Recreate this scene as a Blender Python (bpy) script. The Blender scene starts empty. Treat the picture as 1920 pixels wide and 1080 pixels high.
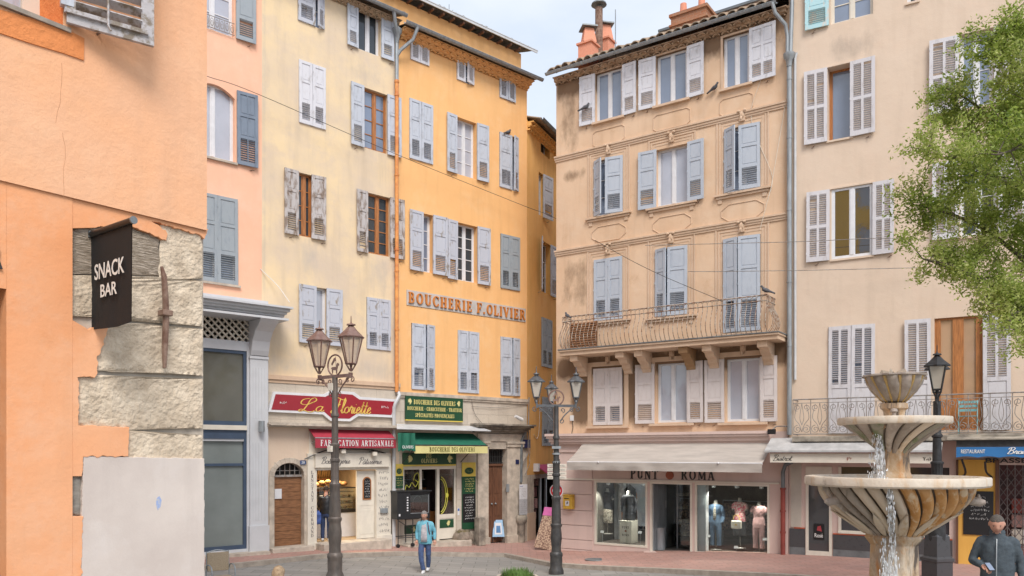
import bpy, bmesh, math, random
from mathutils import Vector, Matrix, noise
R = math.radians
random.seed(7)
scene = bpy.context.scene
col = scene.collection
# ------------------------------------------------------------------ camera
CH = 3.0; FL = 1500.0; HY = 848.0            # eye height, focal length in photo pixels, horizon row
cam_d = bpy.data.cameras.new('camera'); cam = bpy.data.objects.new('camera', cam_d); col.objects.link(cam)
cam.location = (0, 0, CH); cam.rotation_euler = (R(90), 0, 0)
cam_d.sensor_width = 36; cam_d.lens = FL/1920*36; cam_d.shift_y = (HY-540)/1920
cam_d.clip_end = 3000; cam_d.clip_start = 0.1
scene.camera = cam
# ------------------------------------------------------------------ sky, sun, exposure
SUN_EL, SUN_AZ = R(50), R(166)               # high behind the camera, a little to the right
w = bpy.data.worlds.new('World'); scene.world = w; w.use_nodes = True
nt = w.node_tree; nt.nodes.clear()
def N(t, **k):
    n = nt.nodes.new(t)
    for a, b in k.items(): setattr(n, a, b)
    return n
out = N('ShaderNodeOutputWorld'); bg = N('ShaderNodeBackground'); bg.inputs['Strength'].default_value = 0.15
sky = N('ShaderNodeTexSky', sky_type='NISHITA', sun_disc=False, sun_elevation=SUN_EL, sun_rotation=SUN_AZ, altitude=300, air_density=1.0, dust_density=2.0, ozone_density=1.5)
tc = N('ShaderNodeTexCoord'); mp = N('ShaderNodeMapping'); mp.inputs['Scale'].default_value = (1.2, 1.2, 3.0)
nz = N('ShaderNodeTexNoise'); nz.inputs['Scale'].default_value = 1.9; nz.inputs['Detail'].default_value = 7; nz.inputs['Roughness'].default_value = .55
rp = N('ShaderNodeValToRGB'); rp.color_ramp.elements[0].position = .36; rp.color_ramp.elements[1].position = .66
rp.color_ramp.elements[0].color = (.55,.55,.55,1)
mx = N('ShaderNodeMix', data_type='RGBA'); mx.inputs[7].default_value = (3.05, 3.25, 3.5, 1)
L = nt.links.new
L(tc.outputs['Generated'], mp.inputs[0]); L(mp.outputs[0], nz.inputs['Vector']); L(nz.outputs['Fac'], rp.inputs[0])
L(rp.outputs[0], mx.inputs[0]); L(sky.outputs[0], mx.inputs[6]); L(mx.outputs[2], bg.inputs[0]); L(bg.outputs[0], out.inputs[0])
sd = bpy.data.lights.new('sun', 'SUN'); sun = bpy.data.objects.new('sun', sd); col.objects.link(sun)
sd.energy = 1.5; sd.angle = R(26); sd.color = (1, .95, .89)
sdir = Vector((math.sin(SUN_AZ)*math.cos(SUN_EL), math.cos(SUN_AZ)*math.cos(SUN_EL), math.sin(SUN_EL)))
sun.rotation_euler = sdir.to_track_quat('Z', 'Y').to_euler()
scene.view_settings.view_transform = 'Standard'; scene.view_settings.look = 'None'
scene.view_settings.exposure = 1.0; scene.view_settings.gamma = 1
scene.render.engine = 'CYCLES'
scene.cycles.max_bounces = 6; scene.cycles.diffuse_bounces = 3; scene.cycles.glossy_bounces = 3; scene.cycles.transparent_max_bounces = 12

# ------------------------------------------------------------------ helpers
def tag(o, label=None, cat=None, group=None, kind=None):
    if label: o['label'] = label
    if cat: o['category'] = cat
    if group: o['group'] = group
    if kind: o['kind'] = kind
    return o
def empty(name, loc=(0,0,0), rz=0, label=None, cat=None, group=None):
    o = bpy.data.objects.new(name, None); col.objects.link(o)
    o.location = loc; o.rotation_euler = (0,0,rz); o.empty_display_size = .2
    return tag(o, label, cat, group)
def copy_tree(o, parent=None):
    c = o.copy(); col.objects.link(c)
    if parent: c.parent = parent
    for ch in list(o.children): copy_tree(ch, c)
    return c
def bend(pts, n=6):
    """Catmull-Rom through pts"""
    P = [Vector(p) for p in pts]; out = []
    if len(P) < 3: return P
    Q = [P[0]*2-P[1]] + P + [P[-1]*2-P[-2]]
    for i in range(1, len(Q)-2):
        for k in range(n):
            t = k/n; a, b, c, d = Q[i-1], Q[i], Q[i+1], Q[i+2]
            out.append(.5*((2*b)+(c-a)*t+(2*a-5*b+4*c-d)*t*t+(3*b-a-3*c+d)*t**3))
    out.append(P[-1]); return out
class MB:
    def __init__(s): s.v = []; s.f = []; s.mi = []; s.M = None; s.k = 0
    def add(s, vs, fs, k=None):
        b = len(s.v)
        for p in vs:
            p = Vector(p); s.v.append(s.M @ p if s.M else p)
        for f in fs: s.f.append([b+i for i in f]); s.mi.append(s.k if k is None else k)
        return s
    def box(s, x0, x1, y0, y1, z0, z1, k=None):
        vs = [(x,y,z) for z in (z0,z1) for y in (y0,y1) for x in (x0,x1)]
        return s.add(vs, [(0,2,3,1),(4,5,7,6),(0,1,5,4),(2,6,7,3),(0,4,6,2),(1,3,7,5)], k)
    def obox(s, c, size, rot=(0,0,0), k=None):
        from mathutils import Euler
        m = Matrix.Translation(c) @ Euler(rot).to_matrix().to_4x4()
        x, y, z = size[0]/2, size[1]/2, size[2]/2
        vs = [m @ Vector((a,b,d)) for d in (-z,z) for b in (-y,y) for a in (-x,x)]
        return s.add(vs, [(0,2,3,1),(4,5,7,6),(0,1,5,4),(2,6,7,3),(0,4,6,2),(1,3,7,5)], k)
    def tube(s, pts, r, n=8, closed=False, caps=True, k=None, flat=1.0):
        P = [Vector(p) for p in pts]; m = len(P)
        rs = r if isinstance(r, (list, tuple)) else [r]*m
        vs = []; up = None
        for i in range(m):
            if closed: t = P[(i+1)%m]-P[i-1]
            else: t = P[min(i+1,m-1)]-P[max(i-1,0)]
            if t.length < 1e-9: t = Vector((0,0,1))
            t.normalize()
            if up is None:
                up = Vector((0,0,1)) if abs(t.z) < .9 else Vector((0,1,0))
            a = t.cross(up)
            if a.length < 1e-6: a = t.cross(Vector((1,0,0)))
            a.normalize(); b = a.cross(t).normalized(); up = b
            for j in range(n):
                q = 2*math.pi*j/n
                vs.append(P[i]+a*rs[i]*math.cos(q)*flat+b*rs[i]*math.sin(q))
        fs = []
        for i in range(m if closed else m-1):
            i2 = (i+1)%m
            for j in range(n):
                j2 = (j+1)%n; fs.append((i*n+j, i2*n+j, i2*n+j2, i*n+j2))
        if caps and not closed: fs.append(tuple(range(n))); fs.append(tuple(reversed(range((m-1)*n, m*n))))
        return s.add(vs, fs, k)
    def lathe(s, prof, n=16, c=(0,0,0), mod=None, k=None, caps=True):
        vs = []
        for (r, z) in prof:
            for j in range(n):
                a = 2*math.pi*j/n; rr = r*(mod(a, r, z) if mod else 1)
                vs.append((c[0]+rr*math.cos(a), c[1]+rr*math.sin(a), c[2]+z))
        fs = []
        for i in range(len(prof)-1):
            for j in range(n):
                j2 = (j+1)%n; fs.append((i*n+j, i*n+j2, (i+1)*n+j2, (i+1)*n+j))
        if caps: fs.append(tuple(reversed(range(n)))); fs.append(tuple(range((len(prof)-1)*n, len(prof)*n)))
        return s.add(vs, fs, k)
    def prism(s, poly, y0, y1, k=None):
        """poly in (x,z), counter-clockwise seen from -y; y0 front (smaller)"""
        a = sum(poly[i][0]*poly[(i+1)%len(poly)][1]-poly[(i+1)%len(poly)][0]*poly[i][1] for i in range(len(poly)))
        if a < 0: poly = poly[::-1]
        n = len(poly); vs = [(x,y0,z) for x,z in poly]+[(x,y1,z) for x,z in poly]
        fs = [tuple(range(n)), tuple(reversed(range(n,2*n)))]+[(i,n+i,n+(i+1)%n,(i+1)%n) for i in range(n)]
        return s.add(vs, fs, k)
    def sphere(s, c, r, n=10, m=7, k=None):
        rx, ry, rz = r if isinstance(r,(tuple,list)) else (r,r,r)
        vs = [(c[0],c[1],c[2]-rz)]
        for i in range(1,m):
            p = math.pi*i/m-math.pi/2
            for j in range(n):
                a = 2*math.pi*j/n; vs.append((c[0]+rx*math.cos(p)*math.cos(a), c[1]+ry*math.cos(p)*math.sin(a), c[2]+rz*math.sin(p)))
        vs.append((c[0],c[1],c[2]+rz)); fs = []
        for j in range(n): fs.append((0, 1+(j+1)%n, 1+j))
        for i in range(m-2):
            for j in range(n):
                a = 1+i*n; fs.append((a+j, a+(j+1)%n, a+n+(j+1)%n, a+n+j))
        t = len(vs)-1; a = 1+(m-2)*n
        for j in range(n): fs.append((a+j, a+(j+1)%n, t))
        return s.add(vs, fs, k)
    def build(s, name, mats, parent=None, smooth=False, bevel=0, loc=None, rz=0):
        me = bpy.data.meshes.new(name); me.from_pydata([tuple(p) for p in s.v], [], s.f)
        if not isinstance(mats, (list,tuple)): mats = [mats]
        for m in mats: me.materials.append(m)
        for p, mi in zip(me.polygons, s.mi): p.material_index = mi
        if smooth:
            for p in me.polygons: p.use_smooth = True
            if smooth != 'all':
                try: me.set_sharp_from_angle(angle=R(35))
                except Exception: pass
        me.update()
        o = bpy.data.objects.new(name, me); col.objects.link(o)
        if parent: o.parent = parent
        if loc: o.location = loc
        o.rotation_euler = (0,0,rz)
        if bevel:
            b = o.modifiers.new('bevel','BEVEL'); b.width = bevel; b.segments = 2; b.limit_method = 'ANGLE'
        return o
# ------------------------------------------------------------------ materials
def pm(name, c, rough=.7, metal=0, var=.12, scale=3, c2=None, vec='Object', stretch=None, bump=0, bscale=30, bdist=.01, detail=6, spec=.5, lo=.35, hi=.65, emit=None, es=0, alpha=1, rvar=0):
    m = bpy.data.materials.new(name); m.use_nodes = True; t = m.node_tree; n = t.nodes; b = n['Principled BSDF']; l = t.links.new
    b.inputs['Roughness'].default_value = rough; b.inputs['Metallic'].default_value = metal
    b.inputs['Specular IOR Level'].default_value = spec
    tc = n.new('ShaderNodeTexCoord'); mpn = n.new('ShaderNodeMapping'); l(tc.outputs[vec], mpn.inputs[0])
    if stretch: mpn.inputs['Scale'].default_value = stretch
    nz = n.new('ShaderNodeTexNoise'); nz.inputs['Scale'].default_value = scale; nz.inputs['Detail'].default_value = detail; nz.inputs['Roughness'].default_value = .6
    l(mpn.outputs[0], nz.inputs['Vector'])
    r = n.new('ShaderNodeValToRGB'); r.color_ramp.elements[0].position = lo; r.color_ramp.elements[1].position = hi
    l(nz.outputs['Fac'], r.inputs[0])
    mixn = n.new('ShaderNodeMix'); mixn.data_type = 'RGBA'
    c2 = c2 or tuple(x*(1-2*var) for x in c)
    mixn.inputs[6].default_value = (*c2, 1); mixn.inputs[7].default_value = (*c, 1)
    l(r.outputs[0], mixn.inputs[0]); l(mixn.outputs[2], b.inputs['Base Color'])
    if bump:
        nb = n.new('ShaderNodeTexNoise'); nb.inputs['Scale'].default_value = bscale; nb.inputs['Detail'].default_value = 5
        l(mpn.outputs[0], nb.inputs['Vector'])
        bp = n.new('ShaderNodeBump'); bp.inputs['Strength'].default_value = bump; bp.inputs['Distance'].default_value = bdist
        l(nb.outputs['Fac'], bp.inputs['Height']); l(bp.outputs[0], b.inputs['Normal'])
    if emit: b.inputs['Emission Color'].default_value = (*emit,1); b.inputs['Emission Strength'].default_value = es
    return m
def stucco(name, c, c2, c3=None, bump=.35, bscale=28, patch=.45, streak=.5, dirt=(.35,.27,.2), dirt_amt=.3):
    """lime render: broad tonal patches, fine mottling, run-down streaks, trowel bump"""
    m = bpy.data.materials.new(name); m.use_nodes = True; t = m.node_tree; n = t.nodes; b = n['Principled BSDF']; l = t.links.new
    b.inputs['Roughness'].default_value = .92; b.inputs['Specular IOR Level'].default_value = .2
    tc = n.new('ShaderNodeTexCoord')
    def nzz(sc, det=6, rough=.6, stretch=None, off=(0,0,0)):
        mp = n.new('ShaderNodeMapping'); mp.inputs['Location'].default_value = off
        if stretch: mp.inputs['Scale'].default_value = stretch
        l(tc.outputs['Object'], mp.inputs[0]); z = n.new('ShaderNodeTexNoise'); z.inputs['Scale'].default_value = sc; z.inputs['Detail'].default_value = det; z.inputs['Roughness'].default_value = rough
        l(mp.outputs[0], z.inputs['Vector']); return z.outputs['Fac']
    def ramp(f, a, bb, top=1.0):
        r = n.new('ShaderNodeMapRange'); r.inputs['From Min'].default_value = a; r.inputs['From Max'].default_value = bb; r.inputs['To Max'].default_value = top
        l(f, r.inputs['Value']); return r.outputs[0]
    def mix(f, a, bcol):
        x = n.new('ShaderNodeMix'); x.data_type = 'RGBA'; l(f, x.inputs[0])
        if isinstance(a, tuple): x.inputs[6].default_value = (*a,1)
        else: l(a, x.inputs[6])
        x.inputs[7].default_value = (*bcol,1); return x.outputs[2]
    o = mix(ramp(nzz(.55,4), .38, .68, patch*1.6), c, c2)
    if c3: o = mix(ramp(nzz(1.7,8,.7,off=(4,2,9)), .5, .72, .6), o, c3)
    o = mix(ramp(nzz(1.0,6,.6,stretch=(2.6,2.6,.28),off=(1,5,2)), .5, .75, streak), o, tuple(x*.78 for x in c2))
    o = mix(ramp(nzz(1.3,9,.75,off=(9,1,3)), .6, .8, dirt_amt), o, dirt)
    o = mix(ramp(nzz(45,3,.7), .3, .7, .10), o, tuple(min(1,x*1.25) for x in c))
    l(o, b.inputs['Base Color'])
    bp = n.new('ShaderNodeBump'); bp.inputs['Strength'].default_value = bump; bp.inputs['Distance'].default_value = .02
    l(nzz(bscale,6,.65), bp.inputs['Height'])
    bp2 = n.new('ShaderNodeBump'); bp2.inputs['Strength'].default_value = .25; bp2.inputs['Distance'].default_value = .08
    l(nzz(1.6,3,.5), bp2.inputs['Height']); l(bp.outputs[0], bp2.inputs['Normal']); l(bp2.outputs[0], b.inputs['Normal'])
    return m
def blocks(name, c, c2, mortar, bw=.8, bh=.33, bump=.5, msize=.008, flat=False, off=.5, dirt=(.25,.22,.18), da=.5):
    """coursed masonry or paving from a brick pattern in metres"""
    m = bpy.data.materials.new(name); m.use_nodes = True; t = m.node_tree; n = t.nodes; b = n['Principled BSDF']; l = t.links.new
    b.inputs['Roughness'].default_value = .9; b.inputs['Specular IOR Level'].default_value = .25
    tc = n.new('ShaderNodeTexCoord'); sp = n.new('ShaderNodeSeparateXYZ'); cb = n.new('ShaderNodeCombineXYZ'); l(tc.outputs['Object'], sp.inputs[0])
    l(sp.outputs[0], cb.inputs[0]); l(sp.outputs[1 if flat else 2], cb.inputs[1])
    wob = n.new('ShaderNodeTexNoise'); wob.inputs['Scale'].default_value = 2.5; l(tc.outputs['Object'], wob.inputs['Vector'])
    va = n.new('ShaderNodeVectorMath'); va.operation = 'MULTIPLY_ADD'; l(wob.outputs['Color'], va.inputs[0]); va.inputs[1].default_value = (.05,.05,0); l(cb.outputs[0], va.inputs[2])
    br = n.new('ShaderNodeTexBrick'); br.inputs['Scale'].default_value = 1; br.inputs['Brick Width'].default_value = bw; br.inputs['Row Height'].default_value = bh
    br.inputs['Mortar Size'].default_value = msize; br.inputs['Mortar Smooth'].default_value = .4; br.offset = off
    br.inputs['Color1'].default_value = (*c,1); br.inputs['Color2'].default_value = (*c2,1); br.inputs['Mortar'].default_value = (*mortar,1)
    l(va.outputs[0], br.inputs['Vector'])
    nz = n.new('ShaderNodeTexNoise'); nz.inputs['Scale'].default_value = 2.2; nz.inputs['Detail'].default_value = 9; nz.inputs['Roughness'].default_value = .7; l(tc.outputs['Object'], nz.inputs['Vector'])
    rg = n.new('ShaderNodeMapRange'); rg.inputs['From Min'].default_value = .45; rg.inputs['From Max'].default_value = .75; rg.inputs['To Max'].default_value = da; l(nz.outputs['Fac'], rg.inputs['Value'])
    mx = n.new('ShaderNodeMix'); mx.data_type = 'RGBA'; l(rg.outputs[0], mx.inputs[0]); l(br.outputs['Color'], mx.inputs[6]); mx.inputs[7].default_value = (*dirt,1); l(mx.outputs[2], b.inputs['Base Color'])
    bp = n.new('ShaderNodeBump'); bp.inputs['Strength'].default_value = bump; bp.inputs['Distance'].default_value = .02; bp.invert = True
    l(br.outputs['Fac'], bp.inputs['Height'])
    nb = n.new('ShaderNodeTexNoise'); nb.inputs['Scale'].default_value = 25; nb.inputs['Detail'].default_value = 6; l(tc.outputs['Object'], nb.inputs['Vector'])
    b2 = n.new('ShaderNodeBump'); b2.inputs['Strength'].default_value = .35; b2.inputs['Distance'].default_value = .02; l(nb.outputs['Fac'], b2.inputs['Height']); l(bp.outputs[0], b2.inputs['Normal']); l(b2.outputs[0], b.inputs['Normal'])
    return m
def glass_clear(name, tint=(.9,.95,.95), refl=.12):
    m = bpy.data.materials.new(name); m.use_nodes = True; t = m.node_tree; n = t.nodes; n.remove(n['Principled BSDF']); l = t.links.new
    o = n['Material Output']; tr = n.new('ShaderNodeBsdfTransparent'); tr.inputs[0].default_value = (*tint,1)
    gl = n.new('ShaderNodeBsdfGlossy'); gl.inputs['Roughness'].default_value = .01
    lw = n.new('ShaderNodeFresnel'); lw.inputs['IOR'].default_value = 1.5
    ad = n.new('ShaderNodeMath'); ad.operation = 'ADD'; ad.inputs[1].default_value = refl; l(lw.outputs[0], ad.inputs[0])
    mx = n.new('ShaderNodeMixShader'); l(ad.outputs[0], mx.inputs[0]); l(tr.outputs[0], mx.inputs[1]); l(gl.outputs[0], mx.inputs[2]); l(mx.outputs[0], o.inputs[0]); return m
def pane_mat(name, c, refl=.5, wav=.15):
    """window pane: dim room or painted reflection in the diffuse ground, under a mirror coat with old-glass waves"""
    m = pm(name, c, rough=.04, var=.10, scale=.7, spec=1.0, bump=wav*.15, bscale=2.5, bdist=.02)
    b = m.node_tree.nodes['Principled BSDF']; b.inputs['IOR'].default_value = 1.3+refl*1.1; b.inputs['Specular IOR Level'].default_value = .5
    return m
M = {}
M['stuccoA'] = stucco('orange_render_near', (.86,.45,.245), (.82,.47,.29), (.88,.54,.34), bump=.42, bscale=16, patch=.8, dirt=(.78,.34,.15), dirt_amt=.55)
M['stuccoA2'] = stucco('orange_render_flat', (.85,.37,.17), (.82,.42,.23), (.82,.50,.33), bump=.25, bscale=20, patch=.8, dirt=(.72,.28,.10), dirt_amt=.6)
M['reveal_orange'] = stucco('rough_orange_repair', (.76,.28,.10), (.66,.23,.08), None, bump=1.0, bscale=14)
M['stuccoB'] = stucco('salmon_render', (.88,.50,.34), (.87,.54,.38), (.85,.58,.43), bump=.15, dirt=(.8,.55,.4), dirt_amt=.2)
M['stuccoC'] = stucco('straw_render', (.80,.63,.40), (.66,.54,.41), (.62,.51,.42), bump=.15, streak=.6, patch=.75, dirt=(.52,.44,.36), dirt_amt=.6)
M['stuccoD'] = stucco('amber_render', (.86,.50,.22), (.84,.46,.19), (.86,.55,.29), bump=.12, dirt=(.72,.36,.12), dirt_amt=.3)
M['stuccoE'] = stucco('ochre_render', (.80,.46,.16), (.72,.39,.12), (.80,.50,.22), bump=.12, streak=.7, dirt=(.45,.2,.04), dirt_amt=.4)
M['stuccoF'] = stucco('tan_render', (.72,.52,.36), (.65,.44,.285), (.72,.56,.42), bump=.2, streak=.6, patch=.7, dirt=(.40,.23,.11), dirt_amt=.6)
M['stuccoG'] = stucco('cream_render', (.70,.56,.44), (.65,.51,.39), (.70,.535,.41), bump=.15, streak=.45, dirt=(.45,.36,.27), dirt_amt=.4)
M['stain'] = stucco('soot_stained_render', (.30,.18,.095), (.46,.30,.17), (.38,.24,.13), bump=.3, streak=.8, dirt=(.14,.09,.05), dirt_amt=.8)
M['trimF'] = stucco('tan_moulding', (.66,.49,.36), (.60,.42,.28), (.48,.33,.22), bump=.3, dirt=(.30,.19,.1), dirt_amt=.6)
M['stoneCD'] = blocks('limestone_front', (.60,.53,.44), (.53,.46,.38), (.38,.33,.27), .9, .36, dirt=(.36,.31,.26), da=.55, msize=.005)
M['stone'] = pm('limestone', (.60,.52,.43), .9, var=.17, scale=4, bump=.5, bscale=18, spec=.2)
M['stone_dark'] = pm('weathered_cornice_stone', (.42,.37,.30), .9, c2=(.16,.14,.12), scale=3, bump=.6, bscale=18, spec=.2)
M['shop_pink'] = stucco('pale_pink_render', (.66,.51,.455), (.63,.48,.43), None, bump=.08, bscale=60, dirt=(.5,.36,.33), dirt_amt=.25)
M['cream_paint'] = pm('cream_paint', (.74,.68,.58), .6, var=.05, scale=4, bump=.05)
M['white_paint'] = pm('white_paint', (.74,.74,.76), .5, var=.05, scale=5)
M['grey_front'] = pm('grey_lacquer', (.60,.61,.63), .45, var=.04, scale=3)
M['navy_frame'] = pm('dark_blue_frame', (.055,.085,.14), .4, var=.1, scale=3)
def shut(name, c, c2, amt=.5, lo=.5, hi=.72):
    return pm(name, c, .65, c2=c2, scale=5, lo=1-hi, hi=1-lo, stretch=(2,2,.7), bump=.15, bscale=25, detail=9)
M['sh_lav'] = shut('lavender_grey_paint', (.51,.545,.61), (.39,.41,.45), lo=.5, hi=.66)
M['sh_white'] = shut('white_shutter_paint', (.66,.66,.70), (.50,.49,.50), lo=.52, hi=.68)
M['sh_worn'] = shut('worn_grey_paint', (.50,.52,.58), (.30,.26,.22), lo=.56, hi=.66)
M['sh_wood'] = shut('bare_weathered_wood', (.50,.47,.46), (.25,.19,.15), lo=.45, hi=.6)
M['sh_dark'] = shut('slate_blue_paint', (.19,.235,.30), (.14,.17,.22))
M['sh_grey'] = shut('slate_grey_paint', (.32,.36,.39), (.26,.30,.34))
M['sh_cool'] = shut('cool_grey_paint', (.45,.49,.55), (.39,.43,.49))
M['sh_warm'] = shut('warm_white_paint', (.66,.60,.58), (.58,.51,.48))
M['sh_cyan'] = shut('faded_turquoise_paint', (.42,.64,.68), (.62,.58,.52), lo=.52, hi=.64)
M['sh_cream'] = shut('chalky_white_paint', (.62,.60,.62), (.50,.47,.47))
M['wood_orange'] = pm('varnished_wood', (.50,.20,.065), .45, var=.2, scale=6, stretch=(6,6,.6))
M['wood_door'] = pm('old_door_wood', (.30,.14,.06), .7, c2=(.16,.07,.03), scale=5, stretch=(1,1,6), bump=.3, bscale=20)
M['wood_brown'] = pm('brown_door_wood', (.17,.075,.04), .55, c2=(.10,.045,.025), scale=4, stretch=(6,6,.6))
M['pane_blue'] = pane_mat('pane_blue', (.22,.27,.37), .55)  # blue of the reflected sky is put into the base colour
M['pane_mirror'] = pane_mat('pane_mirror', (.04,.035,.03), 1.9, .6)
M['pane_dark'] = pane_mat('pane_dark', (.05,.06,.07), .25)
M['pane_peach'] = pane_mat('pane_peach', (.52,.34,.22), .45, .4)  # reflection of the peach wall opposite, painted into the base colour
M['pane_light'] = pane_mat('pane_pale_reflection', (.48,.50,.57), .45)  # pale sky reflection painted into the base; no curtain behind
M['pane_warm'] = pane_mat('pane_warm', (.10,.075,.05), .3)
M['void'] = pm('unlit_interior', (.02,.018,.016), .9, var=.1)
M['zinc'] = pm('zinc', (.36,.39,.41), .45, metal=.3, var=.15, scale=4, stretch=(3,3,.6))
M['zinc_dark'] = pm('aged_zinc', (.22,.24,.25), .5, metal=.3, var=.2, scale=3)
M['pvc'] = pm('pale_pipe', (.60,.61,.62), .5, var=.1)
M['pipe_or'] = pm('orange_painted_pipe', (.80,.36,.10), .6, c2=(.6,.2,.06), scale=5)
M['pipe_red'] = pm('red_painted_pipe', (.30,.06,.045), .6, var=.15)
M['tile'] = pm('canal_tile', (.42,.30,.20), .9, c2=(.20,.16,.12), scale=6, bump=.4, bscale=20)
M['tile_dark'] = pm('mossy_tile', (.22,.19,.15), .9, c2=(.12,.11,.09), scale=6, bump=.4, bscale=20)
M['iron'] = pm('wrought_iron', (.06,.06,.062), .55, metal=.4, var=.2, scale=8)
M['iron_rust'] = pm('rusted_iron', (.30,.20,.15), .8, c2=(.15,.075,.05), scale=10, bump=.3)
M['iron_pale'] = pm('bleached_rail_paint', (.42,.36,.30), .8, c2=(.22,.11,.065), scale=14, lo=.42, hi=.55)
M['iron_grey'] = pm('grey_rail_paint', (.30,.29,.28), .7, c2=(.20,.15,.12), scale=10)
M['marble_black'] = pm('black_stone', (.03,.032,.036), .3, c2=(.07,.07,.075), scale=14, lo=.55, hi=.8)
M['text_gold'] = pm('gold_lettering', (.80,.55,.12), .5, var=.08)
M['text_yellow'] = pm('yellow_lettering', (.80,.68,.25), .6, var=.03)
M['text_dark'] = pm('dark_lettering', (.04,.035,.035), .6, var=.03)
M['text_grey'] = pm('grey_lettering', (.20,.18,.17), .7, var=.03)
M['text_white'] = pm('white_lettering', (.80,.80,.78), .6, var=.03)
M['plastic_white'] = pm('white_plastic', (.72,.72,.72), .4, var=.03)
M['paper'] = pm('paper', (.70,.70,.72), .8, var=.04)
M['black'] = pm('black_paint', (.015,.015,.017), .4, var=.1)
M['glass'] = glass_clear('shop_glass', refl=.035)
M['glass_dim'] = glass_clear('shop_glass_dim', (.6,.64,.63), .10)
def see_through(m, f=.5, tint=(.95,.9,.84)):
    t = m.node_tree; n = t.nodes; b = n['Principled BSDF']; o = n['Material Output']; tr = n.new('ShaderNodeBsdfTransparent'); tr.inputs[0].default_value = (*tint,1); x = n.new('ShaderNodeMixShader'); x.inputs[0].default_value = f
    t.links.new(tr.outputs[0], x.inputs[1]); t.links.new(b.outputs[0], x.inputs[2]); t.links.new(x.outputs[0], o.inputs[0]); return m
# ------------------------------------------------------------------ ground height and facade frames
def sst(a, b, x): t = max(0, min(1, (x-a)/(b-a))); return t*t*(3-2*t)
def g(x, y): return .12-.45*math.exp(-((x-.8)/4.5)**2)*sst(10,24,y)+.035*max(0,min(14,18-y))
def at(px, py, Y): return Vector(((px-960)/FL*Y, Y, CH+(HY-py)/FL*Y))
def on_ground(px, py):
    lo, hi = 5, 60
    for _ in range(40):
        m = (lo+hi)/2; p = at(px, py, m)
        if p.z > g(p.x, m): lo = m
        else: hi = m
    return at(px, py, lo)
class Facade:
    def __init__(s, px, Y, vpx, right=True):
        s.O = Vector(((px-960)/FL*Y, Y)); e = Vector((vpx-960, FL))
        if not right: e = -e
        s.e = e.normalized(); s.th = math.atan2(s.e.y, s.e.x); s.n = Vector((math.sin(s.th), -math.cos(s.th)))
    def t(s, px, w=0):
        d = Vector(((px-960)/FL, 1)); return (w+s.O.dot(s.n))/d.dot(s.n), d
    def P(s, px, py, w=0):
        t, d = s.t(px, w); return (t*d-s.O).dot(s.e), CH+(HY-py)/FL*t
    def u(s, px, w=0): return s.P(px, HY, w)[0]
    def z(s, px, py, w=0): return s.P(px, py, w)[1]
    def root(s, name, label, cat, u=0, w=0, z=0):
        o = empty(name, (0,0,0), s.th, label, cat); p = s.O+s.e*u+s.n*w; o.location = (p.x, p.y, z); return o
    def wpt(s, u, w, z): p = s.O+s.e*u+s.n*w; return Vector((p.x, p.y, z))
    def rect(s, x0, x1, yt, yb, w=0):
        xc = (x0+x1)/2; return s.u(x0,w), s.u(x1,w), s.z(xc,yb,w), s.z(xc,yt,w)   # u0,u1,z0,z1
FP = Facade(988, 28.85, 2650)        # left row of fronts; u<0 to the left
FA = Facade(385, 9.0, 2100)          # nearest orange house
FE = Facade(988, 28.85, 1642)        # alley side
FF = Facade(1043, 26.3, -1223, right=False)   # tan house
FG = Facade(1479, 22.02, -1500, right=False)  # cream house

def wall(name, parent, u0, u1, z0, z1, holes, mat, depth=7.0, rev=.22, y=0.0, revmat=None, floor=True):
    us = sorted(set([u0,u1]+[a for h in holes for a in (h[0],h[1]) if u0<a<u1])); zs = sorted(set([z0,z1]+[a for h in holes for a in (h[2],h[3]) if z0<a<z1]))
    mb = MB(); idx = {}
    def vid(i,j):
        if (i,j) not in idx: idx[(i,j)] = len(mb.v); mb.v.append(Vector((us[i], y, zs[j])))
        return idx[(i,j)]
    for i in range(len(us)-1):
        for j in range(len(zs)-1):
            uc, zc = (us[i]+us[i+1])/2, (zs[j]+zs[j+1])/2
            if any(h[0]<uc<h[1] and h[2]<zc<h[3] for h in holes): continue
            mb.f.append([vid(i,j),vid(i+1,j),vid(i+1,j+1),vid(i,j+1)]); mb.mi.append(0)
    for h in holes:
        r = h[4] if len(h) > 4 else rev
        a,b,c,d = max(h[0],u0),min(h[1],u1),max(h[2],z0),min(h[3],z1)
        mb.add([(a,y,c),(b,y,c),(b,y,d),(a,y,d),(a,y+r,c),(b,y+r,c),(b,y+r,d),(a,y+r,d)],
               [(0,4,5,1),(1,5,6,2),(2,6,7,3),(3,7,4,0)], 1)
    D = y+depth
    mb.add([(u0,y,z0),(u1,y,z0),(u1,y,z1),(u0,y,z1),(u0,D,z0),(u1,D,z0),(u1,D,z1),(u0,D,z1)], [(0,3,7,4),(1,5,6,2),(4,7,6,5),(3,2,6,7)], 0)
    return mb.build(name, [mat, revmat or mat], parent)

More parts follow.
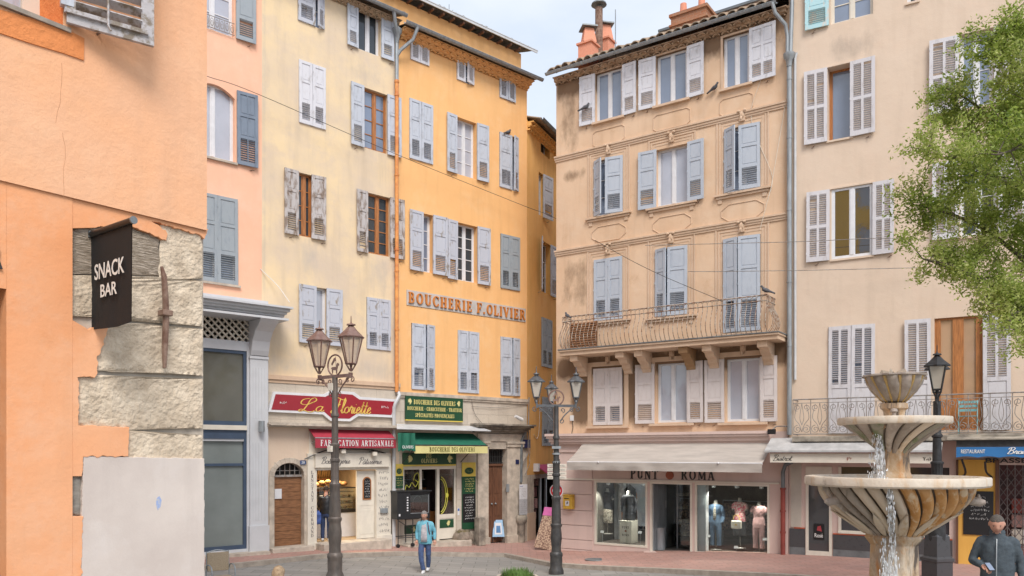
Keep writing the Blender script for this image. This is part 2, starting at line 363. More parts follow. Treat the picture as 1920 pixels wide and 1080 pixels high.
def leaf_mesh(W, H, kind, seed=0, t=.04):
    """shutter leaf in its own frame: x 0..W, z 0..H, front at y=-t"""
    rnd = random.Random(seed); mb = MB(); st = min(.085, W*.2); f = -t
    def frame(x0, x1, z0, z1, zr, s=st):
        mb.box(x0, x0+s, f, 0, z0, z1); mb.box(x1-s, x1, f, 0, z0, z1)
        for (a,b) in zr: mb.box(x0+s, x1-s, f+.001, -.001, a, b)
    def louv(x0, x1, z0, z1):
        n = max(3, int((z1-z0)/.056)); hh = (z1-z0)/n
        for i in range(n):
            zc = z0+(i+.5)*hh; jit = rnd.uniform(-.006,.006)
            if rnd.random() < .02: continue
            mb.obox(((x0+x1)/2, f/2, zc+jit*.3), (x1-x0, .040, .009), (R(-42)+jit*6,0,0))
    def panel(x0, x1, z0, z1):
        mb.box(x0, x1, f+.018, -.004, z0, z1)
        if (x1-x0) > .12: mb.box(x0+.03, x1-.03, f+.010, f+.018, z0+.035, z1-.035)
    cols = [(0, W)]
    if kind in ('P','P1'):
        f1 = .33 if kind == 'P' else .28
        z1, z2 = H*f1, H*.655
        frame(0, W, 0, H, [(0,st*1.3),(z1,z1+st),(z2,z2+st*.8),(H-st,H)])
        louv(st, W-st, st*1.3, z1); panel(st, W-st, z1+st, z2); panel(st, W-st, z2+st*.8, H-st)
    elif kind == 'PP':     # two panelled columns (double leaf)
        c = W/2
        frame(0, W, 0, H, [(0,st*1.3),(H*.31,H*.31+st),(H*.63,H*.63+st*.8),(H-st,H)]); mb.box(c-st*.4, c+st*.4, f+.0005, -.0005, st*1.3, H-st)
        for a,b in ((st,c-st*.4),(c+st*.4,W-st)):
            louv(a,b,st*1.3,H*.31); panel(a,b,H*.31+st,H*.63); panel(a,b,H*.63+st*.8,H-st)
    elif kind == 'L':      # fully louvred, two by two
        c = W/2; m = H*.47
        frame(0, W, 0, H, [(0,st*1.5),(m,m+st),(H-st*1.2,H)]); mb.box(c-st*.35, c+st*.35, f+.0005, -.0005, st*1.5, H-st*1.2)
        for a,b in ((st,c-st*.35),(c+st*.35,W-st)): louv(a,b,st*1.5,m); louv(a,b,m+st,H-st*1.2)
    elif kind == 'L1':     # one column louvred
        m = H*.5; frame(0, W, 0, H, [(0,st*1.2),(H-st*1.1,H)]); louv(st,W-st,st*1.2,H-st*1.1)
    elif kind == 'D':      # french door leaf: louvres over a long panel
        c = W/2; m = H*.42
        frame(0, W, 0, H, [(0,st*1.5),(m,m+st*1.2),(H-st*1.2,H)]); mb.box(c-st*.35, c+st*.35, f+.0005, -.0005, m+st*1.2, H-st*1.2)
        panel(st, W-st, st*1.5, m)
        for a,b in ((st,c-st*.35),(c+st*.35,W-st)): louv(a,b,m+st*1.2,H-st*1.2)
    elif kind == 'Q':      # three solid panels (slate)
        frame(0, W, 0, H, [(0,st*1.2),(H*.36,H*.36+st*.8),(H*.66,H*.66+st*.8),(H-st,H)])
        louv(st,W-st,st*1.2,H*.36); panel(st,W-st,H*.36+st*.8,H*.66); panel(st,W-st,H*.66+st*.8,H-st)
        mb.box(W/2-.012,W/2+.012,f-.004,-.002,st*1.2,H-st)
    # hinges and stay
    for zz in (H*.12, H*.5, H*.88): mb.tube([(0.005,f-.006,zz-.03),(0.005,f-.006,zz+.03)], .011, 6)
    return mb
_ls = [0]
def leaf(parent, x, y, z, W, H, kind, mat, ang=0, hinge='l'):
    """ang>0 swings the free edge outward"""
    _ls[0] += 1; mb = leaf_mesh(W, H, kind, _ls[0])
    o = mb.build('shutter', mat, None)
    if hinge == 'r':
        for v in o.data.vertices: v.co.x = v.co.x-W
    o.parent = parent; o.location = (x if hinge == 'l' else x+W, y, z)
    a = ang if hinge == 'l' else -ang
    o.rotation_euler = (0, 0, -a)
    # slight individual droop
    o.rotation_euler[1] = R(random.uniform(-.35,.35))
    return o

class House:
    def __init__(s, F, name, label, u=0):
        s.F = F; s.r = F.root(name, label, 'building'); s.holes = []
    def win(s, x0, x1, yt, yb, left=None, right=None, kind='P', mat='sh_lav', frame='white_paint', pane='pane_blue', munt=3, rec=.16, closed=None, ajar=None, sill=None, casem=2, h=0, split=None, arch=0):
        F = s.F; u0, u1, z0, z1 = F.rect(x0, x1, yt, yb); W = u1-u0; H = z1-z0
        z0 += h
        s.holes.append((u0,u1,z0,z1, rec+.04))
        fr = MB(); t = .055; y0 = rec-.045; y1 = rec
        fr.box(u0,u0+t,y0,y1,z0,z1); fr.box(u1-t,u1,y0,y1,z0,z1); fr.box(u0+t,u1-t,y0+.001,y1,z0,z0+t*1.3); fr.box(u0+t,u1-t,y0+.001,y1,z1-t,z1)
        c = (u0+u1)/2
        if casem == 2: fr.box(c-.045,c+.045,y0-.012,y1,z0+t*1.3,z1-t)
        segs = [(u0+t, c-.045),(c+.045,u1-t)] if casem == 2 else [(u0+t,u1-t)]
        for a,b in segs:
            fr.box(a,a+.028,y0+.006,y1-.002,z0+t*1.3,z1-t); fr.box(b-.028,b,y0+.006,y1-.002,z0+t*1.3,z1-t)
            for k in range(1, munt):
                zz = z0+t+(H-2*t)*k/munt; fr.box(a+.028,b-.028,y0+.012,y1-.004,zz-.012,zz+.012)
        fo = fr.build('window', M[frame], s.r)
        MB().box(u0+.01,u1-.01,rec-.014,rec+.03,z0+.01,z1-.01).build('pane', M[pane] if pane in M else pane, fo)
        if sill is not None:
            MB().box(u0-.06,u1+.06,-.07,.03,z0-.06,z0-.003).build('sill', M[sill], s.r)
        km = M[mat]; hh = H-.01
        if closed is not None:   # (angle left, angle right), leaves hung in the opening
            sp = u0+(u1-u0)*(split or .5)
            leaf(s.r, u0+.005, -.005, z0+.005, sp-u0-.008, hh, kind, km, R(closed[0]), 'l')
            leaf(s.r, sp+.003, -.005, z0+.005, u1-sp-.008, hh, kind, km, R(closed[1]), 'r')
        for side, xx in (('l', left), ('r', right)):
            if xx is None: continue
            xa, xb = xx[0], xx[1]; an = xx[2] if len(xx) > 2 else 3; kd = xx[3] if len(xx) > 3 else kind
            ua, ub = F.u(xa,.05), F.u(xb,.05)
            # open leaves hang on the edge nearest the opening
            leaf(s.r, ua, -.03, z0-.02, ub-ua, H+.03, kd, km, R(an), 'r' if side == 'l' else 'l')
            hk = MB(); xx_ = ua+(ub-ua)*(.35 if side == 'l' else .65)+_ls[0]%5*.02; hk.tube([(xx_,0,z0-.10),(xx_+.01,-.07,z0-.10),(xx_+.06,-.08,z0-.07-_ls[0]%3*.02)], .010, 5); hk.tube([(xx_,-.0,z0-.10),(xx_-.05,-.03,z0-.12)], .007, 4); hk.build('shutter_stay', M['iron_rust'], s.r)
        return (u0,u1,z0,z1)
def tile_roof(name, parent, u0, u1, z, w, depth, slope, mat, seed=1, pitch=.21, th=.02, hg_=.06):
    rnd = random.Random(seed); n = int((u1-u0)/pitch); pitch = (u1-u0)/n; K = 6
    rows = [0,.02]+[.4*i for i in range(1, int(depth/.4)+1)]
    mb = MB(); jit = [rnd.uniform(-.035,.03) for _ in range(n+1)]; jz = [rnd.uniform(-.012,.012) for _ in range(n+1)]
    vs = []; nc = n*K+1
    for ri, r in enumerate(rows):
        for c in range(nc):
            ph = c/K; ti = int(ph); fr = ph-ti; hgt = hg_*abs(math.sin(math.pi*fr))**.7
            j = jit[min(ti,n-1)] if ri < 2 else 0
            lift = .014*((ri%2)) if ri > 1 else 0
            vs.append((u0+c*pitch/K, -w+r+j*(hgt>.005), z+hgt+math.tan(slope)*r+jz[min(ti,n-1)]+lift))
    m = len(vs); vs += [(a,b,c-th) for a,b,c in vs]; fs = []
    for r in range(len(rows)-1):
        for c in range(nc-1):
            a = r*nc+c; fs.append((a,a+1,a+nc+1,a+nc)); fs.append((m+a,m+a+nc,m+a+nc+1,m+a+1))
    for c in range(nc-1): fs.append((c, m+c, m+c+1, c+1))
    mb.add(vs, fs); return mb.build(name, mat, parent, smooth=True)
def genoise(parent, u0, u1, ztop, rows, mat, pitch=.2, step=.13, rise=.12, w0=.1, zbot=None):
    mb = MB()
    if zbot is not None: rise = (ztop-zbot)/rows
    for r in range(rows):
        zz = ztop-(rows-r)*rise; wo = w0+step*r; rs = rise/.16
        mb.box(u0, u1+wo*.2, -wo-.02, .02, zz+rise*.72, zz+rise-.002)
        n = int((u1-u0)/pitch); p = (u1-u0)/n
        for i in range(n):
            c = u0+(i+.5+(.5 if r%2 else 0))*p; rr = p*.44
            if c+rr > u1+.05: continue
            pts = [(c+rr*math.cos(math.pi*k/6), zz+rise*.71*math.sin(math.pi*k/6)) for k in range(7)]
            ip = [(c+rr*.72*math.cos(math.pi*k/6), zz+rise*.5*math.sin(math.pi*k/6)) for k in range(6,-1,-1)]
            poly = pts+ip; nn = len(poly)
            vs = [(x,-wo,z) for x,z in poly]+[(x,.0,z) for x,z in poly]
            fs = [(k,k+1,nn-2-k,nn-1-k) for k in range(6)]+[(k,nn+k,nn+(k+1)%nn,(k+1)%nn) for k in range(nn)]
            mb.add(vs, fs)
        mb.box(u0, u1, -wo+.07, .0, zz-.01, zz+rise*.74)
    return mb.build('cornice', mat, parent)
def gutter(parent, u0, u1, z, w, mat, r=.07):
    mb = MB(); n = 8; vs = []
    for u in (u0,u1):
        for rr in (r, r-.008):
            for k in range(n+1):
                a = math.pi+math.pi*k/n; vs.append((u, -w+rr*math.cos(a), z+rr*math.sin(a)))
    m = n+1; fs = []
    for k in range(n): fs += [(k,k+1,2*m+k+1,2*m+k),(m+k,3*m+k,3*m+k+1,m+k+1),(k,m+k,m+k+1,k+1),(2*m+k,2*m+k+1,3*m+k+1,3*m+k)]
    fs += [(0,2*m,3*m,m),(n,m+n,3*m+n,2*m+n)]
    mb.add(vs, fs); mb.tube([(u0,-w-r,z),(u1,-w-r,z)], .011, 6)
    x = u0+.4
    while x < u1:
        mb.tube([(x,-w+r*1.08*math.cos(a),z+r*1.08*math.sin(a)) for a in [math.pi+math.pi*k/6 for k in range(7)]], .012, 4); x += .95
    return mb.build('gutter', mat, parent, smooth=True)
# ------------------------------------------------------------------ lettering
def btext(s, parent, x0, x1, z0, z1, y, mat, name='lettering', shear=0, ext=.004, bold=0, keep=False):
    c = bpy.data.curves.new('t', 'FONT'); c.body = s; c.size = 1; c.extrude = .5; c.shear = shear; c.offset = bold; c.resolution_u = 3
    o = bpy.data.objects.new('t', c); col.objects.link(o); dg = bpy.context.evaluated_depsgraph_get()
    me = bpy.data.meshes.new_from_object(o.evaluated_get(dg)); bpy.data.objects.remove(o); bpy.data.curves.remove(c)
    xs = [v.co.x for v in me.vertices]; ys = [v.co.y for v in me.vertices]
    a, b, cc, d = min(xs), max(xs), min(ys), max(ys)
    for v in me.vertices:
        x, yy, zz = v.co
        v.co = (x0+(x-a)/(b-a)*(x1-x0), y+(-ext if zz > 0 else 0), z0+(yy-cc)/(d-cc)*(z1-z0))
    me.materials.clear(); me.materials.append(mat); me.name = name
    ob = bpy.data.objects.new(name, me); col.objects.link(ob); ob.parent = parent
    return ob
T, t_ = .19, .075
def S(x, y, w=.34): return ('l', x-w/2, y, x+w/2, y, .06)
SER = {
 'I': (.40, [('l',.2,0,.2,1,T),S(.2,.03),S(.2,.97)]),
 'E': (.72, [('l',.2,0,.2,1,T),('l',.04,.035,.64,.035,t_),('l',.04,.965,.62,.965,t_),('l',.2,.5,.48,.5,t_),('l',.61,.0,.63,.25,t_),('l',.59,1,.59,.77,t_),('l',.48,.38,.48,.62,t_)]),
 'F': (.70, [('l',.2,0,.2,1,T),S(.2,.03,.36),('l',.04,.965,.64,.965,t_),('l',.2,.5,.48,.5,t_),('l',.61,1,.61,.75,t_),('l',.48,.38,.48,.62,t_)]),
 'L': (.66, [('l',.2,0,.2,1,T),S(.2,.97,.36),('l',.04,.035,.62,.035,t_),('l',.59,0,.61,.28,t_)]),
 'T': (.76, [('l',.38,0,.38,1,T),S(.38,.03,.36),('l',.04,.965,.72,.965,t_),('l',.06,1,.06,.74,t_),('l',.70,1,.70,.74,t_)]),
 'H': (.86, [('l',.2,0,.2,1,T),('l',.66,0,.66,1,T),('l',.2,.5,.66,.5,t_),S(.2,.03),S(.2,.97),S(.66,.03),S(.66,.97)]),
 'N': (.86, [('l',.16,0,.16,1,t_),('l',.70,0,.70,1,t_),('l',.16,1,.70,0,T*.95),S(.16,.03,.26),S(.12,.97,.26),S(.70,.97,.26)]),
 'M': (1.02,[('l',.16,0,.16,1,t_),('l',.84,0,.84,1,T*.9),('l',.16,1,.5,.1,T*.9),('l',.5,.1,.84,1,t_),S(.16,.03,.28),S(.84,.03,.34),S(.12,.97,.2),S(.88,.97,.24)]),
 'V': (.82, [('l',.14,1,.43,0,T*.9),('l',.43,0,.70,1,t_),S(.14,.97,.3),S(.70,.97,.26)]),
 'A': (.82, [('l',.14,0,.40,1,t_),('l',.40,1,.68,0,T*.9),('l',.22,.32,.58,.32,t_),S(.14,.03,.26),S(.68,.03,.32)]),
 'U': (.84, [('l',.2,1,.2,.32,T),('r',.42,.32,.22+T/2,.32,T,t_,180,360),('l',.66,1,.66,.32,t_),S(.2,.97),S(.66,.97,.26)]),
 'O': (.88, [('r',.43,.5,.40,.5,T,t_,0,360)]),
 'C': (.80, [('r',.43,.5,.40,.5,T,t_,48,312),('l',.70,.68,.70,.95,t_),('l',.70,.08,.70,.30,t_*.8)]),
 'D': (.86, [('l',.2,0,.2,1,T),('r',.34,.5,.44,.5,T,t_,-90,90),('l',.04,.035,.36,.035,t_),('l',.04,.965,.36,.965,t_)]),
 'B': (.78, [('l',.2,0,.2,1,T),('r',.36,.265,.34,.265,T*.9,t_,-90,90),('r',.34,.755,.30,.245,T*.9,t_,-90,90),('l',.04,.035,.38,.035,t_),('l',.2,.515,.38,.515,t_),('l',.04,.965,.36,.965,t_)]),
 'P': (.74, [('l',.2,0,.2,1,T),S(.2,.03,.36),('r',.34,.735,.34,.265,T*.9,t_,-90,90),('l',.04,.965,.36,.965,t_),('l',.2,.505,.36,.505,t_)]),
 'R': (.84, [('l',.2,0,.2,1,T),S(.2,.03,.36),('r',.34,.735,.34,.265,T*.9,t_,-90,90),('l',.04,.965,.36,.965,t_),('l',.2,.505,.38,.505,t_),('l',.42,.5,.70,.03,T*.9),S(.74,.03,.16)]),
 'S': (.66, [('r',.32,.74,.27,.26,t_*1.2,t_,25,270),('r',.33,.265,.29,.265,T*.85,t_,-155,90),('l',.54,.72,.54,.96,t_),('l',.07,.05,.07,.30,t_)]),
 '.': (.34, [('l',.14,.0,.14,.17,.18)]), '-': (.40, [('l',.04,.44,.34,.44,.1)]), ' ': (.36, []),
 'É': None, 'Ç': None}
SER['É'] = (.72, SER['E'][1]+[('l',.30,1.08,.46,1.22,.09)])
SER['Ç'] = (.80, SER['C'][1]+[('l',.44,-.02,.40,-.2,.09)])
def serif(s, parent, x0, x1, z0, z1, y, mat, name='lettering', ext=.01, gap=.10, warp=None, mb=None):
    W = sum(SER[ch][0]+gap for ch in s)-gap; sx = (x1-x0)/W; sz = z1-z0; own = mb is None; mb = mb or MB(); X = 0; k = 0
    for ch in s:
        for st in SER[ch][1]:
            k += 1; yy = y-ext-(k%9)*.00025
            if st[0] == 'l':
                _, a, b, c, d, w = st; dx, dz = (c-a), (d-b); Ln = math.hypot(dx, dz); 
                if Ln < 1e-6: continue
                nx, nz = -dz/Ln*w/2, dx/Ln*w/2
                P = [(a+nx,b+nz),(a-nx,b-nz),(c-nx,d-nz),(c+nx,d+nz)]
                q = [(x0+(X+p[0])*sx, z0+p[1]*sz) for p in P]
                if warp: q = [warp(*p) for p in q]
                mb.prism(q, yy, y)
            else:
                _, cx, cy, rx, ry, tx, ty, a0, a1 = st; n = max(6, int(abs(a1-a0)/18)); full = abs(a1-a0) >= 360
                o, ii = [], []
                for i in range(n+1):
                    a = R(a0+(a1-a0)*i/n); o.append((cx+rx*math.cos(a), cy+ry*math.sin(a))); ii.append((cx+(rx-tx)*math.cos(a), cy+(ry-ty)*math.sin(a)))
                q = [(x0+(X+p[0])*sx, z0+p[1]*sz) for p in o+ii]
                if warp: q = [warp(*p) for p in q]
                m = n+1; vs = [(a,yy,b) for a,b in q]+[(a,y,b) for a,b in q]; fs = []
                for i in range(n): fs += [(i,i+1,m+i+1,m+i)[::-1],(i,2*m+i,2*m+i+1,i+1)[::-1],(m+i,m+i+1,3*m+i+1,3*m+i)[::-1]]
                if not full: fs += [(0,m,3*m,2*m),(n,2*m+n,3*m+n,m+n)]
                mb.add(vs, fs)
        X += SER[ch][0]+gap
    return mb.build(name, mat, parent) if own else mb
# joined-up hand: x-height .45, glyph = (advance, [polylines])
CUR = {
 'a': (.42, [[(.36,.36),(.22,.44),(.07,.30),(.06,.10),(.18,.0),(.32,.14),(.37,.42)],[(.37,.42),(.33,.08),(.42,.02),(.50,.12)]]),
 'o': (.42, [[(.26,.44),(.08,.34),(.05,.1),(.2,0),(.36,.12),(.35,.34),(.24,.44),(.34,.36),(.50,.40)]]),
 'r': (.34, [[(0,.08),(.14,.50),(.17,.38),(.27,.42),(.30,.36),(.24,.22),(.25,.04),(.32,.0),(.44,.12)]]),
 'i': (.26, [[(0,.08),(.12,.42),(.10,.08),(.17,0),(.30,.12)],[(.16,.60),(.19,.63)]]),
 'e': (.34, [[(0,.14),(.14,.2),(.28,.34),(.20,.45),(.08,.32),(.07,.1),(.18,0),(.38,.14)]]),
 't': (.30, [[(0,.1),(.14,.4),(.20,.82),(.14,.3),(.12,.06),(.20,0),(.34,.12)],[(.04,.52),(.32,.56)]]),
 'l': (.28, [[(0,.1),(.18,.5),(.26,.85),(.18,.95),(.12,.7),(.10,.1),(.18,0),(.32,.12)]]),
 's': (.30, [[(0,.08),(.16,.44),(.24,.24),(.20,.04),(.06,.03)],[(.2,.04),(.34,.12)]]),
 'n': (.44, [[(0,.1),(.08,.42),(.06,.0),(.10,.28),(.22,.44),(.28,.34),(.27,.06),(.34,0),(.46,.12)]]),
 'u': (.44, [[(0,.12),(.08,.42),(.06,.1),(.14,0),(.28,.12),(.34,.42),(.31,.08),(.38,0),(.48,.12)]]),
 'g': (.42, [[(.34,.36),(.2,.44),(.06,.30),(.06,.12),(.18,.04),(.31,.16),(.36,.42),(.30,-.2),(.16,-.42),(.04,-.3),(.20,-.08),(.48,.12)]]),
 'L': (.86, [[(.62,.74),(.74,.92),(.62,1.1),(.42,.96),(.34,.5),(.22,.08),(.06,-.04),(.0,.08),(.14,.14),(.40,.0),(.66,-.08),(.84,.06)],[(.60,.74),(.30,.52),(-.02,.60),(.02,.92),(.34,1.05)]]),
 'F': (.80, [[(.10,.72),(.02,.9),(.22,1.05),(.55,.98),(.86,.90),(1.02,1.04)],[(.60,.98),(.52,.5),(.38,.06),(.14,-.06),(.0,.06),(.10,.16)],[(.30,.5),(.54,.52),(.66,.60)]]),
 'B': (.66, [[(.28,.98),(.22,.4),(.10,-.02)],[(.02,.74),(.14,.98),(.42,1.06),(.60,.86),(.46,.60),(.26,.54),(.52,.46),(.60,.22),(.42,.0),(.16,.0),(.08,.1)]]),
 'P': (.60, [[(.28,.98),(.22,.4),(.10,-.04)],[(.02,.72),(.14,.98),(.44,1.06),(.60,.84),(.46,.56),(.26,.52)]]),
 'N': (.6, [[(.05,0),(.18,1),(.42,0),(.56,1.02)]]), ' ': (.34, []), 'â': None}
CUR['â'] = (.42, CUR['a'][1]+[[(.14,.58),(.26,.70),(.36,.58)]])
def cursive(s, parent, x0, x1, z0, z1, y, mat, th=.06, slant=.25, name='lettering', drop=0, path=None):
    W = sum(CUR[c][0] for c in s); sx = (x1-x0)/W; sz = z1-z0; mb = MB(); X = 0; k = 0
    for ch in s:
        for pl in CUR[ch][1]:
            k += 1
            P = bend([(X+a+slant*b*sz/sx*.0+slant*b, b, 0) for a,b in pl], 5)
            q = [Vector((x0+p.x*sx, 0, z0+p.y*sz)) for p in P]; n = len(q); o, ii = [], []
            for i in range(n):
                d = (q[min(i+1,n-1)]-q[max(i-1,0)]); d = d.normalized() if d.length > 0 else Vector((1,0,0))
                nn = Vector((-d.z,0,d.x)); wd = th*sz*(.35+.65*abs(d.z))/1.2
                o.append(q[i]+nn*wd/2); ii.append(q[i]-nn*wd/2)
            yy = y-.006-(k%7)*.0004
            vs = [(p.x,yy,p.z) for p in o+ii]+[(p.x,y,p.z) for p in o+ii]; m = n; fs = []
            for i in range(n-1): fs += [(i,m+i,m+i+1,i+1),(i,i+1,2*m+i+1,2*m+i),(m+i,3*m+i,3*m+i+1,m+i+1)]
            mb.add(vs, fs)
        X += CUR[ch][0]
    return mb.build(name, mat, parent)
def scribble(parent, x0, x1, z0, z1, y, mat, rows, seed=0, th=.012, name='writing'):
    """small illegible hand-lettered lines, as in the photograph"""
    rnd = random.Random(seed); mb = MB(); k = 0
    for r in range(rows):
        z = z1-(r+.5)*(z1-z0)/rows; a = x0+rnd.uniform(0,.2)*(x1-x0); b = x1-rnd.uniform(0,.2)*(x1-x0); x = a; h = (z1-z0)/rows*.33
        while x < b:
            wl = rnd.uniform(.02,.06); k += 1
            pts = [(x+wl*i/5, y-.003-(k%5)*.0004, z+rnd.uniform(-h,h)) for i in range(6)]
            mb.tube(pts, th*.35, 3, caps=False); x += wl+rnd.uniform(.012,.03)
    return mb.build(name, mat, parent)
# ------------------------------------------------------------------ GROUND
gm = blocks('plaza_paving', (.30,.285,.265), (.235,.225,.21), (.13,.125,.115), .7, .45, bump=.4, msize=.010, flat=True, dirt=(.30,.275,.25), da=.6)
mb = MB()
xs = [-400,-120,-60,-30]+[-20+i for i in range(41)]+[30,60,120,400]; ys = [-300,-80,-30,-10]+[i for i in range(0,42)]+[60,120,250,900]
mb.v = [Vector((x,y,g(x,y))) for y in ys for x in xs]; n = len(xs)
for j in range(len(ys)-1):
    for i in range(n-1): mb.f.append([j*n+i,j*n+i+1,(j+1)*n+i+1,(j+1)*n+i]); mb.mi.append(0)
gnd = mb.build('ground', gm, smooth='all'); gnd.rotation_euler[2] = 0; tag(gnd, kind='structure')
swm = blocks('pink_pavement', (.46,.27,.225), (.40,.235,.195), (.25,.165,.14), .4, .2, bump=.35, msize=.009, flat=True, dirt=(.33,.25,.22), da=.6)
kbm = pm('kerb_stone', (.42,.36,.30), .9, var=.15, scale=5, bump=.3)
inner = [(300,1040),(500,1030)]  # wall foot comes from the facades
kerb_px = [(300,1074),(440,1064),(600,1046),(745,1041),(830,1042),(950,1044),(1040,1062),(1110,1067),(1300,1076),(1440,1083),(1620,1094),(1920,1112),(2200,1130)]
wall_px = []
def foot(px):
    F = FP if px < 988 else (FF if 1043 <= px < 1479 else (FG if px >= 1479 else None))
    if F: t, d = F.t(px, -.1); p = d*t; return Vector((p.x, p.y))
    k = (px-988)/55; a = FP.wpt(0,-.1,0); b = FF.wpt(0,-.1,0); p = a.lerp(b, k); return Vector((p.x, p.y))
fine = []
for i in range(len(kerb_px)-1):
    a, b = kerb_px[i], kerb_px[i+1]; k = max(1, int((b[0]-a[0])/25))
    for j in range(k): fine.append((a[0]+(b[0]-a[0])*j/k, a[1]+(b[1]-a[1])*j/k))
sw = MB(); kb = MB(); nr = 8; vs = []; kp = []
for (px,py) in fine:
    kpt = on_ground(px, py); f = foot(px)
    if 985 < px < 1046: f = f+Vector((.8, 3.0))
    for j in range(nr+1):
        p = f.lerp(Vector((kpt.x,kpt.y)), j/nr); vs.append((p.x,p.y,g(p.x,p.y)+.12))
    kp.append(Vector((kpt.x,kpt.y)))
fs = [(i*(nr+1)+j, i*(nr+1)+j+1, (i+1)*(nr+1)+j+1, (i+1)*(nr+1)+j) for i in range(len(fine)-1) for j in range(nr)]
sw.add(vs, fs); tag(sw.build('pavement', swm, smooth='all'), kind='structure')
kv = []
for i, p in enumerate(kp):
    d = (kp[min(i+1,len(kp)-1)]-kp[max(i-1,0)]).normalized(); o = Vector((d.y,-d.x)); q = p+o*.16; zg = g(p.x,p.y)
    kv += [(p.x,p.y,zg+.122),(q.x,q.y,zg+.118),(q.x,q.y,zg-.15),(p.x,p.y,zg-.15)]
kf = [(i*4+a,i*4+b,i*4+4+b,i*4+4+a) for i in range(len(kp)-1) for a,b in ((0,1),(1,2),(3,0))]
kb.add(kv, kf); tag(kb.build('kerb', kbm), kind='structure')
# ================================================================== A: nearest orange house
def add_stain(mat, boxes, colr, amt=.8, ns=1.6):
    t = mat.node_tree; n = t.nodes; l = t.links.new; b = n['Principled BSDF']; src = b.inputs['Base Color'].links[0].from_socket
    tc = n.new('ShaderNodeTexCoord'); sp = n.new('ShaderNodeSeparateXYZ'); l(tc.outputs['Object'], sp.inputs[0])
    nz = n.new('ShaderNodeTexNoise'); nz.inputs['Scale'].default_value = ns; nz.inputs['Detail'].default_value = 9; nz.inputs['Roughness'].default_value = .72
    mp = n.new('ShaderNodeMapping'); mp.inputs['Scale'].default_value = (1.6,1,.7); l(tc.outputs['Object'], mp.inputs[0]); l(mp.outputs[0], nz.inputs['Vector'])
    acc = None
    for (x0,x1,z0,z1,fx,fz,st) in boxes:
        parts = []
        for sock,lo,hi,f in ((sp.outputs[0],x0,x1,fx),(sp.outputs[2],z0,z1,fz)):
            for a,bb in ((lo-f,lo+f),(hi+f,hi-f)):
                r = n.new('ShaderNodeMapRange'); r.interpolation_type = 'SMOOTHSTEP'; l(sock, r.inputs['Value'])
                if a < bb: r.inputs['From Min'].default_value = a; r.inputs['From Max'].default_value = bb
                else: r.inputs['From Min'].default_value = bb; r.inputs['From Max'].default_value = a; r.inputs['To Min'].default_value = 1; r.inputs['To Max'].default_value = 0
                parts.append(r.outputs[0])
        o = parts[0]
        for p in parts[1:]:
            q = n.new('ShaderNodeMath'); q.operation = 'MULTIPLY'; l(o,q.inputs[0]); l(p,q.inputs[1]); o = q.outputs[0]
        q = n.new('ShaderNodeMath'); q.operation = 'MULTIPLY'; l(o,q.inputs[0]); q.inputs[1].default_value = st; o = q.outputs[0]
        if acc is None: acc = o
        else: q = n.new('ShaderNodeMath'); q.operation = 'MAXIMUM'; l(acc,q.inputs[0]); l(o,q.inputs[1]); acc = q.outputs[0]
    # threshold with noise: ragged outline
    s = n.new('ShaderNodeMath'); s.operation = 'ADD'; l(acc, s.inputs[0]); l(nz.outputs['Fac'], s.inputs[1])
    r = n.new('ShaderNodeMapRange'); r.inputs['From Min'].default_value = .78; r.inputs['From Max'].default_value = 1.18; r.inputs['To Max'].default_value = amt; l(s.outputs[0], r.inputs['Value'])
    mx = n.new('ShaderNodeMix'); mx.data_type = 'RGBA'; l(r.outputs[0], mx.inputs[0]); l(src, mx.inputs[6]); mx.inputs[7].default_value = (*colr,1); l(mx.outputs[2], b.inputs['Base Color'])
A = FA.root('orange_corner_house', 'nearest orange rendered house with exposed rough stone corner at left edge', 'building')
def pA(px, py, w=0): u, z = FA.P(px, py, w); return (u, z)
uL = FA.u(-560); zsplit = 3+(848-432)/1500*9.0*1.0
zs = FA.z(388, 432, .09)
# upper storeys stand 9 cm proud of the ground floor, window hole at the top left
hu0, hz0 = FA.P(-200, 0, .09); hu1 = FA.u(118, .09); hz = FA.z(118, 50, .09)
wall('upper_wall', A, uL, FA.u(388,.09), zs, 15, [(hu0,hu1,hz,hz+2.2,.62)], M['stuccoA'], depth=8, y=-.09, revmat=M['reveal_orange'])
m = MB(); m.box(hu0-.05,hu1+.06,-.13,.1,hz-.045,hz-.003); m.build('window_sill', pm('grey_sill_stone', (.40,.34,.28), .9, var=.2, scale=6, bump=.4), A)
wf = MB(); wf.box(hu1-.16,hu1,.42,.5,hz,hz+2.2); wf.box(hu0,hu1-.16,.43,.5,hz,hz+.10); wfo = wf.build('window', M['cream_paint'], A)
MB().box(hu0,hu1-.16,.46,.54,hz+.1,hz+2.2).build('pane', M['pane_light'], wfo)
# rough orange repair below the sill
pts = [(-30,10),(118,50),(126,56),(158,72),(157,113),(120,100),(60,82),(0,62),(-30,52)]
m = MB(); m.prism([pA(x,y,.1) for x,y in pts], -.104, -.08); m.build('render_patch', M['reveal_orange'], A)
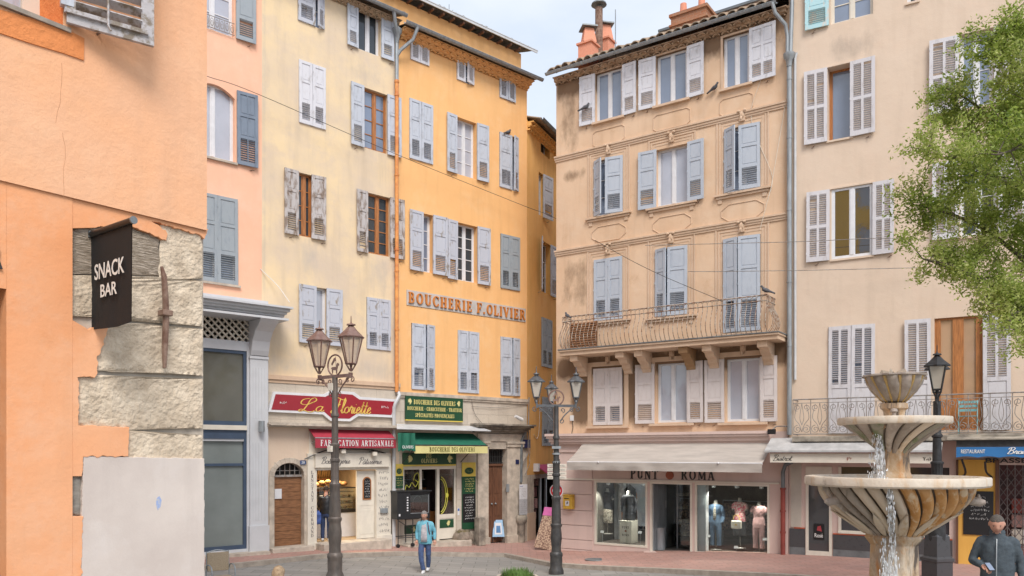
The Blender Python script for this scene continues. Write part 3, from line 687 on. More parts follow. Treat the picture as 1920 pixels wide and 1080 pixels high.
# big grey shutter folded back, hanging slightly off the wall
sh_u0, sh_z0 = FA.P(125, 44, .13); 
lf = MB(); W = .78; Hh = 2.1
lf.box(0,.075,-.045,0,0,Hh); lf.box(W-.12,W,-.045,0,0,Hh); lf.box(.075,W-.12,-.043,0,.0,.10)
lf.box(-.01,W-.06,-.075,-.043,.085,.125); lf.box(.075,W-.12,-.043,0,Hh-.1,Hh)
for i in range(16):
    lf.obox((W/2-.02,-.02,.19+i*.118), (W-.19,.10,.014), (R(-28),0,0))
lf.tube([(W*.45,-.09,.35),(W*.45,-.10,.05),(W*.45+.02,-.11,.0)], .011, 6)
so = lf.build('shutter', pm('flaking_grey_shutter', (.47,.45,.46), .8, c2=(.24,.20,.16), scale=9, lo=.40, hi=.52, bump=.7, bscale=30), A)
so.location = (sh_u0, -.12, sh_z0); so.rotation_euler = (0, 0, -R(17))
hg = MB(); hg.box(-.05,.06,-.05,.03,.16,.28); hg.tube([(0,-.02,.1),(0,-.02,.32)], .02, 8); ho = hg.build('hinge', M['sh_lav'], so)
st = MB(); u_, z_ = pA(183,60,.1); st.tube([(u_,-.09,z_-.02),(u_+.02,-.2,z_),(u_+.03,-.22,z_+.07)], .012, 6); st.build('shutter_catch', M['iron_rust'], A)
# ground floor: stone core, cut in under the upper wall
wall('stone_wall', A, FA.u(136), FA.u(381), -2, zs+.35, [], M['stone'], depth=7.9)
# rough stone faces: displaced sheets per course (real relief)
roughstone = pm('hammered_limestone', (.74,.62,.475), .95, c2=(.54,.435,.32), scale=5, bump=.9, bscale=22, bdist=.035, spec=.15)
def rough_block(poly, y0, y1, mat, name, amp=.02, seed=0, step=.035, chip=.02):
    """a stone with a dressed-rough face inside polygon (u,z)"""
    y0 *= .62; us = [p[0] for p in poly]; zz = [p[1] for p in poly]; a,b,c,d = min(us),max(us),min(zz),max(zz)
    nx = max(2,int((b-a)/step)); nz = max(2,int((d-c)/step)); mbb = MB(); vs = []
    for j in range(nz+1):
        zc = c+(d-c)*j/nz
        # left/right limits of the polygon at this height
        xs_ = []
        for k in range(len(poly)):
            p, q = poly[k], poly[(k+1)%len(poly)]
            if abs(p[1]-q[1]) > 1e-9:
                t = (min(max(zc,c+1e-4),d-1e-4)-p[1])/(q[1]-p[1])
                if 0 <= t <= 1: xs_.append(p[0]+t*(q[0]-p[0]))
        lo, hi = (min(xs_), max(xs_)) if len(xs_) > 1 else (a,b)
        for i in range(nx+1):
            x = lo+(hi-lo)*i/nx; ed = min(i, nx-i, j, nz-j)
            h = noise.fractal(Vector((x*9+seed, zc*11, seed*3.1)), 1, 2, 6)*amp*.7 + noise.noise(Vector((x*30, zc*30, seed)))*amp*.55
            jx = noise.noise(Vector((zc*9, seed, i)))*chip if i in (0,nx) else 0
            jz = noise.noise(Vector((x*9, seed, j+7)))*chip*.6 if j in (0,nz) else 0
            vs.append((x+jx, (y0-h) if ed > 0 else (y0*.72+y1*.28), zc+jz))
    n_ = nx+1; fs = [(j*n_+i,j*n_+i+1,(j+1)*n_+i+1,(j+1)*n_+i) for j in range(nz) for i in range(nx)]
    mbb.add(vs, fs); o = mbb.build(name, mat, A, smooth='all'); return o
def polyA(pts): return [pA(x,y,.05) for x,y in pts]
rough_block(polyA([(303,416),(381,436),(382,523),(300,523)]), -.055, .0, roughstone, 'stone_block', seed=1)
rough_block(polyA([(137,515),(300,518),(382,526),(382,612),(240,600),(137,592)]), -.05, 0, roughstone, 'stone_block', seed=2)
rough_block(polyA([(182,610),(240,604),(382,616),(382,707),(230,698),(180,694)]), -.06, 0, roughstone, 'stone_block', seed=3)
rough_block(polyA([(146,704),(230,702),(382,711),(382,806),(240,806),(146,797)]), -.055, 0, roughstone, 'stone_block', seed=4)
rough_block(polyA([(238,806),(382,810),(382,872),(236,870)]), -.05, 0, roughstone, 'stone_block', seed=5)
rough_block(polyA([(137,893),(156,893),(155,968),(137,968)]), -.05, 0, pm('grey_rubble', (.33,.30,.26), .95, var=.2, scale=9, bump=.8), 'stone_block', seed=6)
lint = pm('cracked_grey_timber', (.52,.43,.34), .95, c2=(.27,.21,.15), scale=6, stretch=(1.2,1,14), lo=.4, hi=.6, bump=1.0, bscale=10, bdist=.03)
rough_block(polyA([(137,426),(215,418),(300,438),(303,516),(200,513),(137,513)]), -.045, 0, lint, 'timber_lintel', amp=.012, seed=9)
# orange coats over the stone
def coat(pts, w, mat, name='render_coat', seed=0):
    P = []
    for i in range(len(pts)):
        a, b = pts[i], pts[(i+1)%len(pts)]; L_ = math.hypot(b[0]-a[0], b[1]-a[1]); n_ = max(1,int(L_/3))
        for k in range(n_):
            t = k/n_; x = a[0]+(b[0]-a[0])*t; y = a[1]+(b[1]-a[1])*t
            j = (3.5 if name != 'cement_panel' else 1.2) if (a[0] > 137 and b[0] > 137) else 0
            P.append((x+j*noise.fractal(Vector((x*.09,y*.09,seed)),1,2,4), y+j*noise.fractal(Vector((y*.09,x*.09,seed+5)),1,2,4)))
    mbb = MB(); mbb.prism([pA(x,y,w) for x,y in P], -w, -.002); return mbb.build(name, mat, A, bevel=.004)
coat([(136,370),(390,430),(384,446),(372,440),(330,428),(285,414),(312,432),(313,450),(300,446),(272,434),(238,420),(214,421),(180,427),(136,428)], .062, M['stuccoA2'], seed=1)
coat([(136,600),(165,617),(205,610),(193,648),(183,668),(184,700),(178,708),(146,706),(149,730),(146,796),(165,797),(243,802),(240,856),(157,856),(154,893),(136,893)], .066, M['stuccoA2'], seed=2)
coat([(136,968),(155,968),(152,1200),(136,1200)], .066, M['stuccoA2'], seed=3)
cem = stucco('smooth_cement', (.66,.585,.53), (.56,.485,.44), (.70,.64,.60), bump=.10, bscale=50, patch=.8, streak=.5, dirt=(.42,.38,.35), dirt_amt=.5)
coat([(157,855),(240,857),(383,860),(384,1300),(152,1300),(153,960)], .060, cem, 'cement_panel', seed=4)
m = MB(); m.prism([pA(x,y,.061) for x,y in ((293,935),(299,930),(303,938),(301,950),(296,957),(293,948))],-.0615,-.060); m.build('paint_smudge', pm('blue_paint_smudge', (.30,.40,.66), .9, c2=(.52,.52,.55), scale=40, lo=.4, hi=.6), A)

# orange pier and doorway edge at far left
wall('pier_wall', A, FA.u(12,.07), FA.u(136,.07), -2, zs+.35, [], M['stuccoA2'], depth=7.97, y=-.07)
wall('doorway_wall', A, uL, FA.u(12,.07)+.002, FA.z(0,540,.07), zs+.35, [], M['stuccoA2'], depth=7.97, y=-.07)
MB().box(uL, FA.u(12,.07), .35, .5, -2, FA.z(0,540,.07)).build('door', M['wood_brown'], A)
# partial fascia letter
btext('BAR', A, FA.u(-62,.1), FA.u(6,.1), FA.z(0,503,.1), FA.z(0,457,.1), -.074, M['text_dark'], 'lettering', ext=.02, bold=.03)
def crack(F, par, pts, w, mat, seed=0, r=.0016):
    P_ = [F.P(x+5*noise.noise(Vector((i,seed,0))),y,w) for i,(x,y) in enumerate(pts)]; mbb = MB(); q = bend([(a,-w-.001,b) for a,b in P_],6); mbb.tube([p+Vector((.012*noise.noise(p*9),0,.012*noise.noise(p*9+Vector((3,0,0))))) for p in q], r, 4, caps=False); mbb.build('crack', mat, par)
ckm = pm('crack_line', (.60,.33,.19), .95)  # crack lines, a little darker than the render
crack(FA, A, [(115,118),(116,150),(112,190),(105,230)], .09, ckm, 1); crack(FA, A, [(120,370),(119,330),(122,290),(118,250)], .09, ckm, 3); 
MB().box(uL, FA.u(388), -.35, 8, 15.0, 15.2).build('roof', M['tile'], A)
# rusty wall anchor
an = empty('wall_anchor', label='long rusty iron wall anchor strap on bare stone corner', cat='wall anchor'); an.location = A.location; an.rotation_euler = A.rotation_euler
m = MB(); cc = [(303,500),(306,520),(309,560),(312,600),(311,650),(309,690)]
P = [pA(x,y,.13) for x,y in cc]; m.tube([(u,-.13-.02*math.sin(i*1.2),z) for i,(u,z) in enumerate(P)], [.016,.030,.033,.034,.033,.02], 8)
m.build('bar', M['iron_rust'], an, smooth=True)
m = MB(); u_, z_ = pA(311,587,.13); m.box(u_-.055,u_+.055,-.18,-.06,z_-.03,z_+.03); m.build('collar', M['iron_rust'], an, bevel=.008)
# ------------------------------------------------------------------ black SNACK BAR banner on a bracket
bn_u, bn_z = FA.P(168, 443, 0); zt = bn_z; zb = FA.z(168, 618, 0); Lb = .80
bn = FA.root('banner_sign', 'black hanging fabric banner reading SNACK BAR in white on the stone corner', 'banner', u=bn_u, w=0, z=0)
bn.rotation_euler[2] = FA.th-R(90)      # local x now points out of the wall
nx, nz = 18, 20; vs = []
for j in range(nz+1):
    for i in range(nx+1):
        x = .03+Lb*i/nx; z = zt+(zb-zt)*j/nz-.02*math.sin(i/nx*3)*j/nz
        vs.append((x, .007*math.sin(i*.6+1)*j/nz+.003*math.sin(i*1.3)*j/nz, z))
fs = [(j*(nx+1)+i,(j+1)*(nx+1)+i,(j+1)*(nx+1)+i+1,j*(nx+1)+i+1) for j in range(nz) for i in range(nx)]
m = MB(); m.add(vs, fs); m.add([(a,b+.006,c) for a,b,c in vs], [f[::-1] for f in fs]); fab = pm('black_canvas', (.012,.012,.014), .8, var=.1, bump=.2, bscale=150)
m.build('cloth', fab, bn, smooth='all')
m = MB(); m.tube([(.0,.0,zt+.01),(Lb+.05,.0,zt+.01)], .032, 12); m.build('rod', M['black'], bn, smooth=True)
m = MB(); m.tube([(Lb+.05,0,zt+.01),(Lb+.07,0,zt+.01)], .036, 12); m.build('end_cap', M['zinc_dark'], bn, smooth=True)
m = MB(); m.box(0,.015,-.06,.06,zt-.10,zt+.10); m.box(.015,.05,-.03,.03,zt-.02,zt+.04); m.build('bracket', M['zinc_dark'], bn)
for (s_, y0_, y1_, xa, xb) in (('SNACK', 521, 491, .16, .74), ('BAR', 556, 532, .28, .60)):
    # rows measured at mid banner
    def zz(py): 
        p = Vector((bn.location.x, bn.location.y))+FA.n*.40; return CH+(HY-py)/FL*p.y
    btext(s_, bn, xa, xb, zz(y0_), zz(y1_), -.026, M['text_white'], ext=.002, bold=.012)

# ================================================================== B: salmon house with grey shopfront
HB = House(FP, 'salmon_house', 'salmon pink house with grey panelled shopfront behind the orange corner')
B = HB.r; uBL, uBC, uCD, uDE = FP.u(330), FP.u(491), FP.u(748), 0.0
HB.win(362,438,-84,57,right=(443,479,4,'P1'),mat='sh_grey',munt=4,pane='pane_light')
HB.win(362,440,158,296,right=(445,483,4,'Q'),mat='sh_dark',munt=1,casem=2,pane='pane_light',sill='stone')
HB.win(367,446,366,530,closed=(0,0),kind='P',mat='sh_grey',sill='stone')
zshop = FP.z(440, 560)
ZB = 18.6
wall('wall', B, uBL-4, uBC, zshop, ZB, HB.holes, M['stuccoB'])
# arched heads: infill above the windows so that the openings are segmental
def arch_infill(F, par, x0, x1, yt, rise_px, mat, w=.0, depth=.12):
    u0,u1 = F.u(x0),F.u(x1); z1 = F.z((x0+x1)/2, yt); rz = rise_px/60; c=(u0+u1)/2; n_=14; m = MB()
    for sgn in (0,1):
        pts = []
        for k in range(n_+1):
            t = k/n_*.5+(0 if sgn == 0 else .5); x = u0+(u1-u0)*t; pts.append((x, z1-rz*(2*t-1)**2))
        pts = pts+[(u1,z1+.01),(c,z1+.01)] if sgn else pts+[(c,z1+.01),(u0,z1+.01)]
        m.prism(pts, -.004-w, depth)
    return m.build('arch_head', mat, par)
arch_infill(FP, B, 362, 440, 158, 14, M['stuccoB']); arch_infill(FP, B, 367, 446, 366, 12, M['stuccoB'])
uu0,uu1,zz0,zz1 = FP.rect(362,438,-84,57)
def guard(F, par, u0, u1, z0, h, mat, w=.06, name='window_guard', motif=.13, r=.007):
    m = MB(); m.tube([(u0,-w,z0+h),(u1,-w,z0+h)], r*1.3, 6); m.tube([(u0,-w,z0+.03),(u1,-w,z0+.03)], r*1.3, 6)
    n_ = max(2,int((u1-u0)/motif)); p = (u1-u0)/n_
    for i in range(n_):
        cx = u0+(i+.5)*p
        for s_ in (-1,1):
            pts = [(cx+s_*p*.42*(1-t*.75)*math.cos(t*7+1.2), -w, z0+h*.5+h*.36*(1-t*.6)*math.sin(t*7+1.2)) for t in [k/16 for k in range(17)]]
            m.tube(pts, r*.8, 4, caps=False)
        m.tube([(u0+i*p,-w,z0+.03),(u0+i*p,-w,z0+h)], r, 5)
    return m.build(name, mat, par)
guard(FP, B, uu0, uu1, zz0, .34, M['iron_grey'])
# shopfront
zc1 = FP.z(500,570); gw = .14
sh0, sh1 = FP.u(330), FP.u(503,gw)
zwin = [(655,797),(806,1032)]
xg0, xg1 = 352, 463
hs = []
for (a,b) in zwin:
    z0_ = FP.z(423,b,gw); z1_ = FP.z(423,a,gw); hs.append((FP.u(xg0,gw),FP.u(xg1,gw),z0_,z1_,.16))
lat0, lat1 = FP.z(423,637,gw), FP.z(423,592,gw); hs.append((FP.u(xg0,gw),FP.u(467,gw),lat0,lat1,.3))
wall('shopfront_wall', B, sh0-3, sh1, -1, zshop+.02, hs, M['grey_front'], depth=7, y=-gw)
for q,(a,b) in enumerate(zwin):
    u0,u1,z0,z1 = hs[q][:4]; f = MB(); y0 = -gw+.03; y1 = -gw+.13; t=.085
    f.box(u0,u0+t,y0,y1,z0,z1); f.box(u1-t,u1,y0,y1,z0,z1); f.box(u0+t,u1-t,y0,y1-.001,z0,z0+t*1.3); f.box(u0+t,u1-t,y0,y1-.001,z1-t,z1)
    if q: zt_ = z0+(z1-z0)*.70; f.box(u0+t,u1-t,y0,y1-.001,zt_,zt_+.07); f.box(u0+t,u1-t,y0-.06,y0+.02,z1-.24,z1-t)
    fo = f.build('window', M['navy_frame'], B)
    MB().box(u0+t,u1-t,y1-.05,y1-.03,z0+t,z1-t).build('pane', pane_mat('shopfront_pane', (.24,.27,.26), .0, .25) if q else pane_mat('upper_pane', (.15,.145,.12), .05, .5), fo)
MB().box(hs[0][0],hs[0][1],-gw-.03,-gw+.05,hs[1][3]+.002,hs[0][2]-.002).build('transom', M['cream_paint'], B)
if 1:
    f = MB(); u0,u1 = hs[1][0]+.09,hs[1][1]-.09; z1 = hs[1][3]; f.box(u0,u1,-gw-.004,-gw+.028,z1-.30,z1-.10); f.build('blind', M['grey_front'], B)
# lattice
m = MB(); u0,u1 = hs[2][0],hs[2][1]; Hl = lat1-lat0; k = 0; x = u0-Hl
while x < u1:
    for s_ in (1,-1):
        a,b = (x,lat0),(x+Hl,lat1)
        if s_ < 0: a,b = (x+Hl,lat0),(x,lat1)
        # clip to the opening
        def cl(p,q):
            p=list(p);q=list(q)
            for P_,Q_ in ((p,q),(q,p)):
                for lim,sg in ((u0,1),(u1,-1)):
                    if (P_[0]-lim)*sg < 0 and abs(Q_[0]-P_[0])>1e-9:
                        t=(lim-P_[0])/(Q_[0]-P_[0]); P_[1]+=t*(Q_[1]-P_[1]); P_[0]=lim
            return p,q
        if max(a[0],b[0])<=u0 or min(a[0],b[0])>=u1: continue
        p,q = cl(a,b); m.tube([(p[0],-gw+.05+.02*s_,p[1]),(q[0],-gw+.05+.02*s_,q[1])], .026, 4)
    x += .19
m.build('lattice', M['cream_paint'], B)
# cornice with projecting mouldings and console
cw = [(.50,0),(.62,.07),(.72,.13),(.85,.19),(.98,.26)]
zb0 = FP.z(500,605,.5); zt0 = FP.z(545,575,1.0)
m = MB(); ue = FP.u(551,1.0)
for i,(wd,dz) in enumerate(cw): m.box(sh0-3, ue-(.98-wd)*.25, -wd, .0, zt0-.31+dz, zt0-.31+dz+(.068 if i < 4 else .05))
m.box(sh0-3, ue-.1, -.90, 0, zt0-.37, zt0-.312)
m.build('cornice', M['grey_front'], B)
uc0, uc1 = FP.u(470,gw+.1), FP.u(503,gw+.1)
prof = [(0,-.95),(-.10,-.93),(-.16,-.80),(-.22,-.55),(-.40,-.30),(-.66,-.12),(-.80,-.0),(0,0)]
m = MB(); zc_ = zt0-.372; vs = [(uc0,y-gw,z+zc_) for y,z in prof]+[(uc1,y-gw,z+zc_) for y,z in prof]; n_ = len(prof)
m.add(vs, [tuple(range(n_))[::-1], tuple(range(n_,2*n_))]+[(i,(i+1)%n_,n_+(i+1)%n_,n_+i) for i in range(n_)]); m.build('console', M['grey_front'], B, bevel=.01)
# pilaster
m = MB(); zb_ = g(*FP.wpt(uc1,0,0).xy)+.0
m.box(uc0,uc1,-gw-.07,-gw+.0,-1,zc_-.95); m.box(uc0-.03,uc1+.03,-gw-.11,-gw+.0,-1,FP.z(487,985,gw)); m.box(uc0-.02,uc1+.02,-gw-.10,-gw,zc_-1.02,zc_-.951)
for k in range(5):
    x = uc0+.09+k*(uc1-uc0-.18)/4; m.box(x-.012,x+.012,-gw-.078,-gw-.07,FP.z(487,975,gw),FP.z(487,830,gw)); m.box(x-.012,x+.012,-gw-.078,-gw-.07,FP.z(487,785,gw),FP.z(487,690,gw))
m.build('pilaster', M['grey_front'], B)
sc = FP.root('wall_light', 'small grey cylinder wall light on the grey shopfront pilaster', 'wall light', u=(uc0+uc1)/2+.02, w=gw+.12, z=FP.z(490,800,gw))
m = MB(); m.lathe([(.075,-.15),(.08,-.15),(.08,.15),(.075,.15)], 16, (0,-.07,0)); m.box(-.03,.03,-.03,.05,-.05,.05); m.build('shade', M['zinc'], sc, smooth=True)
MB().box(sh0-3,sh1-.1,-.5,.1,-.5,g(*FP.wpt(uc1,0,0).xy)+.20).build('plinth', M['stone'], B)
MB().box(uBL-4, uBC, -.3, 7, ZB, ZB+.2).build('roof', M['tile'], B)

# ================================================================== C: straw-coloured house with the bakery
HC = House(FP, 'straw_yellow_house', 'straw yellow house with weathered shutters above the bakery')
C = HC.r; hC = HC.win
add_stain(M['stuccoC'], [(FP.u(735),FP.u(748),4,17,.12,.5,.62),(FP.u(560),FP.u(600),FP.z(580,520),FP.z(580,448),.2,.5,.5),(FP.u(690),FP.u(730),FP.z(710,550),FP.z(710,484),.2,.4,.5),(FP.u(500),FP.u(747),FP.z(600,705),FP.z(600,670),.3,.4,.5),(FP.u(650),FP.u(720),FP.z(690,170),FP.z(690,110),.3,.5,.4),(FP.u(491),FP.u(500),4,17,.1,.5,.45)], (.46,.42,.38), .55, 2.2)
hC(558,607,-52,47,kind='P',mat='sh_worn',closed=(0,24),split=.66)
hC(672,713,18,99,left=(651,672),right=(715,738),mat='sh_lav',munt=1,pane='pane_dark')
hC(560,610,120,237,closed=(0,0),mat='sh_white')
hC(683,727,171,283,left=(658,683),right=(727,752),mat='sh_lav',frame='wood_orange',munt=4,pane='pane_blue')
hC(559,587,326,444,left=(533,560),right=(584,610,5),mat='sh_wood',frame='wood_orange',munt=4,pane='pane_dark')
hC(689,732,366,478,left=(669,690),right=(732,758),mat='sh_wood',frame='wood_orange',munt=5,pane='pane_dark')
hC(592,613,540,645,left=(560,593),right=(612,641),mat='sh_worn',munt=1,casem=1,pane='pane_light')
hC(687,732,560,656,closed=(0,0),mat='sh_worn')
zCs = FP.z(620,712); zgC = FP.z(732,15,.44); ZC = zgC-.36
wall('wall', C, uBC, uCD, zCs, ZC+.35, HC.holes, M['stuccoC'])
MB().box(uBC+.002,uCD-.002,-.03,.5,zCs,zCs+.001)
genoise(C, uBC, uCD-.05, ZC+.30, 2, pm('raw_clay_eaves', (.58,.43,.29), .9, var=.2, scale=5, bump=.3), rise=.09, step=.12, w0=.07)
gutter(C, uBC-.3, uCD, ZC+.36, .44, M['zinc']); tile_roof('roof', C, uBC-.2, uCD, ZC+.38, .42, 6, R(17), M['tile'], 3)
# ground floor
zsill = FP.z(620,795)
dx0,dx1,dz0,dz1 = FP.rect(514,570,868,1021)
bx0,bx1,bz0,bz1 = FP.rect(594,707,880,1014)
wall('ground_floor_wall', C, uBC, uCD, -1, zCs, [(dx0,dx1,-1,dz1,.28),(bx0,bx1,dz0-.1,bz1,.02)], M['stuccoG'], depth=7, revmat=M['stone'])
# moulded stone band over the shop
m = MB(); m.box(uBC+.05,uCD,-.10,.0,zCs-.10,zCs+.02); m.box(uBC+.05,uCD,-.06,.0,zCs-.19,zCs-.102); m.build('string_course', M['trimF'], C)
m = MB(); m.box(uBC+.06,uCD-.01,-.035,-.001,FP.z(620,795),zCs-.192); m.build('fascia_stone', M['stoneCD'], C)
m = MB(); zl = FP.z(620,796); m.box(uBC+.06,uCD-.01,-.34,.0,zl-.05,zl); m.box(uBC+.06,uCD-.01,-.26,.0,zl-.11,zl-.051); m.box(uBC+.1,uCD-.03,-.345,-.30,zl-.07,zl+.01); m.build('ledge', M['stone'], C)
# arched doorway
def arch_pts(u0,u1,zs_,z1,n_=10): c=(u0+u1)/2; r=(u1-u0)/2; return [(c+r*math.cos(math.pi*k/n_), zs_+(z1-zs_)*math.sin(math.pi*k/n_)) for k in range(n_+1)]
zspr = FP.z(543,893); ap = arch_pts(dx0,dx1,zspr,dz1)
m = MB(); c_=(dx0+dx1)/2
m.prism([p for p in ap if p[0]>=c_-1e-6]+[(c_,dz1+.02),(dx1+.002,dz1+.02)], -.005, .27); m.prism([p for p in ap if p[0]<=c_+1e-6]+[(dx0-.002,dz1+.02),(c_,dz1+.02)], -.005, .27)
m.build('arch_head', M['stone'], C)
m = MB(); o_ = arch_pts(dx0-.16,dx1+.16,zspr,dz1+.15,12); i_ = arch_pts(dx0,dx1,zspr,dz1,12)
for k in range(12): m.prism([o_[k],o_[k+1],i_[k+1],i_[k]], -.03, .0)
m.box(dx0-.16,dx0,-.03,.0,-1,zspr); m.box(dx1,dx1+.16,-.03,.0,-1,zspr); m.build('door_surround', M['stone'], C, bevel=.01)
m = MB(); gz = g(*FP.wpt(dx0,0,0).xy)+.12; nb = 9
for k in range(nb):
    z0 = gz+.1+(zspr-gz-.1)*k/nb; z1 = gz+.1+(zspr-gz-.1)*(k+1)/nb-.008; m.box(dx0+.01,dx1-.01,.16+random.uniform(-.004,.004),.21,z0,z1)
do = m.build('door', M['wood_door'], C); MB().box(dx0,dx1,.21,.25,gz,dz1).build('door_backing', M['void'], do)
m = MB()
for k in range(6): x = dx0+(k+.5)*(dx1-dx0)/6; m.box(x-.01,x+.01,.12,.14,zspr+.04,dz1)
m.box(dx0,dx1,.125,.135,zspr+.15,zspr+.17); m.box(dx0,dx1,.10,.20,zspr-.02,zspr+.04); m.build('fanlight_grille', M['iron_grey'], C)
MB().box(dx0-.2,dx1+.15,-.35,.2,gz-.5,gz+.12).build('door_step', M['stone'], C, bevel=.02)
nu, nzz_ = FP.P(532,926,.0); nt_ = FP.root('notice_sheet', 'white paper notice pinned to the arched plank door', 'notice', u=nu-.12, w=-.14, z=0)
MB().box(-.09,.12,-.012,-.004,nzz_-.14,nzz_+.14).build('sheet', M['paper'], nt_)
pu, pz = FP.P(568,867,.06); npl = FP.root('house_number_plate', 'small blue enamel house number plate 28 beside the arched door', 'number plate', u=pu, w=.06, z=pz)
MB().box(-.09,.09,-.012,.0,-.06,.06).build('plate', pm('blue_enamel', (.05,.09,.22), .3), npl); btext('28', npl, -.05,.05,-.035,.035,-.0125, M['text_white'], ext=.002)
# ---- bakery front
bw = .10
def PB(px,py,w=bw): return FP.P(px,py,w)
f = MB(); ux0,ux1 = FP.u(577,bw),FP.u(594,bw); uy0,uy1 = FP.u(706,bw),FP.u(733,bw); zt_ = FP.z(650,850,bw); zo = FP.z(650,881,bw)
f.box(ux0,ux1,-bw,.0,-1,zt_); f.box(uy0,uy1,-bw,.0,-1,zt_); f.box(ux1,uy0,-bw-.001,.0,zo,zt_); f.box(FP.u(589,bw),FP.u(727,bw),-bw-.09,-bw,FP.z(650,876,bw),FP.z(650,852,bw)); f.box(FP.u(589,bw)-.04,FP.u(727,bw)+.04,-bw-.12,-bw,FP.z(650,852,bw),FP.z(650,852,bw)+.03)
f.box(ux0-.02,ux1+.02,-bw-.03,-bw,-1,FP.z(585,1018,bw)); f.box(uy0-.02,uy1+.02,-bw-.03,-bw,-1,FP.z(720,1003,bw))
f.box(uBC+1.42, uy1, -.02, -.002, zt_, zl-.11)
f.build('bakery_shopfront', M['cream_paint'], C)
cursive('Boulangerie', C, FP.u(602,.2),FP.u(656,.2),FP.z(630,869,.2),FP.z(630,857,.2),-bw-.092,M['text_grey'],th=.13)
cursive('Pâtisserie', C, FP.u(672,.2),FP.u(715,.2),FP.z(695,870,.2),FP.z(695,858,.2),-bw-.092,M['text_grey'],th=.13)
def vtext(s_, par, uc, ztop, zbot, h, y, mat):
    n_ = len(s_); 
    for k,ch in enumerate(s_):
        if ch == ' ': continue
        z = ztop-(k+.5)*(ztop-zbot)/n_
        if ch == "'": continue
        yield ch, z
mbs = MB()
for ch, z in vtext("LINSTANT GOURMAND", C, 0, FP.z(585,882,bw), FP.z(585,1008,bw), .1, 0, None):
    if ch in SER: serif(ch, C, (ux0+ux1)/2-.045, (ux0+ux1)/2+.045, z-.045, z+.045, -bw, None, mb=mbs, ext=.003)
    else: serif('C', C, (ux0+ux1)/2-.045, (ux0+ux1)/2+.045, z-.045, z+.045, -bw, None, mb=mbs, ext=.003)
mbs.build('lettering', M['text_grey'], C)
scribble(C, uy0+.06, uy1-.06, FP.z(720,1000,bw), FP.z(720,880,bw), -bw, M['text_grey'], 11, 3)
# interior
room = MB(); zi = FP.z(640,1013); a0,a1 = bx0-.12,bx1+.2
cream_in = pm('bakery_interior', (.42,.30,.18), .7, var=.2, scale=2)
room.box(a0,a1,3.0,3.1,zi-.2,bz1+.3); room.box(a0-.1,a0,.02,3.0,zi-.2,bz1+.3); room.box(a1,a1+.1,.02,3.0,zi-.2,bz1+.3); room.box(a0,a1,.05,3.0,bz1+.25,bz1+.3); room.box(a0,a1,.05,3.0,zi-.15,zi)
room.build('shop_interior', cream_in, C)
uc_ = lambda px: FP.u(px,-.4)
cnt = MB(); cu0,cu1 = bx0-.1,FP.u(668,-.9)
cnt.box(cu0,cu1,.9,1.6,zi,zi+.75); co = None
ctr = FP.root('bakery_counter', 'lit glass pastry counter with cakes and loaves inside the bakery', 'counter', z=0); cnt.build('base', M['white_paint'], ctr)
m = MB(); m.box(cu0,cu1,.87,1.6,zi+.75,zi+.85); 
for k,hh in enumerate((1.02,1.20,1.38)): m.box(cu0,cu1,.95+.05*k,1.6,zi+hh,zi+hh+.015)
m.box(cu0,cu1,.9,1.6,zi+1.5,zi+1.53); m.build('shelf', M['black'], ctr)
m = MB(); rnd = random.Random(5)
for k,hh in enumerate((.86,1.035,1.215)):
    x = cu0+.05
    while x < cu1-.05:
        for yy in (1.02+.05*k,1.2):
            m.sphere((x,yy,zi+hh+.04),(rnd.uniform(.03,.06),.05,rnd.uniform(.025,.045)),7,5,k=rnd.choice((0,0,1,2)))
        x += rnd.uniform(.08,.15)
m.build('pastries', [pm('pastry_golden', (.55,.30,.08), .6), pm('pastry_cream', (.68,.55,.33), .6), pm('pastry_red', (.35,.10,.05), .5)], ctr, smooth='all')
m = MB(); m.box(cu0,cu1,.89,.9,zi+.85,zi+1.5); m.build('front_glass', M['glass'], ctr)
m = MB()
for k in range(22):
    x = cu0+.1+rnd.random()*(cu1-cu0-.2); m.sphere((x,1.15+rnd.random()*.4,zi+1.60+rnd.random()*.12),(.11,.09,.075),8,6)
lv = FP.root('bread_loaves', 'round brown loaves piled on top of the bakery counter', 'bread'); m.build('loaf_pile', pm('crust', (.42,.20,.07), .75, var=.3, scale=12, bump=.3), lv, smooth='all')
m = MB()
for r_ in range(3): m.box(cu0,cu1+.5,2.75,3.0,zi+1.3+r_*.42,zi+1.33+r_*.42)
rk = FP.root('bread_rack', 'wooden wall rack of baguettes at the back of the bakery', 'rack'); m.build('shelf', M['wood_orange'], rk)
m = MB()
for r_ in range(3):
    x = cu0
    while x < cu1+.4: m.tube([(x,2.85,zi+1.34+r_*.42),(x+rnd.uniform(-.03,.03),2.75,zi+1.34+r_*.42+.33)], .035, 6); x += .085
m.build('baguettes', pm('baguette_crust', (.50,.27,.09), .7), rk, smooth='all')
def spot(name, par, loc, e, colr, size=.5, rot=None):
    l_ = bpy.data.lights.new(name,'AREA'); l_.energy = e; l_.color = colr; l_.size = size; o = bpy.data.objects.new(name,l_); col.objects.link(o); o.parent = par; o.location = loc
    if rot: o.rotation_euler = rot
    return o
cl = FP.root('bakery_ceiling_light', 'warm lit ceiling lamp inside the bakery', 'ceiling light', u=(cu0+cu1)/2, w=-1.1, z=bz1+.2)
m = MB(); m.lathe([(.12,0),(.12,.04),(.02,.05)],14); m.build('fitting', M['white_paint'], cl); spot('lamp', cl, (0,0,-.03), 45, (1,.78,.5), .6)
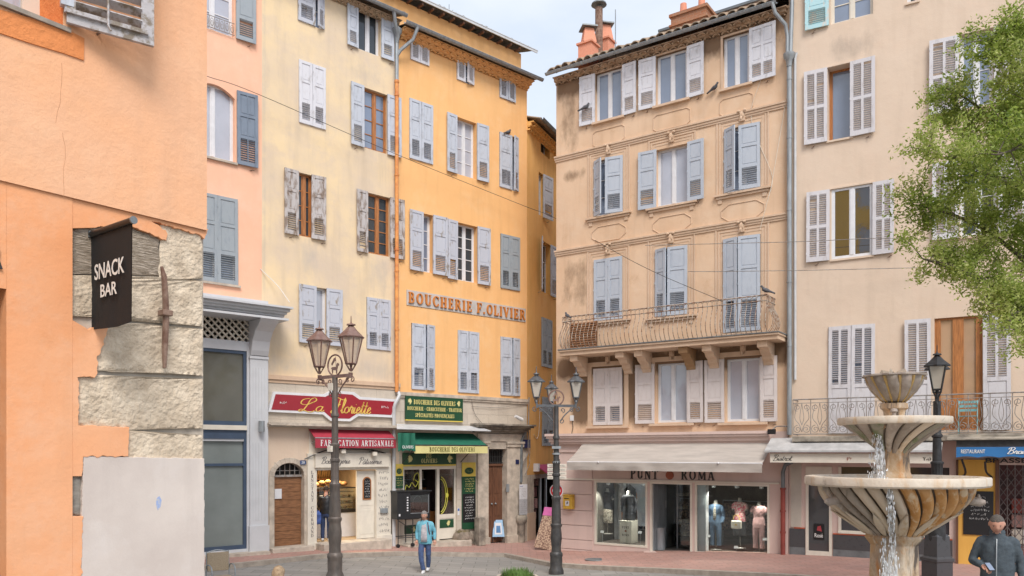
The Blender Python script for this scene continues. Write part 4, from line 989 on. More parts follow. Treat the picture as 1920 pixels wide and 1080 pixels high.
# door leaf with oval chalkboard
ddu0,ddu1,ddz0,ddz1 = FP.rect(669,706,882,1012,-.02)
dl = MB(); dl.box(ddu0,ddu1,.03,.08,zi,ddz1); 
for (fa,fb) in ((.06,.42),(.48,.93)): dl.box(ddu0+.1,ddu1-.1,.022,.03,zi+(ddz1-zi)*fa,zi+(ddz1-zi)*fb)
dlo = dl.build('door', M['cream_paint'], C, bevel=.006)
cbd = FP.root('oval_chalkboard', 'arched wooden framed menu chalkboard on the bakery door', 'chalkboard')
cu, cz0, cz1 = (ddu0+ddu1)/2, FP.z(684,937), FP.z(684,894)
def archpoly(c,w_,z0,z1): return [(c-w_,z0),(c+w_,z0)]+[(c+w_*math.cos(math.pi*k/10), z1-w_+w_*math.sin(math.pi*k/10)) for k in range(11)]
m = MB(); m.prism(archpoly(cu,.15,cz0,cz1),-.0,.02); m.build('frame', M['wood_orange'], cbd); m = MB(); m.prism(archpoly(cu,.115,cz0+.035,cz1-.035),-.006,.0); m.build('board', M['black'], cbd)
scribble(cbd, cu-.09,cu+.09,cz0+.06,cz1-.1,-.006,M['text_white'],7,4,.007)
MB().box(bx0-.1,uy1-.3,-.62,.1,gz-.5,zi-.01).build('shop_step', M['stone'], C, bevel=.02)
# red awning
aw = FP.root('red_awning', 'red fabric awning lettered FABRICATION ARTISANALE over the bakery door', 'awning')
a0,a1 = FP.u(591,.42),FP.u(742,.42); za,zb_ = FP.z(666,822,.42),FP.z(666,840,.42); ztp = FP.z(666,806,.1)
redm = pm('red_canvas', (.40,.035,.06), .7, var=.08, scale=6, bump=.15, bscale=60); redd = pm('deep_red_sign', (.33,.018,.03), .35, var=.04)
m = MB(); m.add([(a0,-.42,za),(a1,-.42,za),(a1,-.03,ztp),(a0,-.03,ztp),(a0,-.40,za-.01),(a1,-.40,za-.01),(a1,-.03,ztp-.02),(a0,-.03,ztp-.02)],[(0,1,2,3),(7,6,5,4),(0,3,7,4),(1,5,6,2)]); m.build('canopy', redm, aw)
vs=[];nn=24
for k in range(nn+1): 
    x=a0+(a1-a0)*k/nn; vs+= [(x,-.425,za),(x,-.425-.01*math.sin(k*1.1),zb_)]
m = MB(); m.add(vs,[(2*k,2*k+1,2*k+3,2*k+2) for k in range(nn)]); m.add([(a,b+.006,c) for a,b,c in vs],[(2*k+2,2*k+3,2*k+1,2*k) for k in range(nn)]); m.build('valance', redm, aw)
serif('FABRICATION ARTISANALE', aw, FP.u(601,.44),FP.u(738,.44),FP.z(670,836.5,.44),FP.z(670,825.5,.44),-.438,M['text_white'],ext=.004,gap=.16)
m = MB(); m.tube([(a0,-.42,za),(a1,-.42,za)],.018,8); m.tube([(a0+.1,-.42,za),(a0+.1,-.02,za-.15)],.014,6); m.tube([(a1-.1,-.42,za),(a1-.1,-.02,za-.15)],.014,6); m.build('frame', M['zinc'], aw)
# main sign
sg = FP.root('bakery_sign', 'large dark red shop sign with gold script La Floriette and white border', 'sign')
outp = [(503,772),(513,734),(608,739),(622,732),(664,735),(676,744),(745,749),(738,783),(672,780),(657,790),(620,789),(606,777)]
inp_ = [(509,768),(517,739),(610,744),(624,737),(661,740),(674,749),(740,753),(734,778),(670,775),(655,785),(622,784),(608,772)]
m = MB(); m.prism([FP.P(x,y,.12) for x,y in outp], -.12, -.04); m.build('border', M['white_paint'], sg)
m = MB(); m.prism([FP.P(x,y,.13) for x,y in inp_], -.127, -.12); m.build('panel', redd, sg)
cursive('La', sg, FP.u(560,.13),FP.u(604,.13),FP.z(582,771,.13),FP.z(582,748,.13),-.1275,M['text_gold'],th=.12)
cursive('Floriette', sg, FP.u(620,.13),FP.u(694,.13),FP.z(660,775,.13),FP.z(660,748,.13),-.1275,M['text_gold'],th=.10)
scribble(sg, FP.u(524,.13),FP.u(541,.13),FP.z(532,759,.13),FP.z(532,751,.13),-.1275,M['text_white'],1,8,.014); scribble(sg, FP.u(714,.13),FP.u(730,.13),FP.z(722,767,.13),FP.z(722,759,.13),-.1275,M['text_white'],1,9,.014)
# spotlights and cable
for i,(px,py) in enumerate(((643,845),(702,850))):
    u_,z_ = FP.P(px,py,.3); fl = FP.root('sign_floodlight', ('boxy cream spotlight over the word Boulangerie','boxy cream spotlight over the word Pâtisserie')[i], 'spotlight', u=u_, w=.3, z=z_, ); fl['group']='spotlights over the bakery fascia'
    m = MB(); m.box(-.07,.07,-.06,.05,-.08,.04); m.build('housing', M['cream_paint'], fl, bevel=.01); m = MB(); m.tube([(0,.0,.04),(0,.05,.08),(0,.28,.06)],.012,6); m.build('arm', M['iron'], fl)
cbp = FP.root('black_cable', 'thick black cable looping over the bakery fascia from the number plate', 'cable')
m = MB(); m.tube(bend([(FP.P(571,861,.1)[0],-.1,FP.P(571,861,.1)[1]),(FP.P(590,852,.15)[0],-.18,FP.P(590,852,.15)[1]),(FP.P(620,841,.2)[0],-.25,FP.P(620,843,.2)[1]),(FP.P(690,843,.2)[0],-.25,FP.P(690,843,.2)[1]),(FP.P(722,850,.15)[0],-.18,FP.P(722,850,.15)[1])],8),.018,6); m.build('cable', M['black'], cbp, smooth=True)
MB().box(FP.u(714,.15),FP.u(727,.15),-.17,-.1,FP.z(720,962,.15),FP.z(720,953,.15)).build('letterbox', M['zinc'], C, bevel=.005)

# ================================================================== D: amber house with the butcher
HD = House(FP, 'amber_orange_house', 'tall amber orange house with raised lettering BOUCHERIE F.OLIVIER')
D = HD.r; hD = HD.win
hD(769,804,74,118,closed=(0,0),kind='L1',mat='sh_white'); hD(856,888,112,155,closed=(0,14),kind='L1',mat='sh_white'); hD(936,966,148,188,closed=(0,4),kind='L1',mat='sh_lav')
hD(767,811,191,303,closed=(0,0),mat='sh_lav'); hD(857,893,225,331,left=(838,857),right=(895,916),mat='sh_lav',munt=4,pane='pane_light',rec=.22); hD(936,971,253,355,closed=(0,22),split=.66,mat='sh_lav')
hD(794,812,402,511,left=(768,794),right=(812,838),mat='sh_worn',munt=4,casem=1,rec=.24); hD(858,895,421,528,left=(839,858),right=(896,919),mat='sh_worn',munt=5,rec=.24,pane='pane_dark'); hD(938,974,442,543,closed=(0,0),mat='sh_grey')
hD(771,814,608,731,closed=(0,14),split=.6,mat='sh_lav'); hD(858,897,621,737,closed=(0,0),mat='sh_lav'); hD(938,974,633,742,closed=(0,10),split=.6,mat='sh_lav')
zDs = FP.z(870,743); ZD = FP.z(872,87,.50)-.42
wall('wall', D, uCD, uDE, zDs, ZD+.38, HD.holes, M['stuccoD'])
genoise(D, uCD, uDE+.02, ZD+.37, 3, M['stuccoD'], pitch=.28, step=.12, rise=.095, w0=.07)
gutter(D, uCD-.1, uDE+.3, ZD+.42, .50, M['zinc'], .08)
# set-back attic storey and its roof
wa = -1.6; zA = FP.z(985,100,wa); uA = FP.u(977,wa)
m = MB(); m.box(uCD-.3,uA,-wa,6,ZD,zA-.1); m.build('attic_wall', M['stuccoD'], D)
tile_roof('roof', D, uCD-1.0, uA+.35, zA+.02, -wa+.0-3.2+.35+.0 if False else wa+.38, 4, R(15), M['tile_dark'], 5)
gutter(D, uCD-1.0, uA+.42, zA-.03, wa+.45, M['pvc'], .055)
m = MB(); m.box(uCD-1,uA+.40,-wa-.50,-wa-.47,zA-.12,zA-.0); m.build('fascia', M['pvc'], D)
m = MB(); x = uCD
while x < uA: m.box(x,x+.07,-wa-.30,-wa+.05,zA-.13,zA-.06); x += .45
m.build('rafter', M['wood_brown'], D)
tile_roof('lower_roof', D, uCD, uDE+.1, ZD+.40, .46, 2.4, R(12), M['tile'], 6)
an_ = FP.root('roof_aerial', 'thin television aerial standing on the amber house roof', 'aerial', u=FP.u(842,-3), w=-3, z=zA+.2)
m = MB(); m.tube([(0,0,0),(0,0,1.3)],.015,5); m.tube([(-.1,0,1.1),(2.0,0,.8)],.012,5)
for k in range(12): m.tube([(.1+k*.16,-.12,1.08-k*.022),(.1+k*.16,.12,1.08-k*.022)],.008,4)
m.build('aerial_rods', M['zinc'], an_)
# lettering band
q = [FP.P(x,y,.03) for x,y in ((763,543),(988,579),(988,605),(763,571))]
zt_ = (q[0][1]+q[1][1])/2; zb_ = (q[2][1]+q[3][1])/2
m = MB(); m.box(q[0][0],q[1][0]-.05,-.022,-.0,zb_,zt_); m.build('lettering_band', pm('grey_band_paint', (.56,.53,.50), .8, var=.1, scale=3), D)
serif('BOUCHERIE F.OLIVIER', D, FP.u(766,.05),FP.u(985,.05),zb_+.075,zt_-.065,-.022,pm('orange_raised_letters', (.62,.22,.045), .6, var=.06),ext=.045,gap=.15)
# stone ground floor
zf = [(bt) for bt in (0,)]
pu0,pu1,pz0,pz1 = FP.rect(913,948,842,1024)
w1 = FP.rect(756,790,880,972,.03); w2 = FP.rect(790,822,878,1000,.03)
gzD = g(*FP.wpt(-5,0,0).xy)+.12
su0,su1,sz0,sz1 = FP.rect(755,856,850,1000)
wall('ground_floor_wall', D, uCD, uDE, -2, zDs, [(su0,su1,gzD,sz1,.25),(pu0,pu1,-2,pz1,.3)], M['stoneCD'], depth=7, revmat=M['stone'])
m = MB(); m.box(uCD,uDE+.03,-.07,.0,zDs-.09,zDs+.02); m.box(uCD,uDE+.02,-.04,0,zDs-.16,zDs-.09); m.build('string_course', M['stone'], D)
zk = FP.z(870,806); m = MB(); m.box(uCD,uDE+.04,-.05,.0,zk,zk+.12); m.build('band', M['stone_dark'], D)
# portal
m = MB(); p0,p1 = FP.u(893),FP.u(913); p2,p3 = FP.u(948),FP.u(977); zcap = FP.z(930,832)
for a,b in ((p0,p1),(p2,p3)):
    m.box(a,b,-.10,.0,-2,zcap); m.box(a-.04,b+.04,-.15,.0,-2,FP.z((893+977)/2,1005)); m.box(a-.03,b+.03,-.14,0,zcap-.12,zcap); m.box(a-.05,b+.05,-.17,0,zcap,zcap+.08)
m.box(p0,p3,-.10,0,zcap+.08,zcap+.34); m.box(p1,p2,-.06,.0,pz1,zcap+.08); m.build('portal', M['stone'], D, bevel=.008)
m = MB(); zc_ = FP.z(930,812)
for i,(wd,dz) in enumerate(((.15,0),(.22,.06),(.30,.13),(.42,.19),(.50,.25))): m.box(p0-.12-wd*.3,p3+.06+wd*.45,-wd,0,zc_+dz,zc_+dz+.058)
m.build('portal_cornice', M['stone_dark'], D)
ztr = FP.z(930,873); gzp = g(*FP.wpt(pu0,0,0).xy)+.12
m = MB(); m.box(pu0,pu1,.18,.24,gzp,ztr); c_=(pu0+pu1)/2
for a,b in ((pu0+.06,c_-.03),(c_+.03,pu1-.06)):
    for fa,fb in ((.05,.30),(.34,.60),(.64,.96)): m.box(a+.05,b-.05,.165,.18,gzp+(ztr-gzp)*fa,gzp+(ztr-gzp)*fb)
m.box(c_-.03,c_+.03,.16,.18,gzp,ztr); m.box(pu0,pu1,.13,.2,ztr-.02,ztr+.06); do = m.build('door', M['wood_brown'], D, bevel=.006)
m = MB(); m.sphere((c_-.09,.14,gzp+1.35),.035,8,6); m.sphere((c_+.09,.14,gzp+1.35),.035,8,6); m.build('handle', M['zinc'], do, smooth=True)
m = MB(); n_=8
for k in range(n_): x = pu0+(k+.5)*(pu1-pu0)/n_; m.box(x-.012,x+.012,.14,.16,ztr+.06,pz1); 
for k in range(3): zz_ = ztr+.1+k*(pz1-ztr-.16)/2; m.box(pu0,pu1,.145,.155,zz_-.01,zz_+.01)
m.build('transom_grille', M['iron'], D); MB().box(pu0,pu1,.24,.30,gzp,pz1).build('door_backing', M['void'], D)
for (px,py,nm,lb,ct,s_) in ((949,915,'intercom','small steel intercom panel on the stone portal pilaster','intercom',(.07,.14)),(967,866,'house_number_plate','small dark blue number plate high on the portal pilaster','number plate',(.08,.08)),(983,832,'street_name_plate','dark blue street name plate half hidden behind drainpipes at the alley corner','street sign',(.22,.15))):
    u_,z_ = FP.P(px+3,py,.11); r_ = FP.root(nm, lb, ct, u=u_, w=.10, z=z_); MB().box(-s_[0],s_[0],-.02,.0,-s_[1],s_[1]).build('plate', M['zinc'] if nm=='intercom' else pm('navy_enamel', (.02,.03,.10), .35), r_, bevel=.004)
# corner pipes and cables
m = MB(); 
def pipe(F, pts, r, w=.12): return [(F.P(x,y,w)[0],-w,F.P(x,y,w)[1]) for x,y in pts]
m.tube(pipe(FP,[(982,800),(984,812),(978,826),(977,905)],.05), .05, 8); m.build('drainpipe', M['zinc_dark'], D, smooth=True)
m = MB(); m.tube(pipe(FP,[(992,745),(991,800),(990,850),(984,862),(978,872)],.02), .022, 6); m.tube(pipe(FP,[(994,800),(993,870),(985,890)],.02,.14), .012, 6)
m.tube(bend([Vector(p) for p in pipe(FP,[(884,762),(905,763),(935,764),(985,758)],0,.05)],4),.008,5); m.tube(bend([Vector(p) for p in pipe(FP,[(884,748),(890,775),(903,793)],0,.05)],4),.008,5); m.build('cable', M['iron_grey'], D)
# drainpipe between straw and amber houses
m = MB(); xs_ = FP.u(744,.12); zz_ = ZC+.1
m.tube([(xs_-.30,-.42,ZC+.33),(xs_-.22,-.35,ZC+.05),(xs_-.0,-.2,ZC-.25),(xs_,-.12,ZC-.45)],.055,8); m.tube([(xs_+.5,-.55,ZD+.36),(xs_+.42,-.4,ZD-.0),(xs_+.1,-.2,ZD-.35),(xs_,-.12,ZD-.55)],.055,8)
m.lathe([(.06,-.3),(.08,-.1),(.15,0),(.16,.12),(.13,.14)],12,(xs_,-.13,FP.z(744,62,.12))); m.tube([(xs_,-.12,FP.z(744,64,.12)),(xs_,-.12,FP.z(744,150,.12))],.055,10); m.build('drainpipe', M['zinc'], D, smooth=True)
m = MB(); m.tube([(xs_,-.12,FP.z(744,150,.12)),(xs_,-.12,zDs)],.06,10)
for py in (155,180,330,470,510,620): z_ = FP.z(744,py,.12); m.tube([(xs_,-.12,z_),(xs_,-.12,z_+.06)],.075,10)
m.build('painted_drainpipe', M['pipe_or'], D, smooth=True)
m = MB(); m.tube([(xs_+.05,-.12,zDs),(xs_+.05,-.2,zDs-.1),(xs_-.1,-.2,zDs-.35),(xs_-.12,-.14,zDs-.5),(xs_-.12,-.14,gzD)],.055,8)
for py in (860,920,960): z_ = FP.z(738,py,.12); m.tube([(xs_-.12,-.14,z_),(xs_-.12,-.14,z_+.05)],.07,8)
m.build('white_drainpipe', M['pvc'], D, smooth=True)
# butcher shopfront
green = pm('bottle_green_board', (.015,.075,.035), .4, var=.08); ylw = pm('butcher_yellow', (.72,.55,.10), .6, var=.05); paley = pm('pale_yellow_canvas', (.70,.64,.28), .7, var=.05, bump=.1)
f = MB(); y0,y1 = .05,.13; X = lambda px: FP.u(px,-.05); Z = lambda py, px=805: FP.z(px,py,-.05)
f.box(su0,su1,y0-.02,y1,Z(880),Z(871)); f.box(su0,X(758),y0,y1,gzD,Z(880)); f.box(X(787),X(791),y0,y1,gzD,Z(880)); f.box(X(819),X(824),y0,y1,gzD,Z(880)); f.box(X(852),su1,y0,y1,gzD,Z(880)); f.box(X(758),X(787),y0,y1,Z(980),Z(972)); f.box(X(758),X(787),y0+.001,y1,gzD,Z(999))
f.box(X(758),X(787),y0+.02,y1,Z(999),Z(980)); f.box(X(824),X(852),y0+.001,y1,Z(974),Z(966)); f.box(X(824),X(852),y0+.02,y1,gzD+.1,Z(974))
f.build('butcher_shopfront', M['cream_paint'], D)
m = MB(); m.box(X(758),X(787),y0+.03,y0+.045,Z(972),Z(880)); m.box(X(824),X(852),y0+.03,y0+.045,Z(966),Z(880)); m.build('shop_window_pane', M['glass_dim'], D)
MB().box(X(759),X(786),y0+.008,y0+.02,Z(998),Z(982)).build('green_panel', green, D); MB().box(X(825),X(851),y0+.008,y0+.02,Z(992),Z(976)).build('green_panel', green, D)
m = MB(); m.box(su0-.1,su1+.1,2.2,2.3,gzD,sz1+.1); m.box(su0-.2,su0-.1,.13,2.2,gzD,sz1+.1); m.box(su1+.1,su1+.2,.13,2.2,gzD,sz1+.1); m.box(su0-.1,su1+.1,.2,2.2,sz1,sz1+.1); m.box(su0-.1,su1+.1,.2,2.2,gzD-.1,gzD+.05); m.build('shop_interior', pm('butcher_interior', (.13,.085,.085), .8, var=.3, scale=3), D)
m = MB(); rnd = random.Random(9)
for r_ in range(4):
    m.k = 0; m.box(su0,su1,1.8,2.15,gzD+.5+r_*.5,gzD+.53+r_*.5); x = su0+.1
    while x < su1: m.box(x,x+rnd.uniform(.06,.14),1.85,2.1,gzD+.53+r_*.5,gzD+.6+r_*.5+rnd.random()*.25,k=rnd.choice((1,2,3))); x += rnd.uniform(.14,.3)
m.box(X(800),X(850),1.0,1.6,gzD,gzD+.95,k=1)
shv = FP.root('butcher_shelves', 'stocked shelves and counter seen dimly inside the butcher shop', 'shelves'); m.build('stock', [M['white_paint'],M['wood_orange'],pm('mauve_goods', (.25,.12,.2), .6),M['cream_paint']], shv)
# yellow logo drawings on the glass
m = MB(); cx_,cz_ = X(824)+.18,Z(930)
m.tube([(cx_-.15+.32*math.cos(a),y0+.022,cz_+.62*math.sin(a)) for a in [R(-80+160*k/16) for k in range(17)]],.014,4); m.tube([(cx_-.15+.25*math.cos(a),y0+.022,cz_+.55*math.sin(a)) for a in [R(-80+160*k/16) for k in range(17)]],.012,4); m.sphere((cx_+.15,y0+.02,cz_),(.06,.01,.08),8,6)
m.tube(bend([(X(760),y0+.022,Z(920)),(X(763),y0+.022,Z(908)),(X(768),y0+.022,Z(913)),(X(773),y0+.022,Z(904)),(X(780),y0+.022,Z(912)),(X(786),y0+.022,Z(902)),(X(786),y0+.022,Z(922))],4),.012,4)
m.tube(bend([(X(776),y0+.022,Z(900)),(X(779),y0+.022,Z(890)),(X(785),y0+.022,Z(887)),(X(786),y0+.022,Z(903)),(X(779),y0+.022,Z(899))],4),.014,4); m.build('window_drawing', pm('acid_yellow', (.65,.62,.08), .6), D)
def olive(par, cx, cz, y, s_, mat, flip=1, seed=0):
    rnd = random.Random(seed); m = MB()
    for k in range(9):
        a = R(-60+k*15)+(0 if flip>0 else math.pi); L_ = s_*rnd.uniform(.7,1.1); dx,dz = math.cos(a)*L_,math.sin(a)*L_*.8; nx_,nz_ = -dz*.13,dx*.13
        m.add([(cx,y-.004-k*.0003,cz),(cx+dx*.5-nx_,y-.004-k*.0003,cz+dz*.5-nz_),(cx+dx,y-.004-k*.0003,cz+dz),(cx+dx*.5+nx_,y-.004-k*.0003,cz+dz*.5+nz_)],[(0,1,2,3)])
    for k in range(3): m.sphere((cx+flip*s_*(.1+.2*k),y,cz-s_*.25*(k%2)),(s_*.14,.006,s_*.18),8,6)
    return m.build('olive_branch', mat, par)
s1 = FP.root('butcher_fascia_sign', 'green and yellow board DES OLIVIERS with olive branches under the green awning', 'sign')
a0,a1,b0,b1 = FP.rect(756,855,849,871,.06); m = MB(); m.box(a0,a1,-.06,-.001,b0,b1); m.build('board', green, s1); m = MB(); m.box(a0,a1,-.064,-.001,b0-.05,b0-.001); m.build('edge', ylw, s1)
serif('DES', s1, FP.u(799,.07),FP.u(809,.07),FP.z(804,858,.07),FP.z(804,851,.07),-.06,paley,ext=.004); serif('OLIVIERS', s1, FP.u(790,.07),FP.u(820,.07),FP.z(805,868,.07),FP.z(805,860,.07),-.06,paley,ext=.004)
olive(s1,a0+.35,(b0+b1)/2,-.062,.22,paley,-1,1); olive(s1,a1-.35,(b0+b1)/2,-.062,.22,paley,1,2)
olive(D,(X(759)+X(786))/2,Z(990),y0+.006,.17,paley,1,3); olive(D,(X(825)+X(851))/2,Z(984),y0+.006,.17,paley,1,4)
s2 = FP.root('butcher_upper_sign', 'dark green board lettered BOUCHERIE DES OLIVIERS in gold above the green awning', 'sign')
a0,a1,b0,b1 = FP.rect(761,868,745,788,.09); m = MB(); m.box(a0,a1,-.09,-.03,b0,b1); m.build('board', green, s2); m = MB(); m.box(a0,a1,-.094,-.03,b0-.035,b0-.001); m.build('edge', ylw, s2)
hh = b1-b0
serif('BOUCHERIE DES OLIVIERS', s2, FP.u(776,.1),FP.u(854,.1),b0+hh*.66,b0+hh*.86,-.09,M['text_yellow'],ext=.006,gap=.14); serif('BOUCHERIE - CHARCUTERIE - TRAITEUR', s2, FP.u(764,.1),FP.u(866,.1),b0+hh*.40,b0+hh*.56,-.09,M['text_yellow'],ext=.006,gap=.14); serif('SPÉCIALITÉS PROVENÇALES', s2, FP.u(779,.1),FP.u(852,.1),b0+hh*.12,b0+hh*.28,-.09,M['text_yellow'],ext=.006,gap=.14)
olive(s2,a0+.22,b0+hh*.78,-.092,.16,paley,-1,5); olive(s2,a1-.24,b0+hh*.78,-.092,.16,paley,1,6)
# green awning
ag = FP.root('green_awning', 'bottle green awning with pale yellow valance lettered BOUCHERIE DES OLIVIERS', 'awning')
gcan = pm('green_canvas', (.012,.14,.085), .75, var=.1, scale=3, bump=.15, bscale=50)
wA = .85; a0,a1 = FP.u(777,wA),FP.u(914,wA); zf_ = FP.z(845,835,wA); zv = FP.z(845,850,wA); zt_ = FP.z(830,812,.1); b0_,b1_ = FP.u(752,.1)+.2,FP.u(905,.1)
b0_ = a0; b1_ = a1
vs=[(a0,-wA,zf_),(a1,-wA,zf_),(b1_,-.08,zt_),(b0_,-.08,zt_)]; m = MB(); m.add(vs+[(a,b,c-.012) for a,b,c in vs],[(0,1,2,3),(7,6,5,4),(0,3,7,4),(1,5,6,2),(0,4,5,1)]); m.build('canopy', gcan, ag)
m = MB(); vs=[]; nn=30
for k in range(nn+1): x=a0+(a1-a0)*k/nn; vs += [(x,-wA-.003,zf_),(x,-wA-.003-.008*math.sin(k*.9),zv)]
m.add(vs,[(2*k,2*k+1,2*k+3,2*k+2) for k in range(nn)]); m.add([(a,b+.006,c) for a,b,c in vs],[(2*k+2,2*k+3,2*k+1,2*k) for k in range(nn)]); m.build('valance', paley, ag)
serif('BOUCHERIE DES OLIVIERS', ag, FP.u(805,wA),FP.u(890,wA),FP.z(847,846.5,wA),FP.z(847,838.5,wA),-wA-.014,pm('olive_lettering', (.16,.15,.03), .6),ext=.004,gap=.14)
m = MB(); m.tube([(a0+.1,-wA+.03,zf_-.02),(a0+.1,-.05,zf_-.55)],.014,6); m.tube([(a1-.5,-wA+.03,zf_-.02),(a1-.5,-.05,zf_-.55)],.014,6); m.tube([(a0,-wA,zf_),(a1,-wA,zf_)],.02,6); m.build('arm', M['iron'], ag)
cz = FP.z(830,806,.5); m = MB(); m.add([(FP.u(744,.1)+.05,-.02,cz+.17),(a1+.25,-.02,cz+.17),(a1+.25,-.75,cz),(FP.u(744,.75),-.75,cz),(FP.u(744,.1)+.05,-.02,cz+.15),(a1+.25,-.02,cz+.15),(a1+.25,-.75,cz-.02),(FP.u(744,.75),-.75,cz-.02)],[(0,3,2,1),(4,5,6,7),(3,7,6,2),(0,1,5,4),(1,2,6,5),(0,4,7,3)]); m.build('cover', M['pvc'], ag)
# rolled side curtain
sc_ = FP.root('green_side_blind', 'dark green scalloped side blind at the left end of the butcher awning', 'blind')
u0_,u1_ = FP.u(746,.85),FP.u(778,.85); z0_,z1_ = FP.z(762,847,.85),FP.z(762,812,.85); vs=[];nn=16
for k in range(nn+1): x=u0_+(u1_-u0_)*k/nn; vs += [(x,-.85-.03*math.sin(k*.8),z1_),(x,-.85-.05*math.sin(k*.8+.5),z0_+.05*abs(math.sin(k*.6)))]
m = MB(); m.add(vs,[(2*k,2*k+1,2*k+3,2*k+2) for k in range(nn)]); m.add([(a,b+.01,c) for a,b,c in vs],[(2*k+2,2*k+3,2*k+1,2*k) for k in range(nn)]); m.build('cloth', gcan, sc_)
btext('OLIVIERS', sc_, u0_+.12,u1_-.1,z0_+.1,z0_+.19,-.91,M['text_white'],ext=.003)
# poster boards
def poster(nm, lab, x0,x1,y0_,y1_, split_, seed, board=True):
    r_ = FP.root(nm, lab, 'menu board'); a,b,c,d = FP.rect(x0,x1,y0_,y1_,.06); h_ = d-c
    m = MB(); m.box(a,b,-.06,-.02,d-h_*split_,d); m.build('yellow_panel', ylw, r_); m = MB(); m.box(a,b,-.06,-.02,c,d-h_*split_-.001); m.build('green_panel', green, r_)
    zc__ = d-h_*split_*.6; m = MB(); m.lathe([(.001,0),(1,0)],16); m2 = MB()
    pts = [((a+b)/2+(b-a)*.33*math.cos(k*math.pi/8), zc__+h_*split_*.24*math.sin(k*math.pi/8)) for k in range(16)]; m2.prism(pts,-.066,-.06); m2.build('badge', green, r_)
    m = MB(); cx=(a+b)/2; q_=[(cx-.09,zc__+h_*split_*.26),(cx-.09,zc__+h_*split_*.36),(cx-.13,zc__+h_*split_*.5),(cx-.07,zc__+h_*split_*.44),(cx+.02,zc__+h_*split_*.46),(cx+.10,zc__+h_*split_*.44),(cx+.12,zc__+h_*split_*.26)]
    m.prism(q_,-.0635,-.06); m.build('cow_drawing', M['text_gold'], r_)
    scribble(r_, cx-(b-a)*.22,cx+(b-a)*.22,zc__-.05,zc__+.05,-.067,M['text_yellow'],2,seed+3,.006)
    return r_,a,b,c,d
r_,a,b,c,d = poster('tall_menu_board','tall yellow, green and chalk menu board right of the butcher door',867,892,867,992,.21,1)
scribble(r_,a+.05,b-.05,c+(d-c)*.55,c+(d-c)*.77,-.061,M['text_yellow'],6,11,.012); m = MB(); m.box(a+.01,b-.01,-.064,-.06,c+(d-c)*.1,c+(d-c)*.53); m.build('chalk_panel', M['black'], r_); scribble(r_,a+.08,b-.08,c+(d-c)*.14,c+(d-c)*.5,-.065,M['text_white'],9,12,.010)
r_,a,b,c,d = poster('short_menu_board','short yellow and green menu board between white drainpipe and butcher window',741,756,870,915,.5,2)
scribble(r_,a+.04,b-.04,c+.05,c+(d-c)*.45,-.061,M['text_yellow'],4,14,.010)
st_ = FP.root('door_sticker', 'small blue and white sticker plate beside the butcher door', 'sticker', u=FP.u(860,.01), w=0, z=FP.z(860,959)); MB().box(-.04,.04,-.006,-.001,-.12,.12).build('plate', M['paper'], st_); MB().box(-.035,.035,-.009,-.006,.02,.1).build('blue_square', pm('sticker_blue', (.05,.15,.5), .5), st_)
MB().box(su0-.1,su1+.3,-.45,.2,gzD-.6,gzD+.06).build('shop_step', M['stone'], D, bevel=.02)
# ================================================================== E: ochre house down the alley
HE = House(FE, 'ochre_alley_house', 'narrow ochre house receding down the alley between amber and tan houses')
E = HE.r; LE = 9.0
zE = FE.z(992,213,.45); 
HE.win(1014,1031,252,292,mat='sh_lav',munt=1,casem=1,pane='pane_dark',rec=.25)
HE.win(1010,1019,325,405,left=None,right=(1019,1031,12),mat='sh_lav',munt=3,pane='pane_dark'); HE.win(1015,1033,455,550,left=(1008,1016,25),right=(1033,1043,3),mat='sh_lav',munt=3,pane='pane_dark',rec=.25)
HE.win(1015,1034,598,689,closed=(0,0),mat='sh_grey'); HE.win(1016,1036,745,836,closed=(0,0),mat='sh_grey')
ea,eb,ec,ed = FE.rect(1001,1038,893,1030)
gE = g(*FE.wpt(1.5,0,0).xy)+.12
wall('wall', E, 0.02, LE, FE.z(1000,890), zE+.2, HE.holes, M['stuccoE'], depth=6)
wall('shop_wall', E, 0.02, LE, -2, FE.z(1000,890), [(ea,ea+2.6,gE-.0,FE.z(1000,898),.9)], M['stone'], depth=6, revmat=M['void'])
genoise(E, 0.0, LE, zE+.12, 2, M['stuccoE'], pitch=.26, rise=.15, step=.14)
tile_roof('roof', E, 0.0, LE, zE+.16, .52, 4, R(16), M['tile'], 12); gutter(E, 0, LE, zE+.16, .58, M['zinc_dark'])
MB().box(ea,ea+2.6,.85,.95,gE,gE+3).build('shop_back', M['void'], E)
m = MB(); m.box(ea+.75,ea+.85,.05,.12,gE,gE+2.4); m.box(ea+1.3,ea+1.4,.05,.12,gE,gE+2.4); m.box(ea+.75,ea+1.4,.05,.12,gE+2.3,gE+2.4); m.build('shop_door_frame', M['zinc'], E)
m = MB(); m.box(0.02,.75,-.03,-.0,gE,gE+1.0); m.build('yellow_dado', M['trimF'], E)
m = MB(); P_ = [FE.P(x,y,.02) for x,y in ((1008,700),(1012,720),(1011,800),(1007,822),(1001,815))]; m.tube(bend([(a,-.02,b) for a,b in P_],5),.012,4); m.build('cable', M['cream_paint'], E)
# little magenta awning and goods
ma = FE.root('small_magenta_awning', 'small magenta awning folded over the alley shop entrance', 'awning')
zaw = FE.z(1006,876); m = MB(); m.add([(.75,-.05,zaw+.1),(2.2,-.05,zaw+.1),(2.2,-.7,zaw-.35),(.75,-.7,zaw-.35),(.75,-.05,zaw+.06),(2.2,-.05,zaw+.06),(2.2,-.7,zaw-.39),(.75,-.7,zaw-.39)],[(0,3,2,1),(4,5,6,7),(3,7,6,2),(0,1,5,4),(0,4,7,3)]); m.build('canopy', pm('magenta_canvas', (.42,.03,.12), .7), ma); MB().box(.60,.74,-.2,.0,zaw-.15,zaw+.14).build('winder', M['white_paint'], ma)
